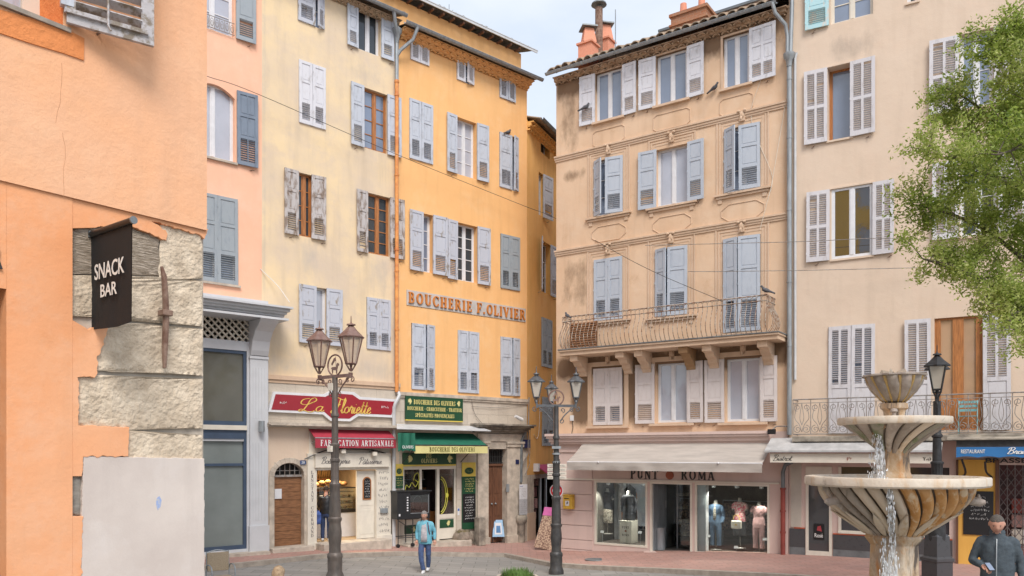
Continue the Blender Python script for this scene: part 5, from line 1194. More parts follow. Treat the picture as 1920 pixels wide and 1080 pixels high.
# hanging goods in the doorway
gds = FE.root('hanging_goods', 'patterned bags and scarves hanging in the dark alley shop doorway', 'goods'); m = MB(); rnd = random.Random(3)
for k in range(16):
    x = ea+.1+(k%4)*.17; z = gE+.7+(k//4)*.42; m.box(x,x+.15,.1+rnd.random()*.2,.34,z,z+.36,k=k%3)
m.build('bag', [pm('maroon_cloth', (.16,.04,.06), .8, c2=(.45,.3,.25), scale=25), pm('beige_cloth', (.40,.30,.20), .8, c2=(.2,.1,.08), scale=25), pm('dark_cloth', (.05,.03,.04), .8, c2=(.3,.1,.1), scale=30)], gds)
pd = at(1019,990,26.2); pz_ = g(pd.x,pd.y)+.12
pr = empty('postcard_display', (pd.x+.05,pd.y,pz_), R(-18), 'leaning wicker goods display with bright pink header at the alley mouth', 'display stand')
m = MB(); m.add([(-.38,0,.1),(.22,0,.0),(.30,.2,1.1),(-.14,.2,1.12),(-.38,.06,.1),(.22,.06,.0),(.30,.26,1.1),(-.14,.26,1.12)],[(0,1,2,3),(7,6,5,4),(0,4,5,1),(1,5,6,2),(2,6,7,3),(3,7,4,0)]); m.build('panel', pm('speckled_goods', (.55,.40,.28), .8, c2=(.20,.11,.08), scale=22, lo=.45, hi=.55), pr)
m = MB(); m.add([(-.14,.19,1.13),(.30,.19,1.11),(.34,.22,1.38),(-.08,.22,1.40),(-.14,.24,1.13),(.30,.24,1.11),(.34,.27,1.38),(-.08,.27,1.40)],[(0,1,2,3),(7,6,5,4),(0,4,5,1),(1,5,6,2),(2,6,7,3),(3,7,4,0)]); m.build('header', pm('pink_card', (.68,.16,.42), .6), pr)
MB().box(-.02,.42,.28,.7,0,.82).build('crate', M['wood_door'], pr)
# ================================================================== F: tan house over PUNT ROMA
HF = House(FF, 'tan_house', 'tan plaster house with carved window surrounds and balcony above the clothes shop')
F_ = HF.r; hF = HF.win; uF0 = 0.0; uF1 = FF.u(1479)
W_ = []
W_.append(hF(1117,1166,132,224,left=(1087,1115),right=(1167,1193),mat='sh_white',munt=1,rec=.14)); W_.append(hF(1231,1288,98,192,left=(1198,1229),right=(1288,1320),mat='sh_white',munt=1,rec=.14)); W_.append(hF(1356,1405,64,162,right=(1405,1455,3,'PP'),mat='sh_white',munt=1,rec=.14))
W_.append(hF(1115,1168,297,402,closed=(32,10),split=.42,mat='sh_cool')); W_.append(hF(1230,1290,275,383,left=(1197,1230),right=(1289,1320),mat='sh_cool',munt=1,pane='pane_light',rec=.2)); W_.append(hF(1359,1426,236,357,closed=(30,6),split=.42,mat='sh_cool'))
W_.append(hF(1114,1167,484,600,closed=(0,0),mat='sh_cool')); W_.append(hF(1229,1289,464,592,closed=(18,5),split=.40,mat='sh_cool')); W_.append(hF(1357,1426,444,622,closed=(12,8),split=.42,mat='sh_cool'))
W_.append(hF(1113,1168,690,797,closed=(0,0),mat='sh_warm')); W_.append(hF(1232,1289,681,792,left=(1192,1227),right=(1289,1319),mat='sh_warm',munt=1,rec=.14,pane='pane_light')); W_.append(hF(1362,1426,672,790,left=(1322,1358),right=(1426,1458),mat='sh_warm',munt=1,rec=.14,pane='pane_light'))
zF = FF.z(1260,64,.46)-.38; zFs = FF.z(1250,812)
wb = .8; zbal = (FF.z(1440,624,wb)+FF.z(1052,655,wb))/2; ub0,ub1 = FF.u(1050,wb),FF.u(1441,wb)
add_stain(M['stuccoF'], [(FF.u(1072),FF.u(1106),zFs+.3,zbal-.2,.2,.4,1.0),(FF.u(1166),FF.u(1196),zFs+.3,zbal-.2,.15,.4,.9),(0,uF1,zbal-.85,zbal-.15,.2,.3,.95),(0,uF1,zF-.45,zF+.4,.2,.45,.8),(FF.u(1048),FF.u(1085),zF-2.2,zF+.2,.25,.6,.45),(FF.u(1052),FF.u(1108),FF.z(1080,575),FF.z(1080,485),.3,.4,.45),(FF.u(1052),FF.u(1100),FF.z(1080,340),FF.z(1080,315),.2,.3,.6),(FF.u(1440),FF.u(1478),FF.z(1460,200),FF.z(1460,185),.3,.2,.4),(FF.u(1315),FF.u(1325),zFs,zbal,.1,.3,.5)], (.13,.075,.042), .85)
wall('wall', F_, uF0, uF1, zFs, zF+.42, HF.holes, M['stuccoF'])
genoise(F_, uF0-.02, uF1-.05, zF+.34, 2, pm('worn_eaves_tiles', (.56,.40,.27), .9, c2=(.34,.22,.14), scale=6, bump=.4), pitch=.26, step=.12, rise=.10, w0=.07)
tile_roof('roof', F_, uF0-.1, uF1+.02, zF+.47, .42, 5, R(25), M['tile'], 22, pitch=.27, th=.03, hg_=.10)
gutter(F_, uF0-.12, uF1-.2, zF+.38, .46, M['zinc'], .065)
# string courses
for py in (245,438):
    z_ = FF.z(1260,py); m = MB(); m.box(-.05,uF1,-.075,.02,z_,z_+.05); m.box(-.04,uF1,-.05,.02,z_-.07,z_-.001); m.box(-.03,uF1,-.03,.02,z_-.13,z_-.071); m.build('string_course', M['trimF'], F_)
mask = None
def keystone(u, z):
    m = MB(); m.box(u-.08,u+.08,-.05,-.0,z-.17,z+.13); m.sphere((u,-.06,z+.0),(.07,.04,.10),8,7); m.sphere((u-.09,-.08,z+.11),(.05,.04,.04),6,5); m.sphere((u+.09,-.08,z+.11),(.05,.04,.04),6,5); m.sphere((u,-.13,z-.12),(.04,.04,.06),6,5)
    return m.build('keystone', M['trimF'], F_, smooth=True)
for i,(u0,u1,z0,z1) in enumerate(W_):
    m = MB(); row = i//3; c = (u0+u1)/2
    if row in (1,2):
        e = .17; t = .05
        for k,(ee,yy) in enumerate(((.04,.010),(.12,.016),(.20,.022))):
            zt_ = z1+.06+ee*1.1
            m.box(u0-ee-t,u0-ee,-yy,-.0,z0-.02,zt_+t); m.box(u1+ee,u1+ee+t,-yy,-.0,z0-.02,zt_+t); m.box(u0-ee,u1+ee,-yy+.001,-.0,zt_,zt_+t)
        m.build('window_surround', M['trimF'], F_); keystone(c, z1+.30)
        m = MB(); m.box(u0-.30,u1+.30,-.10,-.0,z0-.08,z0-.025); m.box(u0-.24,u1+.24,-.06,-.0,z0-.15,z0-.091); m.build('sill', M['trimF'], F_)
        for s_ in (u0-.2,u1+.06): MB().box(s_,s_+.12,-.03,-.0,z0-.28,z0-.152).build('sill_bracket', M['trimF'], F_)
    elif row == 0:
        m.box(u0-.10,u1+.10,-.10,-.0,z0-.07,z0-.005); m.build('sill', M['trimF'], F_)
        m = MB(); m.box(u0-.07,u0-.005,-.02,-.0,z0,z1+.06); m.box(u1+.005,u1+.07,-.02,-.0,z0,z1+.06); m.box(u0-.005,u1+.005,-.02,-.0,z1+.005,z1+.06); m.build('window_surround', M['trimF'], F_)
    else:
        m.box(u0-.22,u1+.22,-.12,-.0,z0-.10,z0-.03); m.box(u0-.2,u0-.06,-.035,-.0,z0-.03,z1+.2); m.box(u1+.06,u1+.2,-.035,-.0,z0-.03,z1+.2); m.box(u0-.2,u1+.2,-.05,-.0,z1+.06,z1+.2); m.build('window_surround', M['trimF'], F_); keystone(c, z1+.28)
    if row in (0,1):   # framed plaster panel under the sill
        pw = (u1-u0)/2+.10; pz1_ = z0-.28-.06*row; pz0_ = pz1_-.48; cut = .10 if row == 0 else .22
        o_ = [(c-pw+cut,pz0_),(c+pw-cut,pz0_),(c+pw,pz0_+cut*.7),(c+pw,pz1_-cut*.7),(c+pw-cut,pz1_),(c-pw+cut,pz1_),(c-pw,pz1_-cut*.7),(c-pw,pz0_+cut*.7)]
        m = MB(); m.tube([(a,-.006,b) for a,b in o_], .014, 6, closed=True); m.build('panel_moulding', M['trimF'], F_)
# balcony
sl = MB(); sl.box(ub0,ub1+.25,-wb,.0,zbal-.20,zbal-.02); sl.box(ub0-.04,ub1+.28,-wb-.05,.0,zbal-.08,zbal-.021); bal = sl.build('balcony', M['trimF'], F_, bevel=.01)
MB().box(ub0-.05,ub1+.3,-wb-.07,-.0,zbal-.02,zbal+.005).build('floor_sheet', M['zinc_dark'], bal)
for px in (1087,1172,1207,1290,1334,1437):
    u_ = FF.u(px,.3); m = MB(); prof = [(0,-.62),(-.10,-.60),(-.13,-.52),(-.22,-.46),(-.26,-.36),(-.42,-.30),(-.50,-.20),(-.70,-.17),(-.72,0),(0,0)]; n_=len(prof); hw=.14
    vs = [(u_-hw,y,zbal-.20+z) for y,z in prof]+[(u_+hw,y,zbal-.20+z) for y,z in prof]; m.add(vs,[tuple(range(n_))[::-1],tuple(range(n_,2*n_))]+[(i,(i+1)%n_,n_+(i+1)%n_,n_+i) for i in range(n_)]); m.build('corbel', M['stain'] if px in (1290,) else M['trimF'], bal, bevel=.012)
def bombe(x, y, dx, dy, z0):
    """bellied bar at (x,y), outward direction (dx,dy)"""
    prof = [(0,.02),(.03,.05),(.10,.14),(.15,.27),(.145,.40),(.09,.56),(.02,.70),(-.02,.80),(0,.88)]
    return [(x+dx*p, y+dy*p, z0+z) for p,z in prof]
rl = MB(); n_ = 46; yF = -wb+.06
for i in range(n_+1):
    x = ub0+.06+(ub1-ub0-.12)*i/n_; P_ = bend(bombe(x, yF, 0, -1, zbal), 2); rl.tube(P_, .0105, 5)
    rl.sphere((x,yF-.15,zbal+.33),.020,6,4); rl.sphere((x,yF-.01,zbal+.74),.018,6,4)
    if i < n_:
        c = x+(ub1-ub0-.12)/n_/2; r_ = (ub1-ub0-.12)/n_/2; rl.tube([(c-r_,yF,zbal+.88),(c-r_,yF,zbal+.98),(c,yF,zbal+1.02),(c+r_,yF,zbal+.98),(c+r_,yF,zbal+.88)], .009, 4, caps=False)
for xs_,dx in ((ub0+.06,-1),(ub1-.06,1)):
    for k in range(6):
        y = yF+.02+k*.13; rl.tube(bend(bombe(xs_, y, dx, 0, zbal),2), .0105, 5); rl.tube([(xs_,y,zbal+.88),(xs_,y+.03,zbal+1.0),(xs_,y+.1,zbal+1.0),(xs_,y+.13,zbal+.88)],.009,4,caps=False)
for zz_,r_ in ((.02,.014),(.88,.016),(1.03,.018)): rl.tube([(ub0+.06,0,zbal+zz_),(ub0+.06,yF,zbal+zz_),(ub1-.06,yF,zbal+zz_),(ub1-.06,0,zbal+zz_)], r_, 6)
rl.build('railing', M['iron_pale'], bal, smooth=True)
bx = FF.root('slatted_wooden_box', 'brown slatted wooden shutter leaning inside the left end of the tan balcony', 'wooden slats', u=FF.u(1068,.5), w=.45, z=zbal+.01)
m = MB(); Wb = FF.u(1118,.5)-FF.u(1068,.5)
for k in range(11): m.obox((Wb/2,-.0,.06+k*.075),(Wb,.05,.05),(R(-25),0,0))
m.box(0,.05,-.02,.03,0,.86); m.box(Wb-.05,Wb,-.02,.03,0,.86); m.build('slats', M['wood_door'], bx)
# chimneys, aerial and terrace wall on the roof
def chim(px, pyb, pyt, w, wd, mat, name, capm=None):
    u_, zt_ = FF.P(px, pyt, w); m = MB(); h = wd/2
    m.box(u_-h,u_+h,-w-h,-w+h,zF+.4,zt_-.55); m.box(u_-h-.05,u_+h+.05,-w-h-.05,-w+h+.05,zt_-.56,zt_-.50); m.box(u_-h-.03,u_+h+.03,-w-h-.03,-w+h+.03,zt_-1.05,zt_-1.0)
    m.lathe([(h*1.3,-.5),(h*.85,0)],4,(u_,-w,zt_)); o = m.build(name, mat, F_)
    m = MB(); m.lathe([(h*1.5,.0),(h*1.45,.05),(.03,.17)],4,(u_,-w,zt_+.02)); m.build('cap', M['zinc_dark'], o); return o
pk = stucco('chimney_pink', (.72,.32,.21), (.68,.30,.2), None, dirt=(.3,.2,.15))
chim(1103,100,56,-1.2,.50,pk,'chimney'); chim(1135,95,50,-2.4,.48,pk,'chimney')
u_,z_ = FF.P(1123,15,-1.8); m = MB(); m.tube([(u_,1.8,zF+.5),(u_,1.8,z_)],.13,10); m.build('flue', M['iron_rust'], F_, smooth=True)
m = MB(); m.lathe([(.05,.0),(.27,.02),(.25,.07),(.02,.14)],14,(u_,1.8,z_+.08)); m.tube([(u_,1.8,z_),(u_,1.8,z_+.1)],.06,6); m.build('flue_cap', M['zinc_dark'], F_, smooth=True)
u_,z_ = FF.P(1154,18,-1.0); m = MB(); m.tube([(u_,1.0,zF+.5),(u_,1.0,z_)],.018,6); m.build('rod', M['zinc'], F_)
brk = blocks('brick_stack', (.36,.14,.07), (.42,.22,.13), (.45,.38,.30), .22, .075, msize=.004, dirt=(.3,.15,.1))
ba,_ = FF.P(1258,50,-.9); bb_,zt_ = FF.P(1324,12,-.9); m = MB(); m.box(ba,bb_,.9,1.8,zF+.4,zt_); m.box(ba-.05,bb_+.05,.85,1.85,zt_,zt_+.09); m.box(ba-.05,bb_+.05,.85,1.85,zt_-.30,zt_-.24); m.build('brick_chimney', brk, F_)
m = MB()
for k in range(2): m.lathe([(.10,0),(.12,.05),(.10,.45)],10,(ba+.25+k*.6,1.3,zt_+.09))
m.build('chimney_pot', pk, F_)
pa,_ = FF.P(1240,60,-3.2); pb,_ = FF.P(1440,0,-3.2); z_ = FF.z(1300,42,-3.2); m = MB(); m.box(pa,pb+1,3.2,6,zF+.5,z_); m.build('terrace_wall', M['shop_pink'], F_); m = MB(); m.box(pa-.08,pb+1.1,3.1,6.1,z_,z_+.08); m.build('terrace_coping', M['zinc_dark'], F_)
# drainpipes at the joint of tan and cream houses
m = MB(); ux_ = FF.u(1480,.12); zz_ = FF.z(1480,108,.12)
m.tube([(ux_-.35,-.5,zF+.36),(ux_-.30,-.42,zF+.1),(ux_-.08,-.2,zF-.2),(ux_-.05,-.12,zF-.5),(ux_-.05,-.12,zz_)],.05,8); m.tube([(ux_+.07,-.12,zF+2.5),(ux_+.07,-.12,zF+.2),(ux_+.03,-.12,zz_)],.055,8); m.lathe([(.07,-.25),(.09,-.08),(.15,0),(.16,.1)],12,(ux_,-.13,zz_)); m.tube([(ux_,-.12,zz_),(ux_,-.12,zFs-.1)],.065,10)
for py in (150,260,395,530,650): q_ = FF.z(1480,py,.12); m.tube([(ux_,-.12,q_),(ux_,-.12,q_+.03)],.075,10)
m.build('drainpipe', M['zinc'], F_, smooth=True)
m = MB(); p_ = FF.P(1491,110,.08); m.tube([(p_[0]+.04,-.08,p_[1]+.15),(p_[0],-.08,p_[1]),(p_[0],-.08,FF.z(1491,712,.08))],.035,8); m.build('white_pipe', M['pvc'], F_, smooth=True)
m = MB(); P_ = [FF.P(x,y,.02) for x,y in ((1427,148),(1408,210),(1420,260),(1445,320),(1448,345),(1441,370))]; m.tube(bend([(a,-.02,b) for a,b in P_],5),.007,4); m.tube([(FF.P(1478,165,.03)[0],-.03,FF.P(1478,165,.03)[1]),(FF.P(1446,350,.1)[0],-.1,FF.P(1446,350,.1)[1]),(FF.P(1425,430,.1)[0],-.1,FF.P(1425,430,.1)[1])],.007,4); m.build('cable', M['cream_paint'], F_)
# ---- pink shop ground floor
gF = g(*FF.wpt(4,0,0).xy)+.12; sw_ = .06
gFl = g(*FF.wpt(1,0,0).xy)+.12; gFr = g(*FF.wpt(uF1,0,0).xy)+.12
d1 = FF.rect(1115,1214,903,1024,sw_); dd = FF.rect(1219,1298,904,1040,sw_); d2 = FF.rect(1303,1443,906,1046,sw_)
zt_ = (d1[3]+d2[3]+dd[3])/3; zb1 = FF.z(1165,1024,sw_); zb2 = FF.z(1372,1042,sw_)
zfl = FF.z(1258,1036,sw_)
uS1 = FF.u(1462,sw_)
wall('shop_wall', F_, -.02, uF1, -2, zFs, [(d1[0],d1[1],zb1,zt_,.08),(dd[0],dd[1],-2,zt_,.08),(d2[0],d2[1],zb2,zt_,.08)], M['shop_pink'], depth=7, y=-sw_)
m = MB()
for i,(wd,z0_,z1_) in enumerate(((.30,.24,.32),(.26,.17,.238),(.18,.05,.168),(.12,-.02,.048))): m.box(-.02-wd*.7,FF.u(1442,.2),-sw_-wd,-sw_+.02,zFs-.30+z0_,zFs-.30+z1_)
m.build('cornice', M['shop_pink'], F_)
# channelled corner blocks
m = MB(); zz_ = FF.z(1080,847,.1); q1 = FF.u(1110,.1); ys_ = [901,927,957,985,1012,1030]
m.box(-.06,q1,-.10,-sw_,zz_-.02,zz_+.04)
prev = FF.z(1075,874,.1)
for py in ys_[:]:
    z_ = FF.z(1075,py,.1); m.box(-.05,q1,-.095,-sw_,z_+.015,prev-.005); prev = z_
m.box(-.05,q1,-.095,-sw_,-1,prev-.005); m.build('corner_blocks', M['shop_pink'], F_, bevel=.006)
# window frames, glass
f = MB(); t = .06
for (a,b,zb_) in ((d1[0],d1[1],zb1),(d2[0],d2[1],zb2)):
    f.box(a,a+t,-sw_-.02,.0,zb_,zt_); f.box(b-t,b,-sw_-.02,.0,zb_,zt_); f.box(a+t,b-t,-sw_-.019,.0,zt_-t,zt_); f.box(a+t,b-t,-sw_-.019,.0,zb_,zb_+t)
f.box(dd[0],dd[0]+t,-sw_-.02,0,zfl,zt_); f.box(dd[1]-t,dd[1],-sw_-.02,0,zfl,zt_); f.box(dd[0]+t,dd[1]-t,-sw_-.019,0,zt_-t,zt_)
f.box(-.05+0*q1,uS1,-sw_-.05,-sw_,zt_+.01,zt_+.055)
fo = f.build('shop_window_frame', M['cream_paint'], F_)
MB().box(d1[0]+t,d1[1]-t,-.035,-.027,zb1+t,zt_-t).build('shop_window_pane', M['glass'], fo); g1 = MB(); g1.box(d2[0]+t,d2[1]-t,-.035,-.027,zb2+t,zt_-t)
ug = [FF.u(px,-.3) for px in (1222,1245,1252,1262)]
g1.build('shop_window_pane', M['glass'], fo)
m = MB(); m.box(dd[0]+.06,dd[0]+.09,-.0,1.0,zfl,zt_-.1); m.box(dd[1]-.10,dd[1]-.06,.0,1.0,zfl,zt_-.1); m.box(dd[0]+.45,dd[0]+.49,.9,.95,zfl,zt_-.1); m.box(dd[0]+.95,dd[0]+.99,.9,.95,zfl,zt_-.1); m.build('door_frame', M['zinc'], F_)
m = MB(); m.box(dd[0]+.49,dd[0]+.95,.92,.928,zfl,zt_-.1); m.box(dd[0]+.09,dd[0]+.45,.92,.928,zfl,zt_-.1); m.build('door_glass', M['glass'], F_)
# room behind
u0r,u1r = d1[0]-.1,d2[1]+.1; fl = zb2-.02
m = MB(); m.box(u0r,u1r,5.0,5.1,fl-.3,zt_+.3); m.box(u0r-.1,u0r,.03,5,fl-.3,zt_+.3); m.box(u1r,u1r+.1,.03,5,fl-.3,zt_+.3); m.box(u0r,u1r,.03,5,zt_+.15,zt_+.25); m.box(u0r,u1r,.03,5,fl-.2,fl); m.build('shop_interior', pm('shop_room', (.13,.115,.10), .8, var=.2, scale=2), F_)
m = MB(); m.box(d1[0]+.05,d1[1]-.02,.01,1.3,fl,zb1+.05); m.box(d2[0]+.02,d2[1]-.02,.01,1.3,fl,zb2+.03); m.build('display_floor', pm('display_boards', (.17,.13,.11), .6, var=.2), F_)
m = MB(); m.box(d1[1]-.0,d1[1]+.08,.03,1.2,fl,zt_); m.box(d2[0]-.04,d2[0]+.30,.03,.25,fl,zt_-.05); m.box(d1[0],d1[0]+.35,1.3,1.36,fl,zt_); m.build('partition', M['white_paint'], F_)
# poster: figure in black and rust coat (a flat print)
pst = FF.root('fashion_poster', 'tall fashion poster showing dark haired model in orange and grey coat behind window', 'poster')
p0,p1 = FF.u(1160,-1.0),FF.u(1212,-1.0); zp0,zp1 = zb1+.75,zt_-.05
MB().box(p0,p1,1.0,1.02,zp0-.2,zp1).build('print', pm('poster_sky', (.38,.42,.52), .5, c2=(.50,.48,.46), scale=1.2), pst)
pc = (p0+p1)/2-.12
m = MB(); m.prism([(pc-.25,zp0-.2),(pc+.30,zp0-.2),(pc+.28,zp0+.9),(pc+.22,zp1-.62),(pc-.18,zp1-.60),(pc-.30,zp0+.5)],.985,1.0); m.build('figure_coat', pm('poster_coat', (.42,.17,.06), .6, c2=(.30,.28,.30), scale=4), pst)
m = MB(); m.prism([(pc-.02,zp0-.2),(pc+.30,zp0-.2),(pc+.26,zp0+.9),(pc+.05,zp0+1.0)],.98,.985); m.prism([(pc-.14,zp1-.60),(pc+.2,zp1-.60),(pc+.24,zp1-.25),(pc+.04,zp1-.08),(pc-.16,zp1-.25)],.98,.985); m.build('figure_dark', M['black'], pst)
# mannequins
def skin(pts, edges, rad, sub=1, root=0, smooth_shape=True):
    me = bpy.data.meshes.new('s'); me.from_pydata([tuple(p) for p in pts], edges, []); o = bpy.data.objects.new('s', me); col.objects.link(o)
    o.modifiers.new('k','SKIN')
    for i,v in enumerate(me.skin_vertices[0].data): r = rad[i]; v.radius = r if isinstance(r,(tuple,list)) else (r,r); v.use_root = (i == root)
    s_ = o.modifiers.new('u','SUBSURF'); s_.levels = sub; s_.render_levels = sub
    dg = bpy.context.evaluated_depsgraph_get(); ev = o.evaluated_get(dg); m2 = bpy.data.meshes.new_from_object(ev)
    vs = [v.co.copy() for v in m2.vertices]; fs = [list(p.vertices) for p in m2.polygons]
    bpy.data.objects.remove(o); bpy.data.meshes.remove(me); bpy.data.meshes.remove(m2); return vs, fs
def sk(mb, pts, edges, rad, sub=1, root=0, k=0): vs, fs = skin(pts, edges, rad, sub, root); mb.add(vs, fs, k)
def loft(mb, secs, n=20, k=0):
    """stacked ellipses (cx,cy,z,rx,ry)"""
    vs = []; 
    for (cx,cy,z,rx,ry) in secs:
        for q in range(n): a = 2*math.pi*q/n; vs.append((cx+rx*math.cos(a)*(1+.06*abs(math.cos(a))),cy+ry*math.sin(a),z))
    fs = [(r*n+q,r*n+(q+1)%n,(r+1)*n+(q+1)%n,(r+1)*n+q) for r in range(len(secs)-1) for q in range(n)]; fs += [tuple(reversed(range(n))),tuple(range((len(secs)-1)*n,len(secs)*n))]; mb.add(vs,fs,k)
_tx = {}
def cloth(mb, name, mat, par, vox=.014, sm=5, folds=.012, fs_=.09):
    o = mb.build(name, mat, par, smooth='all'); r = o.modifiers.new('r','REMESH'); r.mode='VOXEL'; r.voxel_size=vox; r.use_smooth_shade=True; s = o.modifiers.new('s','SMOOTH'); s.iterations=sm; s.factor=.6
    if folds:
        if fs_ not in _tx: t = bpy.data.textures.new('folds','CLOUDS'); t.noise_scale=fs_; t.noise_depth=2; _tx[fs_]=t
        d_ = o.modifiers.new('d','DISPLACE'); d_.texture=_tx[fs_]; d_.strength=folds*2; d_.mid_level=.5; d_.texture_coords='LOCAL'
    return o
def mannequin(u, w, z0, lab, top, bottom, topc, skirt=False, sleeve=False, hide=0):
    r_ = FF.root('mannequin', lab, 'mannequin', u=u, w=w, z=z0); r_['group'] = 'shop window mannequins'; r_.rotation_euler[2] = FF.th+R(random.uniform(-12,6))
    m = MB(); loft(m, [(0,0,1.30,.10,.08),(0,0,1.38,.07,.06),(0,0,1.42,.05,.05),(0,0,1.49,.045,.045)]); m.tube([(0,.02,.02),(0,.02,.9)],.012,6); m.lathe([(.17,0),(.17,.015),(.02,.03)],16,(0,.02,0))
    for s_ in (-1,1): m.tube([(s_*.20,0,1.28),(s_*.225,0,1.20),(s_*.22,-.01,1.12)],[.045,.040,.036],8)
    m.build('body', pm('mannequin_shell', (.45,.42,.38), .5), r_, smooth='all')
    m = MB(); loft(m, [(0,0,.78,.185,.125),(0,0,.92,.175,.12),(0,0,1.05,.15,.105),(0,0,1.20,.175,.12),(0,0,1.31,.19,.10),(0,0,1.37,.12,.07)])
    for s_ in (-1,1):
        m.tube([(s_*.13,0,1.32),(s_*.20,0,1.27),(s_*.225,0,1.17)],[.06,.062,.055],10)
        if sleeve: m.tube([(s_*.225,0,1.18),(s_*.235,.02,1.02),(s_*.22,-.03,.82)],[.055,.05,.042],10)
    cloth(m, 'top', topc, r_, .016, 4, .010)
    m = MB()
    if skirt: loft(m, [(0,0,.88,.165,.115),(0,0,.75,.19,.135),(0,0,.5,.20,.14),(0,0,.36,.195,.13)])
    else:
        loft(m, [(0,0,.72,.175,.12),(0,0,.84,.18,.125),(0,0,.90,.165,.115)])
        for s_ in (-1,1): m.tube([(s_*.085,0,.80),(s_*.10,-.01,.5),(s_*.10,0,.30),(s_*.10,0,.12)],[.10,.082,.074,.078],12)
    cloth(m, 'skirt' if skirt else 'trousers', bottom, r_, .016, 4, .008); return r_
denim = pm('denim', (.10,.17,.27), .85, var=.2, scale=30); floral = pm('pink_floral', (.62,.10,.16), .8, c2=(.72,.55,.48), scale=22, lo=.45, hi=.55); dusty = pm('dusty_pink', (.58,.33,.32), .8, var=.05); leo = pm('print_blouse', (.62,.55,.45), .8, c2=(.15,.12,.1), scale=45, lo=.45, hi=.55); blk = pm('black_cloth', (.02,.02,.025), .8, var=.2)
wm = -.75
def um(px): return FF.u(px, wm)
zl_ = zb2+.04; zl1 = zb1+.05
m1 = mannequin(um(1342),wm,zl_,'headless mannequin in denim jacket, patterned top and jeans','d',denim,denim,sleeve=True); 
m_ = MB(); loft(m_,[(0,-.035,.90,.075,.095),(0,-.035,1.05,.065,.09),(0,-.035,1.2,.07,.095),(0,-.02,1.34,.06,.07)]); m_.build('blouse', leo, m1, smooth='all')
mannequin(um(1384),wm-.15,zl_+.08,'headless mannequin in pink floral blouse and dark skirt','f',blk,floral,skirt=True)
mannequin(um(1423),wm,zl_,'headless mannequin in dusty pink waistcoat and pink trousers','p',dusty,dusty,sleeve=False)
mannequin(um(1136),wm-.1,zl1+.20,'headless mannequin in black V neck wrap dress left window','b',leo,blk,skirt=True)
mannequin(um(1184),wm+.2,zl1+.15,'headless mannequin in black dress beside the fashion poster','b',blk,blk,skirt=True,sleeve=True)
hb_ = FF.root('handbag', 'cream handbag hung in front of the floral blouse mannequin', 'handbag', u=um(1385), w=wm+.2, z=zl_+.70)
m = MB(); m.box(-.15,.15,-.05,.05,-.02,.22); m.build('bag', M['cream_paint'], hb_, bevel=.03); m = MB(); m.tube(bend([(-.1,0,.2),(-.06,0,.36),(.06,0,.36),(.1,0,.2)],4),.012,6); m.build('handle', M['text_gold'], hb_); MB().box(-.03,.03,-.06,-.05,.08,.12).build('clasp', M['text_gold'], hb_)
cb_ = FF.root('display_cube', 'white display cube printed with shop name in the left window', 'display cube', u=FF.u(1162,-.3), w=-.5, z=zb1+.06)
Wc = FF.u(1184,-.3)-FF.u(1162,-.3); m = MB(); m.box(0,Wc,-.2,.25,0,.70); m.build('cube', M['cream_paint'], cb_)
serif('PUNT', cb_, .08,Wc-.08,.46,.53,-.2,M['text_dark'],ext=.003); serif('ROMA', cb_, .08,Wc-.08,.22,.29,-.2,M['text_dark'],ext=.003)
m = MB(); m.lathe([(.03,0),(.03,.005)],12); m2 = MB(); m2.prism([(Wc/2+.035*math.cos(k*math.pi/6),.38+.035*math.sin(k*math.pi/6)) for k in range(12)],-.203,-.2); rust = pm('rust_disc', (.36,.10,.05), .6); m2.build('disc', rust, cb_)
for px,py,lab in ((1129,997,'white price card on stand below the black wrap dress'),(1200,998,'white price card on stand in front of the black dress'),(1328,1005,'white price card at the feet of the jeans mannequin'),(1380,1026,'white price card standing lowest in the right window'),(1434,1011,'white price card beside the pink trousers')):
    u_,z_ = FF.P(px,py,-.25); r_ = FF.root('price_card', lab, 'price card', u=u_, w=-.25, z=z_); r_['group']='price cards in the shop windows'; zz0 = (zb1 if px<1250 else zb2)+.05
    m = MB(); m.obox((0,0,0),(.12,.01,.075),(R(-20),0,0)); m.build('card', M['paper'], r_); m = MB(); m.tube([(0,.01,0),(0,.03,zz0-z_)],.006,5); m.build('stand', M['zinc'], r_)
bk = pm('rack_clothes', (.05,.045,.05), .9, c2=(.32,.22,.16), scale=14, lo=.45, hi=.6)
for i,(a,b,yy) in enumerate(((um(1320),um(1440),2.4),(FF.u(1262,-2),FF.u(1298,-2),2.6),(um(1118),um(1160),2.4))):
    r_ = FF.root('clothes_rack', ('long dark clothes rack behind the right window mannequins','short dark clothes rack straight behind the open door','dark clothes rack behind the black wrap dress')[i], 'clothes rack', u=0, w=0, z=fl); r_['group']='clothes racks inside the shop'
    m = MB(); x = a; rnd = random.Random(i)
    while x < b: m.box(x,x+.05,yy-.22-rnd.random()*.05,yy+.2,.45+rnd.random()*.3,1.35); x += .062
    m.build('clothes', bk, r_); m = MB(); m.tube([(a,yy,0),(a,yy,1.45),(b,yy,1.45),(b,yy,0)],.018,6); m.build('rail', M['zinc'], r_)
tb = FF.root('folded_clothes_table', 'shelf of folded cream knitwear seen through the shop door', 'shelf', u=FF.u(1266,-1.6), w=-1.7, z=fl); m = MB()
for k in range(4): m.box(0,.75,-.2,.2,.3+k*.42,.33+k*.42)
for x in (0,.73): m.box(x,x+.02,-.2,.2,0,1.9)
m.build('frame', M['iron'], tb); m = MB()
for k in range(4):
    for q in range(3): m.box(.06+q*.23,.25+q*.23,-.18,.15,.33+k*.42,.41+k*.42+.04*(q%2))
m.build('folded_clothes', pm('cream_knit', (.55,.48,.36), .9, c2=(.1,.08,.08), scale=5), tb, bevel=.01)
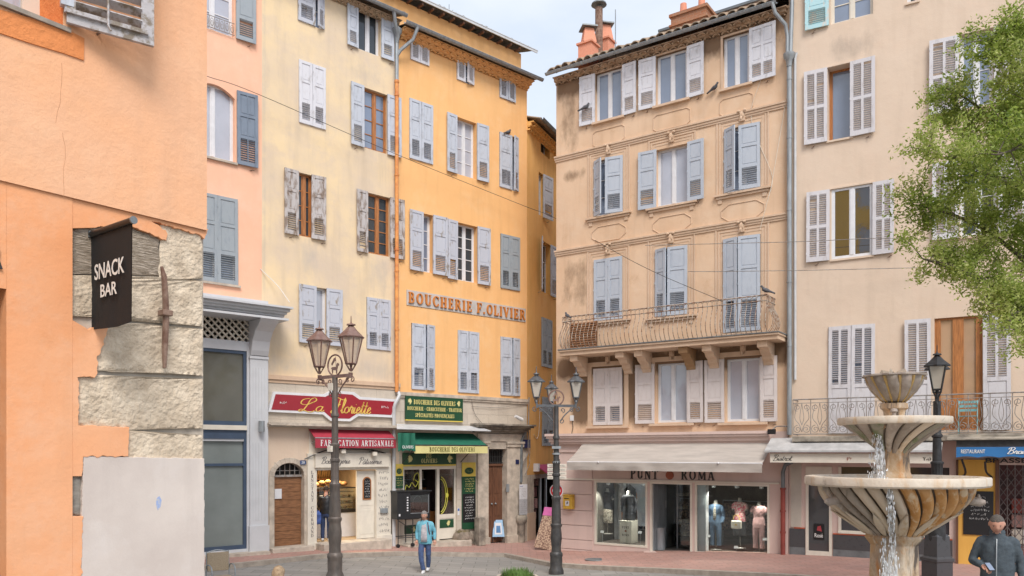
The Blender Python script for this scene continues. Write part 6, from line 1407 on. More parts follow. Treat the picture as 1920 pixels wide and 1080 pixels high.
bn2 = FF.root('cylinder_bin', 'grey metal cylinder bin standing in the clothes shop entrance', 'bin', u=FF.u(1234,-.15), w=-.3, z=zfl); m = MB(); m.lathe([(.15,0),(.15,.68),(.16,.70),(.13,.69),(.13,.6)],20); m.build('body', M['zinc'], bn2, smooth=True)
MB().box(dd[0]-.1,dd[1]+.1,-.3,3,zfl-.6,zfl).build('door_sill', M['shop_pink'], F_)
nt2 = FF.root('shop_door_notice', 'white sheet taped to the glass of the clothes shop door', 'notice', u=FF.u(1240,-.9), w=-.9, z=FF.z(1244,945,-.9)); MB().box(0,.16,-.01,0,-.12,.12).build('sheet', M['paper'], nt2)
# ceiling spots that are lit
for i,px in enumerate((1138,1170,1206,1336,1380,1426)):
    u_ = FF.u(px,-.4); r_ = FF.root('ceiling_spot', 'white lit spotlight, number %s along the clothes shop window ceiling' % ('one','two','three','four','five','six')[i], 'spotlight', u=u_, w=-.45, z=zt_+.10)
    r_['label'] = ('white spotlight at far left of the left shop window','white spotlight in the middle of the left shop window','white spotlight at the right of the left shop window','white spotlight above the jeans mannequin','white spotlight above the floral blouse mannequin','white spotlight above the pink trousers mannequin')[i]; r_['group']='lit spotlights in the clothes shop windows'
    m = MB(); m.tube([(0,0,.05),(0,0,-.06)],.015,6); m.tube([(0,0,-.05),(0,.05,-.24)],.065,10); m.build('housing', M['white_paint'], r_, smooth=True)
    l_ = bpy.data.lights.new('lamp','SPOT'); l_.energy = 55; l_.spot_size = R(95); l_.color = (1,.93,.82); l_.shadow_soft_size = .05; o = bpy.data.objects.new('lamp',l_); col.objects.link(o); o.parent = r_; o.location = (0,.06,-.27); o.rotation_euler = (R(-24),0,0)
# lettering and awning
for (s_,xa,xb) in (('PUNT',1181,1233),('ROMA',1276,1339)): serif(s_, F_, FF.u(xa,.1),FF.u(xb,.1),FF.z(1258,899,.1),FF.z(1258,881,.1),-sw_-.006,M['text_dark'],ext=.02,gap=.16)
c_,z_ = FF.P(1255,891,.1); m = MB(); m.prism([(c_+.13*math.cos(k*math.pi/10),z_+.13*math.sin(k*math.pi/10)) for k in range(20)],-sw_-.02,-sw_-.003); m.build('logo_disc', rust, F_)
ga = FF.root('beige_awning', 'wide plain beige awning over the clothes shop windows', 'awning')
wa_ = 1.15; a0,a1 = FF.u(1063,wa_),FF.u(1429,wa_); zf_ = (FF.z(1063,864,wa_)+FF.z(1429,871,wa_))/2; zv = zf_-.25; zt2 = FF.z(1260,829,.15)
can = pm('beige_canvas', (.48,.43,.385), .8, var=.11, scale=2, stretch=(.6,3,3), bump=.2, bscale=6, bdist=.02)
def canopy_mesh(a0,a1,w0,z0,w1,z1,n=40,mm=8,sag=.03,seed=0,b0=None,b1=None):
    vs = []; b0 = a0 if b0 is None else b0; b1 = a1 if b1 is None else b1
    for j in range(mm+1):
        t = j/mm
        for i in range(n+1):
            s_ = i/n; xa = b0+(b1-b0)*s_; xb = a0+(a1-a0)*s_; vs.append((xa+(xb-xa)*t, -(w0+(w1-w0)*t), z0+(z1-z0)*t-sag*math.sin(math.pi*t)+.03*noise.noise(Vector((s_*9,t*1.6,seed)))*math.sin(math.pi*min(1,t+.1))))
    fs = [(j*(n+1)+i,(j+1)*(n+1)+i,(j+1)*(n+1)+i+1,j*(n+1)+i+1) for j in range(mm) for i in range(n)]; return vs, fs
vs, fs = canopy_mesh(a0,a1,.12,zt2,wa_,zf_); m = MB(); m.add(vs,fs); m.add([(a,b+.004,c-.01) for a,b,c in vs],[f[::-1] for f in fs]); m.build('canopy', can, ga, smooth='all')
vs=[];nn=60
for k in range(nn+1):
    x=a0+(a1-a0)*k/nn; 
    for j in range(4): vs.append((x,-wa_-.004-.015*noise.noise(Vector((k*.25,j*.4,2)))*j,zf_-(zf_-zv)*j/3))
fs=[(4*k+j,4*k+j+1,4*k+j+5,4*k+j+4) for k in range(nn) for j in range(3)]; m = MB(); m.add(vs,fs); m.add([(a,b+.006,c) for a,b,c in vs],[f[::-1] for f in fs]); m.build('valance', can, ga, smooth='all')
m = MB(); m.tube([(a0,-wa_+.02,zf_-.01),(a1,-wa_+.02,zf_-.01)],.025,8)
for px in (1122,1347): u_=FF.u(px,wa_); m.sphere((u_,-wa_-.02,zf_),.03,8,6); m.tube([(u_,-wa_+.02,zf_-.02),(u_+.4,-.6,zf_-.0),(u_,-.1,zf_+.02)],.02,6)
m.build('arm', M['white_paint'], ga)
for u_ in (a0,a1):  # side cheek brackets
    pass
# yellow post box
u_,z_ = FF.P(1066,941,.22); pb_ = FF.root('post_box', 'small yellow wall post box on the pink rendered shop corner', 'post box', u=u_, w=.10, z=z_)
m = MB(); yl = pm('postal_yellow', (.70,.42,.05), .45, var=.12, scale=8); m.box(-.17,.17,-.20,0,-.23,.19); m.box(-.18,.18,-.21,0,.19,.24); m.build('body', yl, pb_, bevel=.03); MB().box(-.12,.06,-.206,-.2,.10,.125).build('slot', M['black'], pb_); MB().box(-.07,.07,-.206,-.2,-.12,.04).build('collection_label', M['paper'], pb_)
m = MB(); m.prism([(-.03,-.07),(.0,-.07),(.035,-.02),(.01,-.0),(.03,.02),(-.01,.01),(-.02,-.03)],-.209,-.206); m.build('emblem', M['text_dark'], pb_)
u_,z_ = FF.P(1072,784,.05); jb = FF.root('junction_box', 'small white junction box on the stained wall above the pink cornice', 'junction box', u=u_, w=.0, z=z_); MB().box(-.06,.06,-.07,-.001,-.09,.09).build('box', M['plastic_white'], jb, bevel=.01); m = MB(); m.tube([(0,-.02,-.09),(.03,-.02,-.3),(-.02,-.02,-.5)],.01,5); m.build('cable', M['iron'], jb)
u_,z_ = FF.P(1446,810,.4); fl_ = FF.root('black_floodlight', 'small black floodlight on the cornice right end by the cream house', 'floodlight', u=u_, w=.35, z=z_); m = MB(); m.box(-.10,.10,-.06,.06,-.06,.08); m.build('head', M['black'], fl_, bevel=.01); m = MB(); m.tube([(0,0,.05),(.1,.1,.16),(.45,.3,.16)],.02,6); m.build('bracket', M['iron_grey'], fl_)

# ================================================================== G: cream house with bistro
HG = House(FG, 'cream_house', 'large cream plaster house with louvred shutters above the bistro and brasserie')
G = HG.r; hG = HG.win; uG1 = FG.u(2120)
hG(1557,1637,-70,36,left=(1510,1554,4,'P'),mat='sh_cyan',frame='cream_paint',munt=3); hG(1552,1597,123,260,left=(1508,1551),right=(1594,1641),kind='L',mat='sh_cream',frame='wood_orange',munt=1,casem=1,rec=.3); hG(1559,1637,350,482,left=(1512,1555),right=(1636,1676),kind='L',mat='sh_cream',munt=1,rec=.06,pane='pane_mirror')
hG(1800,1862,60,200,left=(1742,1798),right=(1864,1914),kind='L',mat='sh_cream',munt=2); hG(1800,1870,295,440,left=(1748,1798),right=(1872,1925),kind='L',mat='sh_cream',munt=2,pane='pane_dark')
hG(1700,1722,-90,3,munt=1,casem=1,pane='pane_dark')
zfG = FG.z(1700,812,.55)
a_ = hG(1553,1640,610,812,closed=(2,3),kind='D',mat='sh_cream'); b_ = hG(1752,1842,594,806,left=(1697,1746,3),right=(1844,1896,3),kind='D',mat='sh_cream',frame='wood_orange',munt=1,rec=.10,pane='pane_peach')
fr_ = MB(); fr_.box(b_[0]+.056,b_[0]+.14,.045,.098,b_[2]+.07,b_[3]-.056); fr_.box(b_[1]-.14,b_[1]-.056,.045,.098,b_[2]+.07,b_[3]-.056); c__ = (b_[0]+b_[1])/2; fr_.box(c__-.12,c__+.12,.040,.098,b_[2]+.07,b_[3]-.056); fr_.box(b_[0]+.14,b_[1]-.14,.046,.098,b_[2]+.07,b_[2]+.75); fr_.build('door_stile', M['wood_orange'], G)
zGs = FG.z(1650,822); zG = 17.5
add_stain(M['stuccoG'], [(FG.u(1555),FG.u(1640),FG.z(1600,115),FG.z(1600,60),.3,.4,.55),(FG.u(1480),FG.u(1500),8,16,.2,1,.3)], (.30,.25,.21), .55)
wall('wall', G, .002, uG1, zGs, zG, HG.holes, M['stuccoG'])
MB().box(0,uG1,-.3,7,zG,zG+.2).build('roof', M['tile'], G)
m = MB()
for h_ in HG.holes[1:6]: m.box(h_[0]-.03,h_[1]+.03,-.03,-.001,h_[3]+.01,h_[3]+.05); m.box(h_[0]-.03,h_[1]+.03,-.045,-.001,h_[2]-.06,h_[2]-.01)
m.build('lintel_strip', M['stuccoG'], G)
# balcony with scrollwork
wg = .62; zg_ = (FG.z(1500,815,wg)+FG.z(1900,815,wg))/2; hr_ = (FG.z(1500,749,wg)+FG.z(1900,736,wg))/2-zg_
gu0,gu1 = FG.u(1484,wg)+.02,FG.u(2080,wg); sl = MB(); sl.box(gu0,gu1,-wg-.03,.0,zg_-.16,zg_-.02); bg_ = sl.build('balcony', M['stone_dark'], G, bevel=.01)
rl = MB(); y = -wg
for zz_,r_ in ((.04,.014),(hr_,.018),(hr_-.10,.009)): rl.tube([(gu0+.02,0,zg_+zz_),(gu0+.02,y,zg_+zz_),(gu1,y,zg_+zz_)],r_,6)
n_ = int((gu1-gu0)/.44); p_ = (gu1-gu0-.04)/n_
def spiral(cx,cz,r,turns,a0,sg,n=22): return [(cx+r*(1-.85*k/n)*math.cos(a0+sg*turns*2*math.pi*k/n), y, cz+r*(1-.85*k/n)*math.sin(a0+sg*turns*2*math.pi*k/n)) for k in range(n+1)]
for i in range(n_):
    x0 = gu0+.02+i*p_; c = x0+p_/2
    rl.tube([(x0,y,zg_+.04),(x0,y,zg_+hr_)],.011,5)
    for s_ in (-1,1):
        rl.tube(spiral(c+s_*p_*.24,zg_+.17,.11,1.6,math.pi/2,-s_),.008,4,caps=False); rl.tube(spiral(c+s_*p_*.25,zg_+hr_-.22,.09,1.4,-math.pi/2,s_),.008,4,caps=False)
        rl.tube(bend([(c,y,zg_+.10),(c+s_*p_*.15,y,zg_+.30),(c+s_*p_*.40,y,zg_+.48),(c+s_*p_*.25,y,zg_+hr_-.13)],4),.008,4,caps=False); rl.tube(bend([(c,y,zg_+hr_-.1),(c+s_*.05,y,zg_+hr_*.5),(c,y,zg_+.28)],4),.007,4,caps=False)
rl.build('railing', M['iron_grey'], bg_, smooth=True)
ch_ = FG.root('balcony_folding_chair', 'small turquoise folding chair on the cream house balcony by the orange door', 'chair', u=FG.u(1815,.35), w=.35, z=zg_+.01)
m = MB(); tq = pm('turquoise_slats', (.22,.50,.52), .6)
for zz_ in (.55,.65,.75): m.box(-.2,.2,.15,.165,zz_,zz_+.06)
for yy in (-.15,-.05,.05): m.box(-.2,.2,yy,yy+.07,.42,.435)
m.tube([(-.2,-.2,0),(-.2,.16,.82)],.01,5); m.tube([(.2,-.2,0),(.2,.16,.82)],.01,5); m.tube([(-.19,.2,0),(-.19,-.17,.43)],.01,5); m.tube([(.19,.2,0),(.19,-.17,.43)],.01,5); m.build('frame', tq, ch_)
pt_ = FG.root('balcony_plant', 'small green weed growing at the left corner of the cream balcony', 'plant', u=FG.u(1468,.4), w=.45, z=zg_-.32); m = MB(); rnd = random.Random(2)
for k in range(160):
    a = rnd.random()*6.28; r_ = rnd.random()*.28; z = .02+rnd.random()*.12; d = Vector((rnd.uniform(-1,1),rnd.uniform(-1,1),rnd.uniform(-.3,1))).normalized()*.05; e_ = d.cross(Vector((0,0,1)))*.5; c = Vector((r_*math.cos(a),r_*.5*math.sin(a),z)); m.add([c-d,c+e_,c+d,c-e_],[(0,1,2,3)])
m.build('leaves', pm('weed_green', (.10,.22,.04), .7, var=.3, scale=20), pt_)
# ground floor
gG = g(*FG.wpt(2,0,0).xy)+.12
gh = []; 
dA = FG.rect(1511,1560,876,1050); wB_ = FG.rect(1572,1770,876,1003); uM = FG.u(1796)
gh = [(dA[0],dA[1],-2,wB_[3],.15),(wB_[0],FG.u(1780),wB_[2],wB_[3],.15),(FG.u(1874),uG1-.5,gG,FG.z(1900,872),.45)]
wall('ground_floor_wall', G, .002, uG1, -2, zGs, gh, M['shop_pink'], depth=7, y=0)
f = MB(); a,b = dA[0],dA[1]; t=.07; f.box(a,a+t,-.03,.08,gG-.1,wB_[3]); f.box(b-t,b,-.03,.08,gG-.1,wB_[3]); f.box(a+t,b-t,-.029,.08,gG-.1,gG+.10); f.box(a+t,b-t,-.029,.08,wB_[3]-.3,wB_[3]); fo = f.build('bistro_door', M['cream_paint'], G)
MB().box(a+t,b-t,.03,.04,gG,wB_[3]-.2).build('pane', pane_mat('bistro_glass', (.07,.07,.075), .35, .2), fo)
f = MB(); a,b = wB_[0],FG.u(1780); f.box(a,a+t,-.03,.08,wB_[2],wB_[3]); f.box(a+t,b,-.029,.08,wB_[2],wB_[2]+.06); f.box((a+b)/2,(a+b)/2+t,-.028,.08,wB_[2]+.06,wB_[3]); f.box(a,b,-.06,-.0,wB_[2]-.02,wB_[2]+.03); fo = f.build('bistro_window', M['cream_paint'], G)
MB().box(a+t,b,.03,.04,wB_[2],wB_[3]).build('pane', pane_mat('bistro_glass_wide', (.06,.055,.06), .35, .2), fo)
m = MB(); m.box(dA[1]+.03,FG.u(1786),-.035,-.001,gG+.18,wB_[2]-.03); m.box(FG.u(1477)+.05,dA[0]-.02,-.035,-.001,gG+.18,wB_[2]+.05); m.build('black_stone_base', M['marble_black'], G); m = MB(); m.box(dA[1]+.03,FG.u(1786),-.03,-.001,-1,gG+.18); m.box(FG.u(1477)+.05,dA[0]-.02,-.03,-.001,-1,gG+.18); m.build('grey_plinth', M['zinc_dark'], G)
m = MB(); m.box(dA[1]+.03,FG.u(1786),-.045,-.0,wB_[2]-.055,wB_[2]-.025); m.box(.15,dA[0]-.02,-.045,-.0,wB_[2]+.055,wB_[2]+.085); m.build('red_trim', pm('orange_red_trim', (.55,.12,.05), .5), G)
# ribbed roller panel
x0,x1 = FG.u(1479)+.05,FG.u(1503); m = MB(); n_=14
for k in range(n_): xx=x0+(x1-x0)*k/n_; m.box(xx+.004,xx+(x1-x0)/n_-.004,-.03,-.001,wB_[2]+.09,FG.z(1490,866)); 
m.build('ribbed_panel', M['cream_paint'], G)
m = MB(); x0 = FG.u(1468,.15); m.tube([(x0+.25,-.15,FG.z(1475,866,.15)),(x0+.06,-.15,FG.z(1475,872,.15)),(x0,-.15,FG.z(1475,885,.15)),(x0,-.15,FG.z(1470,915,.15))],.055,8); m.build('drainpipe', M['zinc_dark'], G, smooth=True); m = MB(); m.tube([(x0,-.15,FG.z(1470,915,.15)),(x0,-.15,gG-.1)],.065,10)
for py in (918,960,1000): q_=FG.z(1470,py,.15); m.tube([(x0,-.15,q_),(x0,-.15,q_+.05)],.08,10)
m.build('red_drainpipe', M['pipe_red'], G, smooth=True)
# poster on the bistro door
ps = FG.root('wine_poster', 'dark poster reading Rosé on the bistro glass door', 'poster'); a,b,c,d = FG.rect(1525,1545,982,1012,.0); MB().box(a,b,.015,.022,c,d).build('print', M['black'], ps); btext('Rosé', ps, a+.03,b-.03,c+.06,c+.17,.014,M['text_white'],ext=.003,bold=.01)
m = MB(); cx=(a+b)/2; m.prism([(cx-.05,c+.25),(cx+.08,c+.22),(cx+.05,c+.38),(cx-.03,c+.36)],.012,.015); m.build('red_petal', pm('petal_red', (.4,.05,.06), .6), ps)
# bistro awning
ba = FG.root('bistro_awning', 'cream and brick red awning with script Bistrot over the bistro front', 'awning')
w1_ = .95; a0,a1 = FG.u(1444,w1_),FG.u(1752,w1_); z1_ = FG.z(1600,850,w1_); z0_ = FG.z(1600,868,w1_); brick_ = pm('brick_red_canvas', (.30,.085,.05), .7, var=.08)
m = MB(); zt_ = FG.z(1600,842,.1); vs, fs = canopy_mesh(a0,a1,.05,zt_+.08,w1_,z1_+.05,sag=.01); m.add(vs,fs); m.add([(p,q,r-.015) for p,q,r in vs],[f[::-1] for f in fs]); m.box(a0,a1,-w1_-.02,-w1_+.03,z1_-.0,z1_+.06); m.build('canopy', brick_, ba, smooth=True)
m = MB(); m.box(a0,a1,-w1_-.012,-w1_+.0,z0_,z1_-.001); m.build('valance', M['cream_paint'], ba)
btm = M['text_dark']; 
cursive('Bistrot' if 'b' in CUR else 'Bistrot', ba, FG.u(1449,w1_),FG.u(1484,w1_),z0_+.05,z0_+.20,-w1_-.013,btm,th=.11)
scribble(ba, FG.u(1587,w1_),FG.u(1600,w1_),z0_+.03,z1_-.04,-w1_-.013,pm('brick_script', (.45,.2,.15), .7),1,3,.02); scribble(ba, FG.u(1728,w1_),FG.u(1748,w1_),z0_+.04,z1_-.06,-w1_-.013,btm,1,5,.02)
zc1 = FG.z(1600,846,w1_+.1); zc2 = FG.z(1600,828,.9); a0_=FG.u(1434,1.0); a1_ = FG.u(1766,1.0); m = MB(); m.add([(a0_,-1.05,zc1+.02),(a1_,-1.05,zc1+.02),(a1_,-.3,zc2+.12),(a0_,-.3,zc2+.12),(a0_,-1.05,zc1-.03),(a1_,-1.05,zc1-.03),(a1_,-.3,zc2+.07),(a0_,-.3,zc2+.07)],[(0,1,2,3),(7,6,5,4),(0,4,5,1),(1,5,6,2),(3,7,4,0)]); m.build('cover', pm('grey_white_cover', (.50,.49,.48), .7, var=.15, scale=3), ba)
# brasserie
ra = FG.root('blue_awning', 'blue awning lettered RESTAURANT Brasserie at the right edge', 'awning')
w2_ = .95; a0,a1 = FG.u(1793,w2_),FG.u(2080,w2_); z1_ = FG.z(1850,838,w2_); z0_ = FG.z(1850,858,w2_); blu = pm('blue_canvas', (.025,.16,.40), .6, var=.06)
vs=[];nn=60
for k in range(nn+1): x=a0+(a1-a0)*k/nn; vs += [(x,-w2_-.01,z1_),(x,-w2_-.02,z0_+.03*abs(math.sin(k*.35)))]
m = MB(); m.add(vs,[(2*k,2*k+1,2*k+3,2*k+2) for k in range(nn)]); m.add([(a,b+.008,c) for a,b,c in vs],[(2*k+2,2*k+3,2*k+1,2*k) for k in range(nn)]); m.build('valance', blu, ra)
m = MB(); m.box(a0,a1,-w2_,-.15,z1_+.01,z1_+.16); m.build('cassette', M['iron'], ra); m = MB(); m.add([(a0-.2,-w2_-.08,z1_+.19),(a1,-w2_-.08,z1_+.19),(a1,-.1,z1_+.34),(a0-.2,-.1,z1_+.34),(a0-.2,-w2_-.08,z1_+.165),(a1,-w2_-.08,z1_+.165),(a1,-.1,z1_+.31),(a0-.2,-.1,z1_+.31)],[(0,1,2,3),(7,6,5,4),(0,4,5,1),(3,7,4,0)]); m.build('cover', M['stone_dark'], ra)
btext('RESTAURANT', ra, FG.u(1802,w2_),FG.u(1847,w2_),z0_+.10,z0_+.19,-w2_-.022,M['text_white'],ext=.004,bold=.01); 
cursive('Brasserie', ra, FG.u(1887,w2_),FG.u(1955,w2_),z0_+.09,z0_+.23,-w2_-.024,M['text_white'],th=.2)
yel = stucco('brasserie_yellow', (.72,.42,.10), (.70,.38,.09), None, bump=.05, dirt=(.5,.3,.15)); m = MB(); m.box(FG.u(1796),FG.u(1874)-.02,-.06,-.001,gG-.3,FG.z(1835,862)); m.build('yellow_front', yel, G)
m = MB(); m.box(FG.u(1793),FG.u(1797),-.10,-.0,gG-.3,FG.z(1795,862)); m.box(FG.u(1868)-.02,FG.u(1874),-.10,-.0,gG-.3,FG.z(1870,862)); m.build('front_post', M['wood_brown'], G)
bb = FG.root('menu_blackboard', 'large black menu board with chalk writing on the yellow brasserie front', 'blackboard'); a,b,c,d = FG.rect(1806,1863,921,1003,.08); MB().box(a,b,-.09,-.061,c,d).build('board', M['black'], bb); scribble(bb,a+.1,b-.1,c+.35,d-.1,-.091,M['text_white'],6,21,.008)
m = MB(); m.tube(bend([(FG.u(1800)+.05,-.08,FG.z(1800,895,.1)),(FG.u(1812),-.6,FG.z(1812,885,.6)),(FG.u(1806),-.8,FG.z(1806,862,.8))],5),.025,6); m.tube(bend([(FG.u(1860),-.08,FG.z(1860,895,.1)),(FG.u(1850),-.6,FG.z(1850,885,.6)),(FG.u(1848),-.8,FG.z(1848,866,.8))],5),.025,6); m.build('arm', M['iron'], ra)
btext('BRASSERIE', G, FG.u(1848,.06),FG.u(1960,.06),FG.z(1890,868,.06),FG.z(1890,859,.06),-.062,M['text_dark'],ext=.02,bold=.02)
gt = FG.root('folding_gate', 'brown folding lattice security gate across the brasserie entrance', 'gate'); a,b = FG.u(1874),uG1-.5; c,d = gG,FG.z(1900,872); m = MB(); x = a; s_ = .16
while x < b:
    m.tube([(x,.06,c),(x,.06,d)],.012,4); z = c
    while z < d-.1: m.tube([(x,.05,z),(x+s_,.05,min(d,z+.24))],.009,4); m.tube([(x+s_,.07,z),(x,.07,min(d,z+.24))],.009,4); z += .24
    x += s_
m.build('lattice', pm('gate_steel', (.22,.19,.18), .6, metal=.3), gt)
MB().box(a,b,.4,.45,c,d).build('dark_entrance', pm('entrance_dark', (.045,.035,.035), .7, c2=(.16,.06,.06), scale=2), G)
bt_ = FG.root('rubbish_bags', 'stack of dim packets behind the folding gate', 'packets', u=a+.25, w=-.25, z=c); m = MB()
for k,(h_,q_) in enumerate(((0,.5),(.55,.35),(.95,.3),(1.3,.35))): m.box(0,.28,-.1,.1,h_,h_+q_,k=k%3)
m.build('packets', [M['pipe_red'],M['cream_paint'],pm('dull_pink', (.45,.25,.22), .8)], bt_, bevel=.02)
# ================================================================== overhead cables
def cable(lab, pts, r, mat='iron'):
    o = empty('overhead_cable', (0,0,0), 0, lab, 'cable'); m = MB(); m.tube(bend(pts, 8), r, 5, caps=False); m.build('strand', M[mat], o)
def w3(F, px, py, w=.1): u,z = F.P(px,py,w); return F.wpt(u,w,z)
cable('black cable sagging from the salmon house across to the tan balcony', [w3(FP,388,143),w3(FP,480,175,.3),w3(FP,745,290,.4),w3(FP,975,383,.4),at(1045,411,27.5),w3(FF,1200,497,1.0),w3(FF,1355,565,.8)], .008)
cable('thin upper wire running level past the tan and cream houses to the tree', [w3(FF,1210,460,.15),w3(FF,1300,458,.3),w3(FG,1500,453,.4),w3(FG,1640,447,.3),w3(FG,1740,450,.1)], .009, 'iron_grey')
cable('thin lower wire running level from the tan house past the pipes', [w3(FF,1290,509,.15),w3(FF,1345,509,.3),w3(FG,1500,507,.4),w3(FG,1720,502,.2)], .009, 'iron_grey')
cable('thin stay wire from the salmon wall down to the grey cornice', [w3(FP,488,504,.02),w3(FP,520,535,.25),w3(FP,543,567,.95)], .009, 'plastic_white')
# ================================================================== street lamps
def lantern(par, x, y, z, rt, rb, h, metal, sides=6, glassm=None, tag_=True):
    """z = foot of the lantern; returns nothing. tapered glazed body, hipped roof and finial"""
    lt = MB(); a0 = math.pi/sides
    def ring(r, zz): return [(x+r*math.cos(a0+2*math.pi*k/sides), y+r*math.sin(a0+2*math.pi*k/sides), zz) for k in range(sides)]
    b, t = ring(rb, z+.10), ring(rt, z+.10+h)
    for k in range(sides):
        lt.tube([b[k],t[k]], .016, 5); lt.tube([b[k],b[(k+1)%sides]], .017, 5); lt.tube([t[k],t[(k+1)%sides]], .020, 5)
        lt.tube([b[k],(x+(b[k][0]-x)*.25,y+(b[k][1]-y)*.25,z-.06)], .010, 4)
    lt.lathe([(.0,-.08),(.035,-.07),(.04,-.02),(.02,.03),(.04,.08),(rb*.9,.095)],10,(x,y,z))
    o = lt.build('lantern_frame', metal, par)
    rf = MB(); rf.lathe([(rt*1.12,-.015),(rt*1.14,.01),(rt*.55,h*.26),(rt*.24,h*.42),(rt*.20,h*.44)],sides,(x,y,z+.10+h)); rf.lathe([(rt*.20,0),(rt*.40,.01),(rt*.36,.035),(rt*.12,.05),(.012,.08),(.010,.21),(.002,.23)],10,(x,y,z+.10+h*1.44))
    # rotate the polygonal roof to the frame's corners
    rf.build('lantern_roof', metal, o)
    gl = MB(); q = ring(rb-.008,z+.105); p = ring(rt-.008,z+.095+h); gl.add(q+p,[(k,(k+1)%sides,sides+(k+1)%sides,sides+k) for k in range(sides)]); gl.build('lantern_glass', glassm or M['frost'], o)
    return o
M['frost'] = pm('frosted_lantern_glass', (.80,.68,.58), .35, var=.08, scale=3, spec=.6); see_through(M['frost'], .5)
M['frost2'] = pm('pale_lantern_glass', (.76,.72,.64), .35, var=.08, scale=3, spec=.6); see_through(M['frost2'], .6)
cast = pm('bronze_grey_cast_iron', (.105,.092,.082), .5, metal=.35, c2=(.17,.14,.12), scale=6, stretch=(1,1,.5), bump=.15, bscale=60)
copper = pm('brown_weathered_copper', (.19,.105,.085), .5, metal=.35, c2=(.27,.18,.15), scale=7, bump=.1)
slate = pm('blue_grey_lantern_metal', (.15,.165,.18), .5, metal=.4, c2=(.09,.09,.095), scale=6)
def column(par, H, r0, mat, k=1.0):
    f = lambda a,r,z: 1+.045*math.cos(a*12)*(1 if (z>1.75*k and z<H*.78) else 0)
    leafm = lambda a,r,z: 1+(.10*abs(math.cos(a*3+z*9)) if (.12*k<z<.62*k or .95*k<z<1.6*k) else 0)+f(a,r,z)-1
    pr = [(r0*2.3,0),(r0*2.3,.10),(r0*2.05,.13),(r0*1.75,.22),(r0*1.7,.5),(r0*1.9,.56),(r0*1.9,.62),(r0*1.5,.66),(r0*1.45,.80),(r0*1.62,.95),(r0*1.55,1.15),(r0*1.4,1.35),(r0*1.62,1.40),(r0*1.62,1.45),(r0*1.35,1.48),(r0*1.45,1.7),(r0*1.28,2.0),(r0*1.22,2.15),(r0*1.4,2.19),(r0*1.4,2.24),(r0*1.06,2.28)]
    pr = [(a,b*k) for a,b in pr]; pr += [(r0*1.0,H*.50),(r0*.96,H*.58)]; 
    pr += [(r0*1.2,H*.585),(r0*1.2,H*.595),(r0*.98,H*.60),(r0*1.05,H*.655),(r0*1.2,H*.66),(r0*1.2,H*.668),(r0*.85,H*.675),(r0*.8,H*.80),(r0*1.05,H*.805),(r0*1.05,H*.815),(r0*.78,H*.825),(r0*.72,H)]
    m = MB(); P2=[pr[0]]
    for p in pr[1:]:
        a = P2[-1]; n = max(1,int((p[1]-a[1])/.05)) if p[1]<1.8*k else 1
        for i in range(1,n+1): P2.append((a[0]+(p[0]-a[0])*i/n, a[1]+(p[1]-a[1])*i/n))
    m.lathe(P2, 24, mod=leafm); return m.build('column', mat, par, smooth=True)
def scroll(cx, cz, r, a0, turns, sg, y=0, n=14): return [(cx+r*(1-.75*k/n)*math.cos(a0+sg*turns*6.283*k/n), y, cz+r*(1-.75*k/n)*math.sin(a0+sg*turns*6.283*k/n)) for k in range(n+1)]
def arms(par, z, L_, metal, dirs, th=.035):
    for a in dirs:
        m = MB(); m.M = Matrix.Rotation(a,4,'Z'); m.box(0,L_,-th,th,z-.035,z+.035); m.box(L_-.02,L_+.03,-th-.01,th+.01,z-.06,z+.06)
        m.tube(bend([(L_*.9,0,z-.05),(L_*.5,0,z-.22),(.10,0,z-.42)],4), .018, 6); m.tube(scroll(.14,z-.42,.07,math.pi/2,1.1,-1),.012,5); m.tube(scroll(L_+.06,z-.10,.07,math.pi/2,1.0,-1),.014,5); m.tube(scroll(.17,z-.12,.07,math.pi*1.5,1.1,1),.012,5); m.tube(scroll(L_-.1,z-.11,.06,math.pi/2,1.0,1),.012,5)
        m.build('arm', metal, par, smooth=True)
def emblem(par, z, r, metal):
    m = MB(); m.tube([(r*math.cos(k*math.pi/16),0,z+r+r*math.sin(k*math.pi/16)) for k in range(32)], .020, 6, closed=True); s_ = r/.24
    # walking lamb with a banner
    b = [(-.10,.14),(-.09,.05),(-.075,.05),(-.065,.13),(.04,.12),(.05,.04),(.065,.04),(.075,.14),(.10,.22),(.14,.23),(.13,.27),(.09,.29),(.06,.25),(.04,.20),(-.08,.20),(-.12,.18)]
    m.prism([(x*s_,z+zz*s_) for x,zz in b[:4]+b[14:]],-.01,.01); m.prism([(x*s_,z+zz*s_) for x,zz in b[3:15]],-.0102,.0102)
    m.tube([(.05*s_,0,z+.06*s_),(.02*s_,0,z+.44*s_)],.007,4); m.prism([(.02*s_,z+.42*s_),(-.03*s_,z+.40*s_),(-.12*s_,z+.28*s_),(-.10*s_,z+.24*s_),(-.02*s_,z+.33*s_),(.03*s_,z+.34*s_)],-.0095,.0095); m.build('lamb_emblem', metal, par)
# lamp 1
X1 = at(628,848,18.5); z1 = g(X1.x,X1.y)
L1 = empty('street_lamp', (X1.x,X1.y,z1), R(-14), 'tall bronze street lamp with two brown lanterns and lamb ring in front of bakery', 'street lamp', 'ornate cast iron street lamps')
L1.rotation_euler[2] = R(-36)
Hc = (CH+(848-706)/81.0)-z1
column(L1, Hc+.0, .090, cast); arms(L1, Hc, .52, copper, (0,math.pi)); emblem(L1, Hc+.02, .24, copper)
for s_,dz in ((-.54,0),(.54,0)): lantern(L1, s_, 0, Hc+.16, .27, .125, .60, copper, 6, M['frost'])
m = MB(); m.box(-.10,.04,-.13,-.09,Hc*.93-.0,Hc*.93+.17); m.build('bracket_plate', M['cream_paint'], L1); m = MB(); m.box(-.09,.05,-.16,-.10,Hc*.63,Hc*.63+.14); m.build('sensor_box', M['cream_paint'], L1, bevel=.01)
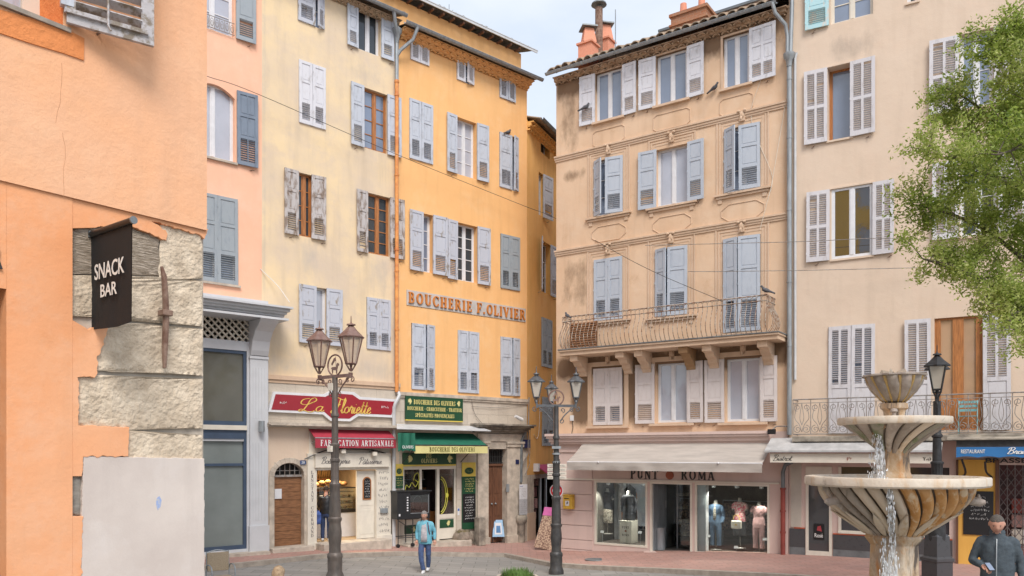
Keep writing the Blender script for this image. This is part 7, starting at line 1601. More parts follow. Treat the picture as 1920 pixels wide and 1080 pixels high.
# lamp 2
X2 = at(1043,848,21.6); z2 = g(X2.x,X2.y)
L2 = empty('street_lamp', (X2.x,X2.y,z2), R(0), 'dark street lamp with three blue grey lanterns by the alley mouth', 'street lamp', 'ornate cast iron street lamps')
H2 = (CH+(848-761)/69.4)-z2
column(L2, H2, .088, pm('black_cast_iron', (.05,.05,.052), .5, metal=.35, c2=(.09,.085,.08), scale=6), k=.93); arms(L2, H2, .52, slate, (R(4),R(184),R(84)), .025); emblem(L2, H2+.02, .20, copper)
for a in (R(4),R(184)): lantern(L2, .54*math.cos(a), .54*math.sin(a), H2+.13, .215, .10, .42, slate, 4, M['frost2'])
lantern(L2, .3*math.cos(R(110)), .54, H2+.05, .17, .09, .36, slate, 4, M['frost2'])
m = MB(); m.box(-.12,.12,-.13,-.09,H2*.745,H2*.76); m.lathe([(.105,0),(.105,.05)],16,(0,0,H2*.66)); m.lathe([(.105,0),(.105,.05)],16,(0,0,H2*.71)); m.build('band', M['zinc'], L2)
# lamp 3 behind the fountain
X3 = at(1757,848,17.3); z3 = g(X3.x,X3.y)
L3 = empty('street_lamp', (X3.x,X3.y,z3), R(62), 'black street lamp with pale lanterns standing behind the fountain', 'street lamp', 'ornate cast iron street lamps')
H3 = (CH+(848-752)/86.7)-z3
column(L3, H3, .105, M['iron'], k=.98); arms(L3, H3, .40, M['iron'], (0,math.pi), .03)
for s_ in (-.42,.42): lantern(L3, s_, 0, H3+.12, .225, .11, .50, M['iron'], 4, M['frost2'])
MB().lathe([(.30,0),(.30,.5),(.33,.52),(.33,.58),(.26,.62),(.24,1.05),(.18,1.1)],4,(0,0,0)).build('pedestal', M['marble_black'], L3)

# ================================================================== fountain
FX, FY, FS = at(1685,848,12.5).x, 12.5, 120.0
gf = g(FX,FY)
FT = empty('fountain', (FX-.07,FY,0), R(-6), 'three tier marble fountain with fluted bowls and falling water', 'fountain'); FT.scale = (.9,.9,1)
def zf(py): return CH+(848-py)/FS
def marble_f(name, cols, dirt):
    """stained limestone: warm honey, grey and lichen patches over cream"""
    m = bpy.data.materials.new(name); m.use_nodes = True; t = m.node_tree; n = t.nodes; b = n['Principled BSDF']; l = t.links.new; b.inputs['Roughness'].default_value = .55
    tc = n.new('ShaderNodeTexCoord'); o = None
    for i,(c,sc,lo,hi,st) in enumerate(cols):
        mp = n.new('ShaderNodeMapping'); mp.inputs['Location'].default_value = (i*3.1,i*1.7,i); mp.inputs['Scale'].default_value = st; l(tc.outputs['Object'],mp.inputs[0]); z = n.new('ShaderNodeTexNoise'); z.inputs['Scale'].default_value = sc; z.inputs['Detail'].default_value = 8; z.inputs['Roughness'].default_value = .65; z.inputs['Distortion'].default_value = .6; l(mp.outputs[0],z.inputs['Vector'])
        r = n.new('ShaderNodeMapRange'); r.inputs['From Min'].default_value = lo; r.inputs['From Max'].default_value = hi; l(z.outputs['Fac'],r.inputs['Value'])
        x = n.new('ShaderNodeMix'); x.data_type = 'RGBA'; l(r.outputs[0],x.inputs[0]); x.inputs[7].default_value = (*c,1)
        if o is None: x.inputs[6].default_value = (*dirt,1)
        else: l(o,x.inputs[6])
        o = x.outputs[2]
    l(o,b.inputs['Base Color']); nb = n.new('ShaderNodeTexNoise'); nb.inputs['Scale'].default_value = 18; nb.inputs['Detail'].default_value = 6; l(tc.outputs['Object'],nb.inputs['Vector']); bp = n.new('ShaderNodeBump'); bp.inputs['Strength'].default_value = .4; bp.inputs['Distance'].default_value = .02; l(nb.outputs['Fac'],bp.inputs['Height']); l(bp.outputs[0],b.inputs['Normal']); return m
fm_warm = marble_f('honey_stained_marble', [((.50,.32,.17),1.6,.42,.56,(1,1,.5)),((.60,.47,.33),2.6,.48,.60,(1,1,.6)),((.62,.53,.42),5,.52,.64,(1,1,.4)),((.12,.095,.075),2.4,.54,.64,(1.3,1.3,.4)),((.50,.22,.06),2.9,.56,.66,(1.5,1.5,.4))], (.38,.30,.23))
fm_grey = marble_f('grey_weathered_marble', [((.30,.25,.21),2.6,.42,.58,(1,1,.5)),((.46,.40,.34),5,.50,.62,(1,1,.6)),((.10,.085,.07),2.4,.58,.68,(1,1,.4)),((.45,.28,.08),3,.62,.70,(1,1,.5)),((.10,.14,.05),2.2,.64,.72,(1,1,.5))], (.36,.30,.26))
fm_rim = marble_f('pale_rim_marble', [((.64,.56,.46),2.5,.42,.6,(1,1,1)),((.56,.40,.25),3.4,.52,.68,(1.6,1.6,.6)),((.34,.29,.24),5,.60,.72,(1,1,1))], (.58,.50,.41))
fm_crease = marble_f('dark_groove', [((.14,.10,.07),4,.4,.6,(1,1,.5)),((.40,.22,.09),3,.56,.68,(1,1,.5))], (.09,.075,.06))  # darker colour for the valleys between the flutes
def bowl(name, r_top, r_neck, z_top, z_neck, rim_h, lobes, mat, twist=.0, depth=.12, rimmat=None, curve=1.5, lip=.0, n=0, sharp=True, bt=.93, mats=None, seed=1):
    rows = 26; vs = []; m = MB(); n = lobes*12
    for j in range(rows+1):
        t = j/rows; z = z_neck+(z_top-rim_h-z_neck)*t
        base = r_neck+(r_top*bt-r_neck)*(math.sin(t*math.pi/2)**curve if curve>0 else t**(-curve))
        for i in range(n):
            a = 2*math.pi*i/n-2*math.pi*twist*t/lobes; ph = (i*lobes/n)%1
            e = abs(math.sin(math.pi*ph)); gro = (e**.42)
            r = base*(1+depth*(gro-1)*(.35+.65*math.sin(math.pi*min(1,t*1.02))))+.012*noise.noise(Vector((math.cos(a)*5,math.sin(a)*5,t*6)))
            vs.append((r*math.cos(a),r*math.sin(a),z))
    fs = [(j*n+i,j*n+(i+1)%n,(j+1)*n+(i+1)%n,(j+1)*n+i) for j in range(rows) for i in range(n)]
    rl_ = random.Random(seed); pick = [rl_.choice(range(len(mats or [0]))) for _ in range(lobes+1)]
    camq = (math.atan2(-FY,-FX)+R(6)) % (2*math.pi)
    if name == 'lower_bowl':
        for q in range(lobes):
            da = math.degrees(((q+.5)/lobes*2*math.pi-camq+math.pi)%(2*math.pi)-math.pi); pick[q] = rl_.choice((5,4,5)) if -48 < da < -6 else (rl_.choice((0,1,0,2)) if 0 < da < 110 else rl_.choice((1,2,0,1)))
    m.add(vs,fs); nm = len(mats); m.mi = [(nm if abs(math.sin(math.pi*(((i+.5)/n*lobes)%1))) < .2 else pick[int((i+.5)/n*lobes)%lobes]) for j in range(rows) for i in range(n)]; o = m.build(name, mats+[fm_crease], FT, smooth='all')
    m = MB(); zr = z_top-rim_h
    def mod(a,r,z): return 1+(.012 if name != 'upper_bowl' else .05)*math.cos(a*lobes*(.5 if name != 'upper_bowl' else 1))
    m.lathe([(r_top*.88,zr-.005),(r_top*.985,zr),(r_top,zr+rim_h*.18),(r_top,zr+rim_h*.85),(r_top*.99,z_top),(r_top*.90,z_top+.002),(r_top*.87,z_top-.03),(r_top*.72,z_top-rim_h-.06),(.05,z_top-rim_h-.12)],64,mod=mod); m.build('rim', rimmat or mat, o, smooth=True); return o
def leafcoat(par, r_of, zb, h, count, mat, phase=0, wid=.2, seed=0):
    """raised acanthus leaves standing on a bowl"""
    for q in range(count):
        a0 = phase+2*math.pi*q/count; m = MB(); nn=8; vs=[]; 
        for j in range(nn+1):
            t = j/nn; wv = wid*(math.sin(math.pi*min(1,t*.93+.07))**.8)*(1-.15*t); z = zb+h*t
            for s_ in (-1,-.5,0,.5,1):
                a = a0+s_*wv/ max(.1,r_of(z)); rr = r_of(z)+.030-.020*abs(s_)+(.035*t*t if abs(s_)<1 else .02*t*t); vs.append((rr*math.cos(a),rr*math.sin(a),z))
        fs = [(j*5+i,j*5+i+1,(j+1)*5+i+1,(j+1)*5+i) for j in range(nn) for i in range(4)]; m.add(vs,fs); o=m.build('acanthus_leaf', mat, par, smooth='all'); s=o.modifiers.new('t','SOLIDIFY'); s.thickness=.02
zr1, zr2, zr3 = zf(893), zf(783), zf(703)
fm_am = marble_f('amber_stained_flute', [((.60,.33,.13),2.6,.42,.58,(1,1,.4)),((.68,.52,.34),5,.52,.62,(1,1,.5)),((.16,.11,.07),4,.62,.70,(1,1,.4))], (.52,.25,.07)); fm_cr = marble_f('cream_flute', [((.62,.52,.40),2.6,.42,.58,(1,1,.4)),((.50,.36,.22),3,.58,.70,(1,1,.5))], (.58,.48,.37)); fm_dk = marble_f('dark_stained_flute', [((.24,.20,.17),2.6,.42,.58,(1,1,.4)),((.10,.085,.07),3,.58,.66,(1,1,.5)),((.45,.38,.31),5,.6,.7,(1,1,.5))], (.33,.28,.23)); fm_gr = marble_f('lichen_flute', [((.13,.16,.07),3,.45,.6,(1,1,.4))], (.26,.24,.19))
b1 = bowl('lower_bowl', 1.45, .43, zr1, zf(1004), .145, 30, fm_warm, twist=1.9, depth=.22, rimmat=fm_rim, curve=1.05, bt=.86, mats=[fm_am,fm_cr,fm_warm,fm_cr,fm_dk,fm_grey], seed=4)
def r1(z): t=(z-zf(1004))/(zr1-.145-zf(1004)); t=max(0,min(1,t)); return .43+(1.45*.86-.43)*math.sin(t*math.pi/2)**1.05
leafcoat(b1, r1, zf(1003)+.02, .36, 13, fm_cr, .2, .075)
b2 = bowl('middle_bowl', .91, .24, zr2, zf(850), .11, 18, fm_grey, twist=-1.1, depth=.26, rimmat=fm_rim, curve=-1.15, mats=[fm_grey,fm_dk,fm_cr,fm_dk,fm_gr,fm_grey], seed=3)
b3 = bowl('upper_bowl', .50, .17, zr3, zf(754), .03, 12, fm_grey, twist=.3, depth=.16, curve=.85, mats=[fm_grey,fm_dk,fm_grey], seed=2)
# gold-stained ribs between the flutes of the top bowl
m = MB(); 
for q in range(12):
    pts=[]
    for j in range(9):
        t=j/8; z=zf(754)+(zr3-.03-zf(754))*t; a=2*math.pi*(q/12)-.3*t*2*math.pi/12; r=(.17+(.50*.93-.17)*math.sin(t*math.pi/2)**.85)*(1-.16*(.35+.65*math.sin(math.pi*min(1,t*1.02))))+.012; pts.append((r*math.cos(a),r*math.sin(a),z))
    m.tube(pts,[.014+.020*j/8 for j in range(9)],6)
m.build('rib', marble_f('ochre_stain', [((.50,.33,.10),4,.4,.6,(1,1,1))], (.38,.26,.12)), b3, smooth=True)
oct_ = lambda a,r,z: 1
m = MB(); m.lathe([(.20,zf(756)),(.235,zf(757)),(.235,zf(766)),(.19,zf(770)),(.165,zf(785)),(.175,zf(800)),(.2,zf(803))][::-1],8); m.build('upper_stem', fm_warm, FT)
m = MB(); m.lathe([(.30,zf(905)),(.30,zf(893)),(.27,zf(885)),(.255,zf(850)),(.27,zf(846)),(.285,zf(843)),(.25,zf(838))],8); m.build('middle_stem', fm_warm, FT)
m = MB(); m.lathe([(.95,gf-.2),(.95,gf+.35),(.85,gf+.42),(.62,gf+.50),(.50,gf+.62),(.42,gf+.75),(.40,zf(1020)),(.46,zf(1012)),(.50,zf(1006)),(.47,zf(1000))],8); m.build('pedestal', fm_warm, FT, bevel=.01)
m = MB(); m.lathe([(1.75,gf-.3),(1.75,gf+.42),(1.78,gf+.44),(1.78,gf+.52),(1.55,gf+.52),(1.53,gf+.25),(.2,gf+.2)],32); m.build('basin', M['stone'], FT, smooth=True)
m = MB(); m.lathe([(.01,gf+.40),(1.54,gf+.40)],32,caps=False)
watm = bpy.data.materials.new('water'); watm.use_nodes = True; bw_ = watm.node_tree.nodes['Principled BSDF']; bw_.inputs['Base Color'].default_value = (.25,.30,.28,1); bw_.inputs['Roughness'].default_value = .05; bw_.inputs['Transmission Weight'].default_value = .3
m.build('basin_water', watm, FT)
# carved side heads where the water leaves
for a in (R(180+20),R(-20),R(85)):
    m = MB(); c = Vector((math.cos(a)*1.17,math.sin(a)*1.17,zf(935))); d = Vector((math.cos(a),math.sin(a),0)); 
    m.tube([c-d*.25+Vector((0,0,.05)),c,c+d*.13-Vector((0,0,.03)),c+d*.2-Vector((0,0,.02))],[.05,.075,.065,.03],10); m.sphere(c+d*.10+Vector((0,0,.05)),(.03,.03,.05),8,6); m.build('carved_spout', fm_grey, b1, smooth=True)
# falling water: ragged glassy sheets and drops
wt = bpy.data.materials.new('falling_water'); wt.use_nodes = True; t_n = wt.node_tree; n_ = t_n.nodes; l_ = t_n.links.new; bsd = n_['Principled BSDF']; bsd.inputs['Base Color'].default_value = (.80,.84,.87,1); bsd.inputs['Roughness'].default_value = .08; bsd.inputs['Specular IOR Level'].default_value = .9
tr = n_.new('ShaderNodeBsdfTransparent'); mxs = n_.new('ShaderNodeMixShader'); nz_ = n_.new('ShaderNodeTexNoise'); nz_.inputs['Scale'].default_value = 9; nz_.inputs['Detail'].default_value = 6; tcn = n_.new('ShaderNodeTexCoord'); mpn = n_.new('ShaderNodeMapping'); mpn.inputs['Scale'].default_value = (3,3,.5); l_(tcn.outputs['Object'],mpn.inputs[0]); l_(mpn.outputs[0],nz_.inputs['Vector']); rg = n_.new('ShaderNodeMapRange'); rg.inputs['From Min'].default_value = .36; rg.inputs['From Max'].default_value = .58; rg.inputs['To Max'].default_value = .92; l_(nz_.outputs['Fac'],rg.inputs['Value']); l_(rg.outputs[0],mxs.inputs[0]); l_(tr.outputs[0],mxs.inputs[1]); l_(bsd.outputs[0],mxs.inputs[2]); l_(mxs.outputs[0],n_['Material Output'].inputs[0]); bpn = n_.new('ShaderNodeBump'); bpn.inputs['Strength'].default_value=1; bpn.inputs['Distance'].default_value=.05; l_(nz_.outputs['Fac'],bpn.inputs['Height']); l_(bpn.outputs[0],bsd.inputs['Normal'])
solidw = pm('water_drops', (.78,.82,.86), .06, var=.05, spec=1)
rnd = random.Random(4); m = MB(); mdrop = MB()
def fall(ax, r0, ztop, zbot, wid, seed, follow=False):
    nn, mm = 10, 26; vs=[]
    for j in range(mm+1):
        t=j/mm; z=ztop+(zbot-ztop)*t
        for i in range(nn+1):
            s_=i/nn-.5; a=ax+s_*wid*(.35+.65*t)/r0; rr=(r1(z)+.03 if follow else r0+.05*t)+.03*noise.noise(Vector((s_*9,t*7,seed))); vs.append((rr*math.cos(a)+.02*noise.noise(Vector((t*9,s_*5,seed))),rr*math.sin(a),z))
    m.add(vs,[(j*(nn+1)+i,j*(nn+1)+i+1,(j+1)*(nn+1)+i+1,(j+1)*(nn+1)+i) for j in range(mm) for i in range(nn)])
    for k in range(70):
        t=rnd.random(); a=ax+rnd.uniform(-.6,.6)*wid*(.4+.6*t)/r0; z=ztop+(zbot-ztop)*t; rr=(r1(z) if follow else r0)+.06+rnd.random()*.06; h=rnd.uniform(.012,.045); mdrop.sphere((rr*math.cos(a),rr*math.sin(a),z),(.006+rnd.random()*.006,.006+rnd.random()*.006,h),5,4)
camdir = math.atan2(-FY,-FX)-R(-6)
fall(camdir-.55, .42, zf(812), zf(905), .30, 1); fall(camdir-.42, .50, zf(800), zf(900), .12, 5)
fall(camdir-.04, .9, zf(912), zf(1000), .13, 2, True); fall(camdir-.05, .50, zf(1000), gf+.4, .24, 3); fall(camdir-.28, .50, zf(1004), gf+.4, .14, 6)
m.build('falling_water', wt, FT, smooth='all'); mdrop.build('water_drop', solidw, FT, smooth='all')['kind'] = 'stuff'
m = MB(); m.lathe([(.03,zr2-.02),(.035,zr2+.05),(.06,zr2+.07),(.05,zr2+.11),(.0,zr2+.12)],10,(camdir and .62*math.cos(camdir),.62*math.sin(camdir),0)); m.build('spout_knob', fm_grey, b2, smooth=True)
m = MB()
for k in range(5):
    a = k*1.3; m.add([(.1*math.cos(a),.1*math.sin(a),zr3-.05),(.28*math.cos(a),.28*math.sin(a),zr3-.03),(.2*math.cos(a+.2),.2*math.sin(a+.2),zr3+.09),(.05*math.cos(a),.05*math.sin(a),zr3+.05)],[(0,1,2,3)])
m.build('jet_leaf', fm_rim, b3)

# ================================================================== people
skinm = pm('skin', (.56,.31,.22), .55, c2=(.50,.25,.18), scale=14, spec=.4)
def head_mesh(mb, c, s_, yaw=0, pitch=0, jaw=1.0, k=0, ek=None):
    """head of height s_ centred at c, looking along -y when yaw = pitch = 0"""
    m4 = Matrix.Translation(c) @ Matrix.Rotation(yaw,4,'Z') @ Matrix.Rotation(pitch,4,'X'); n,mm = 28,22; vs=[]
    for j in range(mm+1):
        p = math.pi*j/mm-math.pi/2
        for i in range(n):
            a = 2*math.pi*i/n; x,y,z = math.cos(p)*math.cos(a),math.cos(p)*math.sin(a),math.sin(p)
            rx,ry,rz = .36,.44,.5
            if z < 0: rx *= 1-.22*(-z)*(2-jaw)*1.0; ry *= 1-.10*(-z)
            X_,Y_,Z_ = x*rx,y*ry,z*rz
            front = max(0,-y)
            g_ = lambda cx,cz,sx,sz: math.exp(-((X_-cx)/sx)**2-((Z_-cz)/sz)**2)*front
            Y_ -= .105*g_(0,-.06,.045,.10)+.06*g_(0,-.12,.06,.04)          # nose
            Y_ += .045*(g_(-.14,.03,.07,.05)+g_(.14,.03,.07,.05))       # sockets
            Y_ -= .02*(g_(-.13,.10,.09,.03)+g_(.13,.10,.09,.03))       # brow
            Y_ -= .03*g_(0,-.22,.09,.022)+.03*g_(0,-.26,.08,.02)-.03*g_(0,-.24,.10,.010)   # lips
            Y_ -= .045*g_(0,-.38,.11,.07); Y_ -= .02*(g_(-.2,-.1,.08,.08)+g_(.2,-.1,.08,.08))
            vs.append(m4 @ Vector((X_*s_,Y_*s_,Z_*s_)))
    fs=[(j*n+i,j*n+(i+1)%n,(j+1)*n+(i+1)%n,(j+1)*n+i) for j in range(mm) for i in range(n)]; mb.add(vs,fs,k)
    for sx in (-1,1):   # ears
        q = m4 @ Vector((sx*.36*s_,.03*s_,-.02*s_)); mb.sphere(q,(.035*s_,.07*s_,.11*s_),8,6,k)
    if ek is not None:
        for sx in (-1,1): mb.sphere(m4 @ Vector((sx*.14*s_,-.372*s_,.03*s_)),(.045*s_,.02*s_,.018*s_),8,6,ek); mb.sphere(m4 @ Vector((sx*.14*s_,-.39*s_,.095*s_)),(.075*s_,.015*s_,.012*s_),6,4,ek)
        mb.sphere(m4 @ Vector((0,-.425*s_,-.24*s_)),(.085*s_,.012*s_,.008*s_),6,4,ek+1)
    return m4
def hair_mesh(m4, s_, mat, par, line=.18, vol=1.06, nape=-.15, seed=0, rough=.02, top=1.0):
    m = MB(); n,mm=32,16; vs=[]
    for j in range(mm+1):
        for i in range(n):
            a=2*math.pi*i/n; back=math.sin(a)  # +1 back
            low = line if back < -.2 else line+(nape-line)*min(1,(back+.2)/.7)
            low = low*.5*2
            low += .09*noise.noise(Vector((math.cos(a)*3,math.sin(a)*3,seed+.5))); zz = math.asin(max(-1,min(1,low))); p = zz+(math.pi/2-zz)*j/mm
            rr = vol*(1+rough*noise.noise(Vector((math.cos(a)*5,math.sin(a)*5,p*5+seed)))*2) if j>0 else 1.0
            vs.append(m4 @ Vector((.36*s_*rr*math.cos(p)*math.cos(a),.44*s_*rr*math.cos(p)*math.sin(a)+.01*s_,.5*s_*(rr*top)*math.sin(p))))
    fs=[(j*n+i,j*n+(i+1)%n,(j+1)*n+(i+1)%n,(j+1)*n+i) for j in range(mm) for i in range(n)]; m.add(vs,fs); return m.build('hair', mat, par, smooth='all')
def hand(mb, wrist, dr, up, s_=1.0, curl=.6, k=0, side=1):
    """palm with four fingers and a thumb; dr = direction of the fingers, up = back of the hand"""
    dr = Vector(dr).normalized(); up = Vector(up); up = (up-dr*up.dot(dr)).normalized(); sd_ = dr.cross(up)*side; w = Vector(wrist)
    mb.tube([w,w+dr*.03*s_,w+dr*.07*s_,w+dr*.09*s_],[.026*s_,.034*s_,.036*s_,.030*s_],8,k=k,flat=.6 if abs(sd_.z)>.7 else 1.0)
    for q,(o,L_) in enumerate(((-.030,.072),(-.010,.082),(.010,.076),(.029,.060))):
        b = w+dr*.085*s_+sd_*o*s_; p=[b]; d=dr.copy()
        for j in range(3): d = (Matrix.Rotation(-curl*(.6+.25*q*.3),3,dr.cross(up)) @ d).normalized(); p.append(p[-1]+d*L_*s_*(.45,.32,.23)[j])
        mb.tube(p,[.0095*s_,.009*s_,.008*s_,.0065*s_],6,k=k)
    b = w+dr*.03*s_-sd_*.030*s_; mb.tube([b,b-sd_*.02*s_+dr*.025*s_,b-sd_*.022*s_+dr*.052*s_-up*.012*s_,b-sd_*.012*s_+dr*.070*s_-up*.02*s_],[.013*s_,.011*s_,.010*s_,.007*s_],6,k=k)
def person(lab, loc, rz, H, J, tops, legs, shoe, hairc, yaw=0, pitch=0, hair=dict(), sleeve=1.0, torso=None, build_=1.0, hands=((0,-1,-.3),(0,-1,-.3)), coat=None, hc=(.5,.5)):
    """J: joints for a 1.75 m figure (x,y,z); y- is forward"""
    s_ = H/1.75; root = empty('person', loc, rz, lab, 'person'); V = lambda p: Vector(p)*s_; body = MB(); B_ = build_
    pel,che,nek,hd = V(J['pelvis']),V(J['chest']),V(J['neck']),V(J['head'])
    mid = pel.lerp(che,.5); 
    pts=[pel,mid,che,nek,hd]; ed=[(0,1),(1,2),(2,3),(3,4)]; ra=[(.13*B_*s_,.10*B_*s_),(.12*B_*s_,.09*B_*s_),(.12*B_*s_,.08*B_*s_),(.066*s_,.066*s_),(.07*s_,.07*s_)]
    for sd_ in ('l','r'):
        i=len(pts); pts += [V(J['sh'+sd_]),V(J['el'+sd_]),V(J['wr'+sd_])]; ed += [(2,i),(i,i+1),(i+1,i+2)]; ra += [.040*s_,.036*s_,.028*s_]
        i=len(pts); pts += [V(J['hip'+sd_]),V(J['kn'+sd_]),V(J['an'+sd_])]; ed += [(0,i),(i,i+1),(i+1,i+2)]; ra += [.085*s_,.055*s_,.038*s_]
    sk(body, pts, ed, ra)
    m4 = head_mesh(body, hd+Vector((0,-.01*s_,.055*s_)), .235*s_, yaw, pitch, ek=1)
    for q,sd_ in enumerate(('l','r')):
        wr,el = V(J['wr'+sd_]),V(J['el'+sd_]); hand(body, wr, (wr-el).normalized()+Vector(hands[q])*.8, (0,.3,1), s_, hc[q], side=(-1 if sd_=='l' else 1))
    body.build('body', [skinm, M['text_dark'], pm('lips', (.36,.13,.11), .5)], root, smooth='all')
    # clothes: lofted torso with arms and legs fused into one cloth surface
    tors = [(.80,.172,.130),(.90,.180,.140),(1.02,.178,.145),(1.15,.172,.138),(1.27,.178,.128),(1.36,.170,.110),(1.42,.115,.088),(1.475,.072,.068)]
    bx_ = lambda z: pel.lerp(che,min(1,max(0,(z-.95)/.35))) if z < 1.3 else che.lerp(nek,(z-1.3)/.18)
    m = MB(); loft(m, [(bx_(z).x,bx_(z).y-.012*B_,z*s_,rx*s_*B_,ry*s_*B_) for z,rx,ry in tors])
    for sd_ in ('l','r'):
        wr,el,sh = V(J['wr'+sd_]),V(J['el'+sd_]),V(J['sh'+sd_]); inn = Vector((sh.x*.55,sh.y,sh.z-.03*s_)); ps = bend([inn,sh-Vector((0,0,.02*s_)),sh.lerp(el,.5),el,el.lerp(wr,.5),el.lerp(wr,.93)],4); k_=len(ps); m.tube(ps,[(.075-.034*(i/(k_-1))**.8)*s_*B_**.6 for i in range(k_)],12)
    cloth(m, 'jacket', tops, root, .013*max(1,1), 5, .011)
    m = MB(); loft(m, [(pel.x,pel.y,z*s_,rx*s_*B_,ry*s_*B_) for z,rx,ry in ((.78,.150,.115),(.86,.165,.125),(.98,.160,.12))])
    for sd_ in ('l','r'):
        ps = bend([V(J['hip'+sd_]),V(J['kn'+sd_]),V(J['an'+sd_])-Vector((0,0,.0))],5); k_=len(ps); m.tube(ps,[(.100-.040*(i/(k_-1))**.7)*s_*B_**.4 for i in range(k_)],12)
    cloth(m, 'trousers', legs, root, .013, 4, .009)
    for sd_ in ('l','r'):
        a = V(J['an'+sd_]); f = Vector(J.get('ft'+sd_,(0,-1,0))).normalized(); m = MB(); b=a.copy(); b.z -= .055*s_
        m.tube([b-f*.07*s_+Vector((0,0,.02*s_)),b-f*.03*s_+Vector((0,0,.02*s_)),b+f*.06*s_,b+f*.15*s_-Vector((0,0,.012*s_)),b+f*.185*s_-Vector((0,0,.015*s_))],[.028*s_,.048*s_,.044*s_,.036*s_,.018*s_],8); m.build('shoe', shoe, root, smooth=True)
    hair_mesh(m4, .235*s_, hairc, root, **hair)
    return root, m4, s_
STAND = dict(pelvis=(0,0,.95),chest=(0,-.01,1.30),neck=(0,-.01,1.48),head=(0,-.03,1.58),shl=(-.19,0,1.40),ell=(-.25,.03,1.12),wrl=(-.25,-.06,.88),shr=(.19,0,1.40),elr=(.25,.03,1.12),wrr=(.25,-.06,.88),hipl=(-.09,0,.90),knl=(-.10,-.03,.50),anl=(-.10,.0,.09),hipr=(.09,0,.90),knr=(.10,-.03,.50),anr=(.10,.0,.09))
# man with phone
PM = at(1870,848,10.5); zm = g(PM.x,PM.y)
J = dict(STAND); J.update(head=(0,-.09,1.548),neck=(0,-.03,1.48),shl=(-.17,0,1.395),ell=(-.27,.00,1.13),wrl=(-.13,-.25,1.08),shr=(.17,0,1.395),elr=(.245,.04,1.13),wrr=(.26,.0,.87),knl=(-.11,-.10,.5),anl=(-.11,.02,.10),knr=(.10,.02,.5),anr=(.11,.14,.12))
fleece = pm('grey_fleece', (.085,.105,.12), .95, c2=(.065,.08,.095), scale=30, bump=.5, bscale=90, spec=.1); jean = pm('blue_jeans', (.06,.10,.22), .85, c2=(.045,.07,.15), scale=12, bump=.2, bscale=80)
p_, m4, s_ = person('man in dark grey zipped fleece looking down at a phone beside the fountain', (PM.x,PM.y,zm), R(-34), 1.84, J, fleece, jean, M['black'], pm('short_dark_hair', (.07,.058,.05), .9, c2=(.13,.115,.10), scale=90, bump=1, bscale=120), yaw=R(4), pitch=R(22), hair=dict(line=.46,nape=-.9,vol=1.022,rough=.012,seed=3), build_=1.0, hands=((.6,-.7,.0),(0,-.3,-1)), hc=(.75,.5))
m = MB(); m.tube(bend([(0,-.115*s_,1.42*s_),(0,-.150*s_,1.34*s_),(0,-.178*s_,1.2*s_),(0,-.190*s_,1.05*s_),(0,-.182*s_,.86*s_)],3),.007,5); m.build('zip', M['zinc'], p_)
m = MB(); m.lathe([(.085*s_,-.02),(.088*s_,.03),(.078*s_,.05),(.07*s_,.045)],16,(0,-.02*s_,1.475*s_)); m.build('collar', fleece, p_, smooth=True)
ph = empty('phone', (0,0,0), 0, 'dark smartphone held in the hand of the man in the fleece', 'phone'); hp = Vector(J['wrl'])*s_+Vector((.07,-.085,.015)); m = MB(); m.obox((0,0,0),(.075,.15,.010),(R(35),0,R(35))); m.build('body', M['black'], ph, bevel=.003); mw = Matrix.Translation(p_.location) @ Matrix.Rotation(R(-34),4,'Z'); ph.location = mw @ hp; ph.rotation_euler[2] = R(-34); MB().obox((0,-.002,.0058),(.066,.135,.001),(R(35),0,R(35))).build('screen', M['pane_blue'], ph)
# woman in light-blue jacket
PW = on_ground(797,1073); J = dict(STAND); J.update(head=(0,-.12,1.56),neck=(0,-.05,1.47),chest=(0,-.03,1.30),shl=(-.17,0,1.39),ell=(-.23,.02,1.12),wrl=(-.22,-.05,.90),shr=(.17,0,1.39),elr=(.26,.05,1.14),wrr=(.27,.0,.90),hipl=(-.08,0,.90),hipr=(.08,0,.90),knl=(-.09,-.14,.50),anl=(-.02,-.16,.09),knr=(.09,.03,.5),anr=(.06,.16,.13))
blue = pm('sky_blue_jacket', (.17,.44,.54), .8, c2=(.13,.37,.47), scale=8, bump=.3, bscale=12); gj = pm('grey_top', (.50,.47,.48), .9, c2=(.34,.32,.35), scale=14)
p_, m4, s_ = person('elderly woman in open sky blue jacket and jeans walking across the square', (PW.x,PW.y,g(PW.x,PW.y)), R(-4), 1.62, J, blue, jean, M['plastic_white'], pm('grey_curly_hair', (.14,.125,.12), .9, c2=(.28,.26,.25), scale=50, bump=.6, bscale=60), yaw=R(-12), pitch=R(12), hair=dict(line=.42,nape=-.6,vol=1.10,rough=.05), build_=1.05)
m = MB(); vs = []; ts = [(.87,.188,.160,.50),(1.0,.190,.166,.50),(1.1,.186,.162,.48),(1.22,.186,.154,.44),(1.33,.182,.140,.36),(1.40,.14,.118,.30),(1.46,.09,.10,.25)]
for z,rx,ry,h in ts:
    for q in range(11): a_ = -math.pi/2+h*(q-5)/5; vs.append((rx*s_*math.cos(a_),-.032*s_+ry*s_*math.sin(a_),z*s_))
m.add(vs,[(r*11+q,r*11+q+1,(r+1)*11+q+1,(r+1)*11+q) for r in range(6) for q in range(10)]); o = m.build('shirt', gj, p_, smooth='all'); sm = o.modifiers.new('s','SOLIDIFY'); sm.thickness=.012
m = MB(); m.tube(bend([(.10*s_,-.14*s_,1.42*s_),(.13*s_,-.17*s_,1.25*s_),(.15*s_,-.12*s_,1.08*s_)],4),.013,6); m.build('bag_strap', pm('plum_strap', (.12,.04,.09), .8), p_)
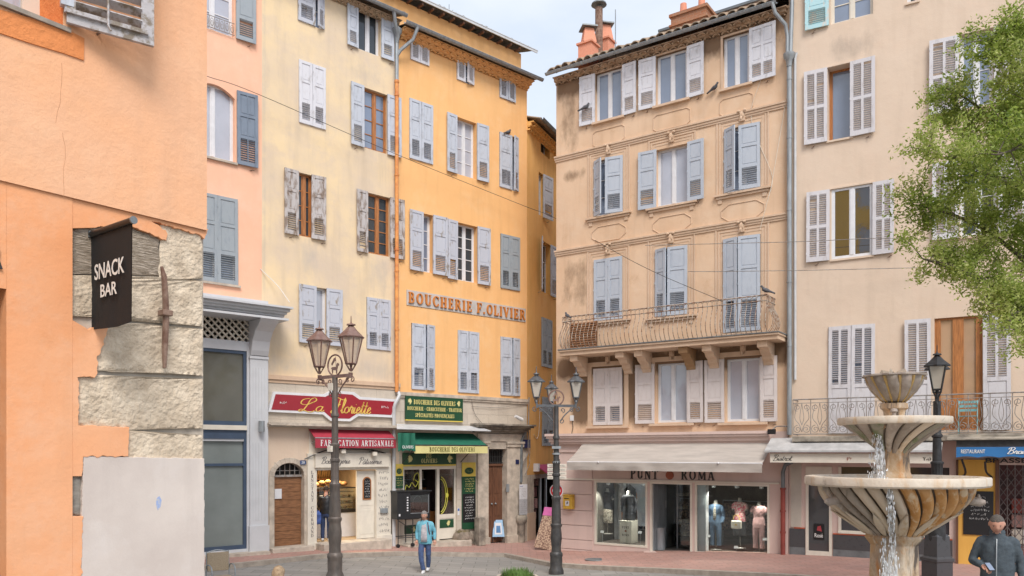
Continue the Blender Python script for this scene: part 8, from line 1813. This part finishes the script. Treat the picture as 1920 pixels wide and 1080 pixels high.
# bakery customer
uP,_ = FP.P(611,1013,-.15); pp = FP.wpt(uP,-.15,zi); J = dict(STAND); J.update(head=(0,-.06,1.58),ell=(-.24,-.06,1.14),wrl=(-.20,-.28,1.08),elr=(.23,-.06,1.13),wrr=(.2,-.24,1.0))
p_,m4,s_ = person('shopper in black jacket and jeans with blue bag at the bakery counter', tuple(pp), FP.th+R(145), 1.62, J, M['black'], pm('dark_jeans', (.03,.05,.12), .9), M['plastic_white'], pm('dark_brown_hair', (.05,.03,.02), .8), pitch=R(12), hair=dict(line=.3,nape=-.35,vol=1.1,rough=.03))
bb = empty('carrier_bag', tuple(pp+Vector((-.22,-.10,.62))), FP.th, 'translucent blue carrier bag held by the bakery shopper', 'bag'); m = MB(); m.add([(-.09,-.05,-.12),(.09,-.05,-.12),(.10,.05,-.12),(-.10,.05,-.12),(-.10,-.06,.16),(.10,-.06,.16),(.10,.06,.16),(-.10,.06,.16),(-.03,0,.30),(.03,0,.30)],[(0,1,5,4),(1,2,6,5),(2,3,7,6),(3,0,4,7),(0,3,2,1),(4,5,9,8),(6,7,8,9)]); m.build('bag', pm('blue_plastic', (.08,.15,.45), .4, var=.3, scale=10), bb, bevel=.02)
# figure whose hair tops the lower edge
PH = at(520,1079,9.0); zh = g(PH.x,PH.y); Hh_ = PH.z+.09-zh
p_,m4,s_ = person('person with curly fair hair, only the crown visible at the bottom edge', (PH.x,PH.y,zh), R(170), Hh_, STAND, pm('sand_coat', (.42,.33,.24), .9), jean, M['black'], pm('fair_curls', (.42,.30,.19), .9, c2=(.26,.18,.11), scale=40, bump=1, bscale=50), hair=dict(line=.2,nape=-.4,vol=1.15,rough=.08))
# ================================================================== pigeons
def pigeon(lab, loc, rz, s_=1.0, fl=0):
    o = empty('pigeon', loc, rz, lab, 'pigeon', 'pigeons on the house fronts'); m = MB(); pg = pm('pigeon_grey', (.05,.05,.058), .7, c2=(.12,.12,.13), scale=30) if 'pg' not in M else M['pg']; M['pg'] = pg
    m.tube([(.15*s_,0,.03*s_),(.08*s_,0,.07*s_),(.0,0,.10*s_),(-.06*s_,0,.13*s_),(-.085*s_,0,.18*s_),(-.10*s_,0,.20*s_)],[.012*s_,.04*s_,.062*s_,.052*s_,.030*s_,.028*s_],10); m.tube([(.10*s_,0,.065*s_),(.24*s_,0,.0)],[.03*s_,.022*s_],6); m.sphere((-.105*s_,0,.205*s_),.032*s_,8,6); m.tube([(-.13*s_,0,.205*s_),(-.16*s_,0,.195*s_)],[.010*s_,.002],5); m.build('body', pg, o, smooth='all')
    m = MB(); 
    for y in (-.02,.02): m.tube([(0,y,.06*s_),(0,y,0)],.005,4)
    m.build('leg', pm('pigeon_leg', (.35,.12,.10), .6) if 'pgl' not in M else M['pgl'], o); return o
for lab,F,px,py,w,rz in (('dark pigeon perched on top left white shutter of tan house',FF,1097,207,.16,R(200)),('dark pigeon on the sill edge of the top right tan house window',FF,1339,171,.10,R(170)),('black pigeon perched on the right end of the tan balcony rail',FF,1436,551,wb,R(20)),('black pigeon perched on the left end of the tan balcony rail',FF,1064,598,wb-.1,R(-30)),('grey pigeon sitting on top of a closed shutter on the amber house',FP,953,253,.05,R(190))):
    p = w3(F,px,py,w); pigeon(lab, tuple(p), F.th+rz, 1.0)
# ================================================================== street things
# direction sign post and no-entry sign
q = at(1047,848,23.6); zq = g(q.x,q.y); sp_ = empty('direction_sign_post', (q.x,q.y,zq), R(-8), 'black post with four cream direction plates beside the alley lamp', 'direction sign')
Hq = CH-zq-.2; m = MB(); m.tube([(0,0,0),(0,0,Hq)],.04,10); m.build('post', M['iron'], sp_, smooth=True)
for k,s_ in enumerate(('Hôtel de Ville','Cathédrale','Médiathèque','rue des Moulins')):
    z_ = CH-(873+7.4*k-848)/63.5-zq; m = MB(); m.box(-.32,.24,-.075,-.045,z_-.05,z_+.05); o = m.build('plate', M['cream_paint'], sp_, bevel=.005); btext(s_, o, -.26,.19,z_-.025,z_+.022,-.076,M['text_grey'],ext=.002)
q2 = at(1041,920,23.9); ns = empty('no_entry_sign', (q2.x+.04,q2.y,q2.z), R(-22), 'round red no entry sign with white bar behind the alley lamp', 'road sign'); m = MB(); m.prism([(.21*math.cos(k*math.pi/14),.21*math.sin(k*math.pi/14)) for k in range(28)],-.01,.0); m.build('rim', M['plastic_white'], ns); m = MB(); m.prism([(.185*math.cos(k*math.pi/14),.185*math.sin(k*math.pi/14)) for k in range(28)],-.013,-.01); m.build('red_disc', pm('sign_red', (.60,.02,.03), .4, var=.02), ns); MB().box(-.13,.13,-.016,-.013,-.035,.035).build('bar', M['plastic_white'], ns); MB().tube([(0,.03,-1.6-.3),(0,.03,.2)],.025,8).build('post', M['iron'], ns)
# A-board
q = on_ground(934,1024); ab = empty('pavement_sign', (q.x,q.y,g(q.x,q.y)+.12), R(8), 'white and blue framed A-board standing on the pavement by the brown door', 'A-board')
m = MB(); m.add([(-.21,-.12,.22),(.21,-.12,.22),(.17,.02,.80),(-.17,.02,.80),(-.21,-.10,.22),(.21,-.10,.22),(.17,.04,.80),(-.17,.04,.80)],[(0,1,2,3),(7,6,5,4),(0,4,5,1),(1,5,6,2),(2,6,7,3),(3,7,4,0)]); m.build('board', pm('light_blue_card', (.30,.48,.68), .5, var=.05), ab)
m = MB(); m.add([(-.13,-.106,.30),(.13,-.106,.30),(.11,-.018,.70),(-.11,-.018,.70)],[(0,1,2,3)]); m.build('sheet', M['paper'], ab); m = MB(); m.add([(-.08,-.098,.36),(.08,-.098,.36),(.07,-.04,.60),(-.07,-.04,.60)],[(0,1,2,3)]); m.build('picture', pm('card_blue', (.08,.22,.45), .6), ab)
m = MB(); 
for a in ((-.20,-.13),(.20,-.13),(-.2,.2),(.2,.2)): m.tube([(a[0],a[1],0),(a[0]*.85,.02,.82)],.012,5)
m.build('leg', M['iron'], ab)
# wooden post stump and planter boulder
u_,_ = FP.P(900,1020,.35); p = FP.wpt(u_,.35,0); zz_ = g(p.x,p.y)+.12; wp = empty('wooden_bollard', (p.x,p.y,zz_), FP.th, 'weathered square wooden post between boulder planter and A-board', 'bollard'); m = MB(); m.box(-.14,.14,-.14,.14,0,.95); m.build('post', M['stone_dark'], wp, bevel=.02)
q = on_ground(866,1030); pl = empty('boulder_planter', (q.x,q.y+.3,g(q.x,q.y)+.12), 0, 'round rough stone planter with dry moss in front of the butcher', 'planter'); m = MB(); n,mm=26,12; vs=[]
for j in range(mm+1):
    p_h = math.pi*j/mm-math.pi/2
    for i in range(n):
        a=2*math.pi*i/n; d=Vector((math.cos(p_h)*math.cos(a),math.cos(p_h)*math.sin(a),math.sin(p_h))); r_=1+.22*noise.noise(d*2.2)+.08*noise.noise(d*6); vs.append((d.x*.36*r_,d.y*.34*r_,max(0,.24+d.z*.27*r_)))
m.add(vs,[(j*n+i,j*n+(i+1)%n,(j+1)*n+(i+1)%n,(j+1)*n+i) for j in range(mm) for i in range(n)]); m.build('stone', pm('boulder', (.30,.24,.19), .95, c2=(.16,.13,.10), scale=7, bump=.8), pl, smooth='all')
def tuft(par, n, r, h, mat, seed=0, w=.012, name='grass_blades'):
    rnd = random.Random(seed); m = MB()
    for k in range(n):
        a=rnd.random()*6.28; q_=r*math.sqrt(rnd.random()); b=Vector((q_*math.cos(a),q_*math.sin(a),0)); d=Vector((rnd.uniform(-.5,.5),rnd.uniform(-.5,.5),1)).normalized()*h*rnd.uniform(.5,1); s_=Vector((math.cos(a+1.5),math.sin(a+1.5),0))*w; m.add([b-s_,b+s_,b+d*.6+s_*.7+Vector((0,0,0)),b+d,b+d*.6-s_*.7],[(0,1,2,3,4)])
    return m.build(name, mat, par)
o = tuft(pl, 260, .26, .12, pm('dry_moss', (.16,.17,.07), .9, c2=(.25,.18,.10), scale=20), 1); o.location=(0,0,.42)
q = at(970,1068,13.0); zg0=g(q.x,q.y); gp = empty('green_plant', (q.x,q.y,zg0), 0, 'bright green grassy plant in a stone tub at the bottom centre', 'plant'); hp_ = q.z-zg0
m = MB(); m.lathe([(.24,0),(.30,hp_-.2),(.34,hp_-.15),(.34,hp_-.10),(.29,hp_-.10),(.28,hp_-.16)],20); m.build('tub', M['stone'], gp, smooth=True); o = tuft(gp, 900, .26, .22, pm('fresh_green', (.13,.24,.05), .7, c2=(.08,.16,.03), scale=20), 2, .008); o.location=(0,0,hp_-.17)
# rotisserie on wheels
u_,_ = FP.P(745,1000,.55); uR,_ = FP.P(800,1000,.55); p = FP.wpt(u_,.55,0); zz_ = g(p.x,p.y)+.12
ro = empty('rotisserie_oven', (p.x,p.y,zz_), FP.th+R(-8), 'black glass fronted rotisserie oven on a wheeled stand outside the butcher', 'oven'); W_o = 1.15; z0_o,z1_o = CH-(968-848)/58.0-zz_, CH-(920-848)/58.5-zz_
m = MB(); m.box(0,.45,0,.6,z0_o,z1_o); m.box(.45,W_o,.05,.6,z0_o,z0_o+.16); m.box(.45,W_o,.05,.6,z1_o-.09,z1_o); m.box(.45,W_o,.5,.6,z0_o+.16,z1_o-.09); m.box(W_o-.04,W_o,.05,.5,z0_o+.16,z1_o-.09); m.box(-.03,W_o+.03,-.03,.62,z1_o,z1_o+.04); m.build('housing', M['black'], ro, bevel=.008)
m = MB(); m.box(.47,W_o-.05,.06,.066,z0_o+.17,z1_o-.10); m.build('glass_door', M['glass_dim'], ro); m = MB(); m.tube([(.75+.16*math.cos(k*math.pi/10),.12,(z0_o+z1_o)/2+.03+.26*math.sin(k*math.pi/10)) for k in range(20)],.01,5,closed=True); m.box(.46,W_o-.04,.055,.07,z0_o+.165,z0_o+.18); m.box(.46,.475,.055,.07,z0_o+.16,z1_o-.09); m.box(W_o-.055,W_o-.04,.055,.07,z0_o+.16,z1_o-.09); m.build('spit_wheel', M['zinc'], ro)
for k in range(6): MB().box(.32,.37,-.008,0,z0_o+.25+k*.08,z0_o+.29+k*.08).build('switch', M['paper'], ro)
MB().box(.05,.10,-.006,0,z0_o+.1,z0_o+.17).build('rating_plate', M['paper'], ro)
m = MB(); 
for x in (.05,W_o*.48,W_o-.05):
    for y in (.05,.55): m.tube([(x,y,.09),(x,y,z0_o)],.018,6)
for y in (.05,.55): m.tube([(.05,y,.30),(W_o-.05,y,.30)],.015,6)
m.tube([(.05,.05,z0_o-.03),(W_o*.48,.05,z0_o-.35)],.012,5); m.build('stand', M['iron'], ro)
for x in (.05,W_o*.48,W_o-.05): MB().tube([(x,.03,.06),(x,.09,.06)],.06,12).build('wheel', M['black'], ro)
# notices by the portal
u_,_ = FP.P(981,935,.25); nb_ = FP.root('notice_board', 'two white printed notice sheets on a grey stand at the alley corner', 'notice board', u=u_, w=.25, z=0); h0,h1,h2 = FP.z(981,965,.25),FP.z(981,936,.25),FP.z(981,908,.25)
MB().box(-.19,.19,-.01,.0,h1+.005,h2).build('sheet', M['paper'], nb_); MB().box(-.19,.19,-.008,.002,h0,h1).build('sheet', pm('grey_sheet', (.50,.50,.52), .8), nb_); scribble(nb_,-.15,.15,h1+.08,h2-.12,-.011,M['text_grey'],6,31,.006); scribble(nb_,-.15,.15,h0+.05,h1-.03,-.009,M['text_grey'],7,32,.006); btext('MAIRIE', nb_, -.16,-.02,h2-.09,h2-.05,-.0105,pm('blue_print', (.05,.08,.3), .6),ext=.001)
m = MB(); m.lathe([(.16,FP.z(981,1025,.25)-.2),(.15,h0-.35),(.22,h0-.25),(.24,h0-.1),(.20,h0-.02)],14,(0,.12,0)); m.build('stand', M['stone_dark'], nb_, smooth=True)
cl_ = FP.root('cctv_camera', 'white tubular street camera above the portal cornice', 'camera', u=FP.P(975,786,.35)[0], w=.35, z=FP.z(975,786,.35)); m = MB(); m.tube([(-.22,0,.10),(.10,.0,-.02)],[.05,.07],10); m.tube([(.0,0,.02),(.32,.25,-.02)],.02,6); m.build('housing', M['plastic_white'], cl_, smooth=True)
q = on_ground(1118,1057); mh = empty('manhole_cover', (q.x,q.y,g(q.x,q.y)+.124), 0, 'dark oval iron cover set in the pink pavement near the alley lamp', 'manhole cover'); m = MB(); m.lathe([(.34,0),(.34,.006),(.30,.008),(.0,.008)],24,caps=False); m.build('lid', M['zinc_dark'], mh)
# café chair and table bottom left
q = at(402,1062,15.0); zc = g(q.x,q.y)
ch = empty('cafe_chair', (q.x+.12,q.y,zc), R(35), 'metal framed café chair with sand seat back at the lower left', 'chair'); m = MB()
m.box(-.21,.21,-.2,.2,.43,.46); m.box(-.2,.2,.18,.21,.55,.90); m.build('seat', pm('sand_weave', (.42,.34,.24), .8, c2=(.32,.25,.17), scale=60), ch, bevel=.01); m = MB()
for a in (-.21,.21): m.tube(bend([(a,.22,0),(a,.20,.45),(a*.95,.22,.92)],4),.012,6); m.tube(bend([(a,-.2,0),(a,-.2,.45),(a,-.15,.66),(a,.1,.68),(a,.2,.60)],4),.012,6)
m.tube(bend([(-.2,.22,.90),(0,.23,.94),(.2,.22,.90)],4),.012,6); m.build('frame', M['zinc'], ch, smooth=True)
ct = empty('cafe_table', (q.x-.75,q.y+.1,zc), 0, 'small round café table beside the chair at the lower left', 'table'); m = MB(); m.lathe([(.34,.72),(.35,.74),(.34,.755),(.0,.755)],24,caps=False); m.build('tabletop', M['cream_paint'], ct); m = MB(); m.tube([(0,0,.02),(0,0,.72)],.03,8); m.lathe([(.22,0),(.20,.03),(.03,.06)],16); m.build('leg', M['iron'], ct)
# ================================================================== tree
random.seed(11); rnd = random.Random(11)
TY = 12.3; base = Vector((10.2, TY+.3, g(10.2,TY)))
tr = empty('plane_tree', tuple(base), 0, 'spring green leafy tree reaching in from the right edge', 'tree')
P3 = lambda px,py,dy=0: at(px,py,TY+dy)-base
wood = pm('bark', (.15,.125,.095), .9, c2=(.08,.065,.05), scale=12, bump=.6)
limbs = MB(); segs = []
def limb(pts, r0, r1, n=5):
    P_ = bend(pts, n); k=len(P_); limbs.tube(P_,[r0+(r1-r0)*i/(k-1) for i in range(k)],7); segs.extend(P_); return P_
fork = P3(2010,560); fork2 = P3(1990,380,.2)
limb([Vector((0,0,-.1)),Vector((.0,0,1.8)),fork], .17,.12); limb([fork,P3(2030,460),fork2], .11,.08)
mains = [
 [fork,P3(1925,568,-.2),P3(1850,528,-.3),P3(1790,505,-.4),P3(1730,485,-.5)],
 [fork,P3(1935,500,.1),P3(1860,440,.2),P3(1780,400,.2),P3(1715,385,.2)],
 [fork2,P3(1930,360,-.3),P3(1860,330,-.5),P3(1800,300,-.6),P3(1740,295,-.7)],
 [fork2,P3(1940,300,.3),P3(1880,240,.4),P3(1820,190,.5),P3(1775,165,.5)],
 [fork2,P3(1975,250,-.1),P3(1930,170,-.2),P3(1890,110,-.2),P3(1855,75,-.2)],
 [fork2,P3(2000,240,.5),P3(1985,130,.6),P3(1950,40,.6)],
 [fork2,P3(2060,260,0),P3(2120,160,0),P3(2150,60,0)],[fork,P3(2080,470,0),P3(2160,400,.2),P3(2220,330,.3)],[fork2,P3(2010,300,1.0),P3(1960,230,1.6),P3(1900,210,1.9)],[fork2,P3(1990,330,-1),P3(1930,280,-1.5),P3(1870,290,-1.8)],
 [fork,P3(1960,590,-.4),P3(1915,585,-.7),P3(1890,590,-.8)]]
tips = []
for mi,mn in enumerate(mains):
    P_ = limb(mn, .050,.010)
    for k in range(4, len(P_)):
        for q in range(2):
            d = Vector((rnd.uniform(-1,1),rnd.uniform(-1,1),rnd.uniform(-.7,1))).normalized()*rnd.uniform(.25,.75); a = P_[k]; b = a+d; 
            limbs.tube([a,a+d*.5+Vector((0,0,.04)),b],[.010,.007,.003],4,caps=False); 
            for t in (.4,.7,1.0): tips.append(a+d*t)
            for _ in range(2):
                d2=Vector((rnd.uniform(-1,1),rnd.uniform(-1,1),rnd.uniform(-.5,1))).normalized()*rnd.uniform(.12,.35); c=a+d*rnd.uniform(.5,1); limbs.tube([c,c+d2],[.004,.002],3,caps=False); tips.append(c+d2); tips.append(c+d2*.5)
limbs.build('trunk', wood, tr, smooth='all')
# outline of the crown as seen here is set by the limbs; leaves hang about the twig tips
lm = bpy.data.materials.new('leaves'); lm.use_nodes = True; tt=lm.node_tree; nn_=tt.nodes; ll=tt.links.new; bs=nn_['Principled BSDF']; bs.inputs['Roughness'].default_value=.55
geo = nn_.new('ShaderNodeObjectInfo'); tcn=nn_.new('ShaderNodeTexCoord'); nz1=nn_.new('ShaderNodeTexNoise'); nz1.inputs['Scale'].default_value=1.3; nz1.inputs['Detail'].default_value=3; ll(tcn.outputs['Object'],nz1.inputs['Vector']); nz2=nn_.new('ShaderNodeTexWhiteNoise'); gi=nn_.new('ShaderNodeNewGeometry'); ll(gi.outputs['Random Per Island'],nz2.inputs['Vector']) if False else None
rmp=nn_.new('ShaderNodeValToRGB'); e=rmp.color_ramp.elements; e[0].position=.0; e[0].color=(.12,.19,.02,1); e[1].position=1; e[1].color=(.60,.62,.24,1); x=e.new(.5); x.color=(.32,.41,.07,1)
ad=nn_.new('ShaderNodeMath'); ad.operation='MULTIPLY_ADD'; ll(gi.outputs['Random Per Island'],ad.inputs[0]); ad.inputs[1].default_value=.65; mr=nn_.new('ShaderNodeMapRange'); mr.inputs['From Min'].default_value=.38; mr.inputs['From Max'].default_value=.62; mr.inputs['To Max'].default_value=.4; ll(nz1.outputs['Fac'],mr.inputs['Value']); ll(mr.outputs[0],ad.inputs[2]); ll(ad.outputs[0],rmp.inputs[0]); ll(rmp.outputs[0],bs.inputs['Base Color'])
trl=nn_.new('ShaderNodeBsdfTranslucent'); ll(rmp.outputs[0],trl.inputs[0]); ms=nn_.new('ShaderNodeMixShader'); ms.inputs[0].default_value=.5; ll(bs.outputs[0],ms.inputs[1]); ll(trl.outputs[0],ms.inputs[2]); ll(ms.outputs[0],nn_['Material Output'].inputs[0])
lv = MB(); V_=lv.v; F__=lv.f; cnt=0
for tp in tips:
    for _ in range(rnd.randint(24,38) if tp.x+base.x < 7.2 else rnd.randint(36,60)):
        c = tp+Vector((rnd.gauss(0,.075),rnd.gauss(0,.075),rnd.gauss(0,.07))); d=Vector((rnd.uniform(-1,1),rnd.uniform(-1,1),rnd.uniform(-1,.6))).normalized(); s_=d.cross(Vector((rnd.uniform(-1,1),rnd.uniform(-1,1),rnd.uniform(-1,1)))).normalized(); L_=rnd.uniform(.020,.040); b=len(V_)
        V_ += [c-d*L_,c+s_*L_*.42,c+d*L_,c-s_*L_*.42]; F__.append([b,b+1,b+2,b+3]); lv.mi.append(0); cnt+=1
lv.build('crown', lm, tr); print('leaves', cnt, 'tips', len(tips))

# ================================================================== house behind the viewer, seen mirrored in the panes
yh = empty('yellow_house', (-5.0,-9.5,0), math.atan2(.639,-.769), 'yellow house opposite, seen only mirrored in the window panes', 'building')
HLs = [(x,x+1.0,z,z+1.7,.2) for x in (1.5,4.5,7.5,10.5,13.0) for z in (5,8.6,12.2,15.6,18.6)]
wall('wall', yh, 0, 16, -1, 21.5, HLs, stucco('yellow_render', (.78,.50,.12), (.74,.46,.12), None), depth=8, revmat=M['void'])
for h in HLs:
    o = MB().box(h[0]-.02,h[1]+.02,.1,.14,h[2]-.02,h[3]+.02).build('window', M['sh_cool'], yh)
tile_roof('roof', yh, -.3, 16.3, 21.5, .5, 6, R(17), M['tile'], 31); tile_roof('porch_roof', yh, -.2, 16.2, 14.6, 1.0, 1.0, R(20), M['tile'], 32)
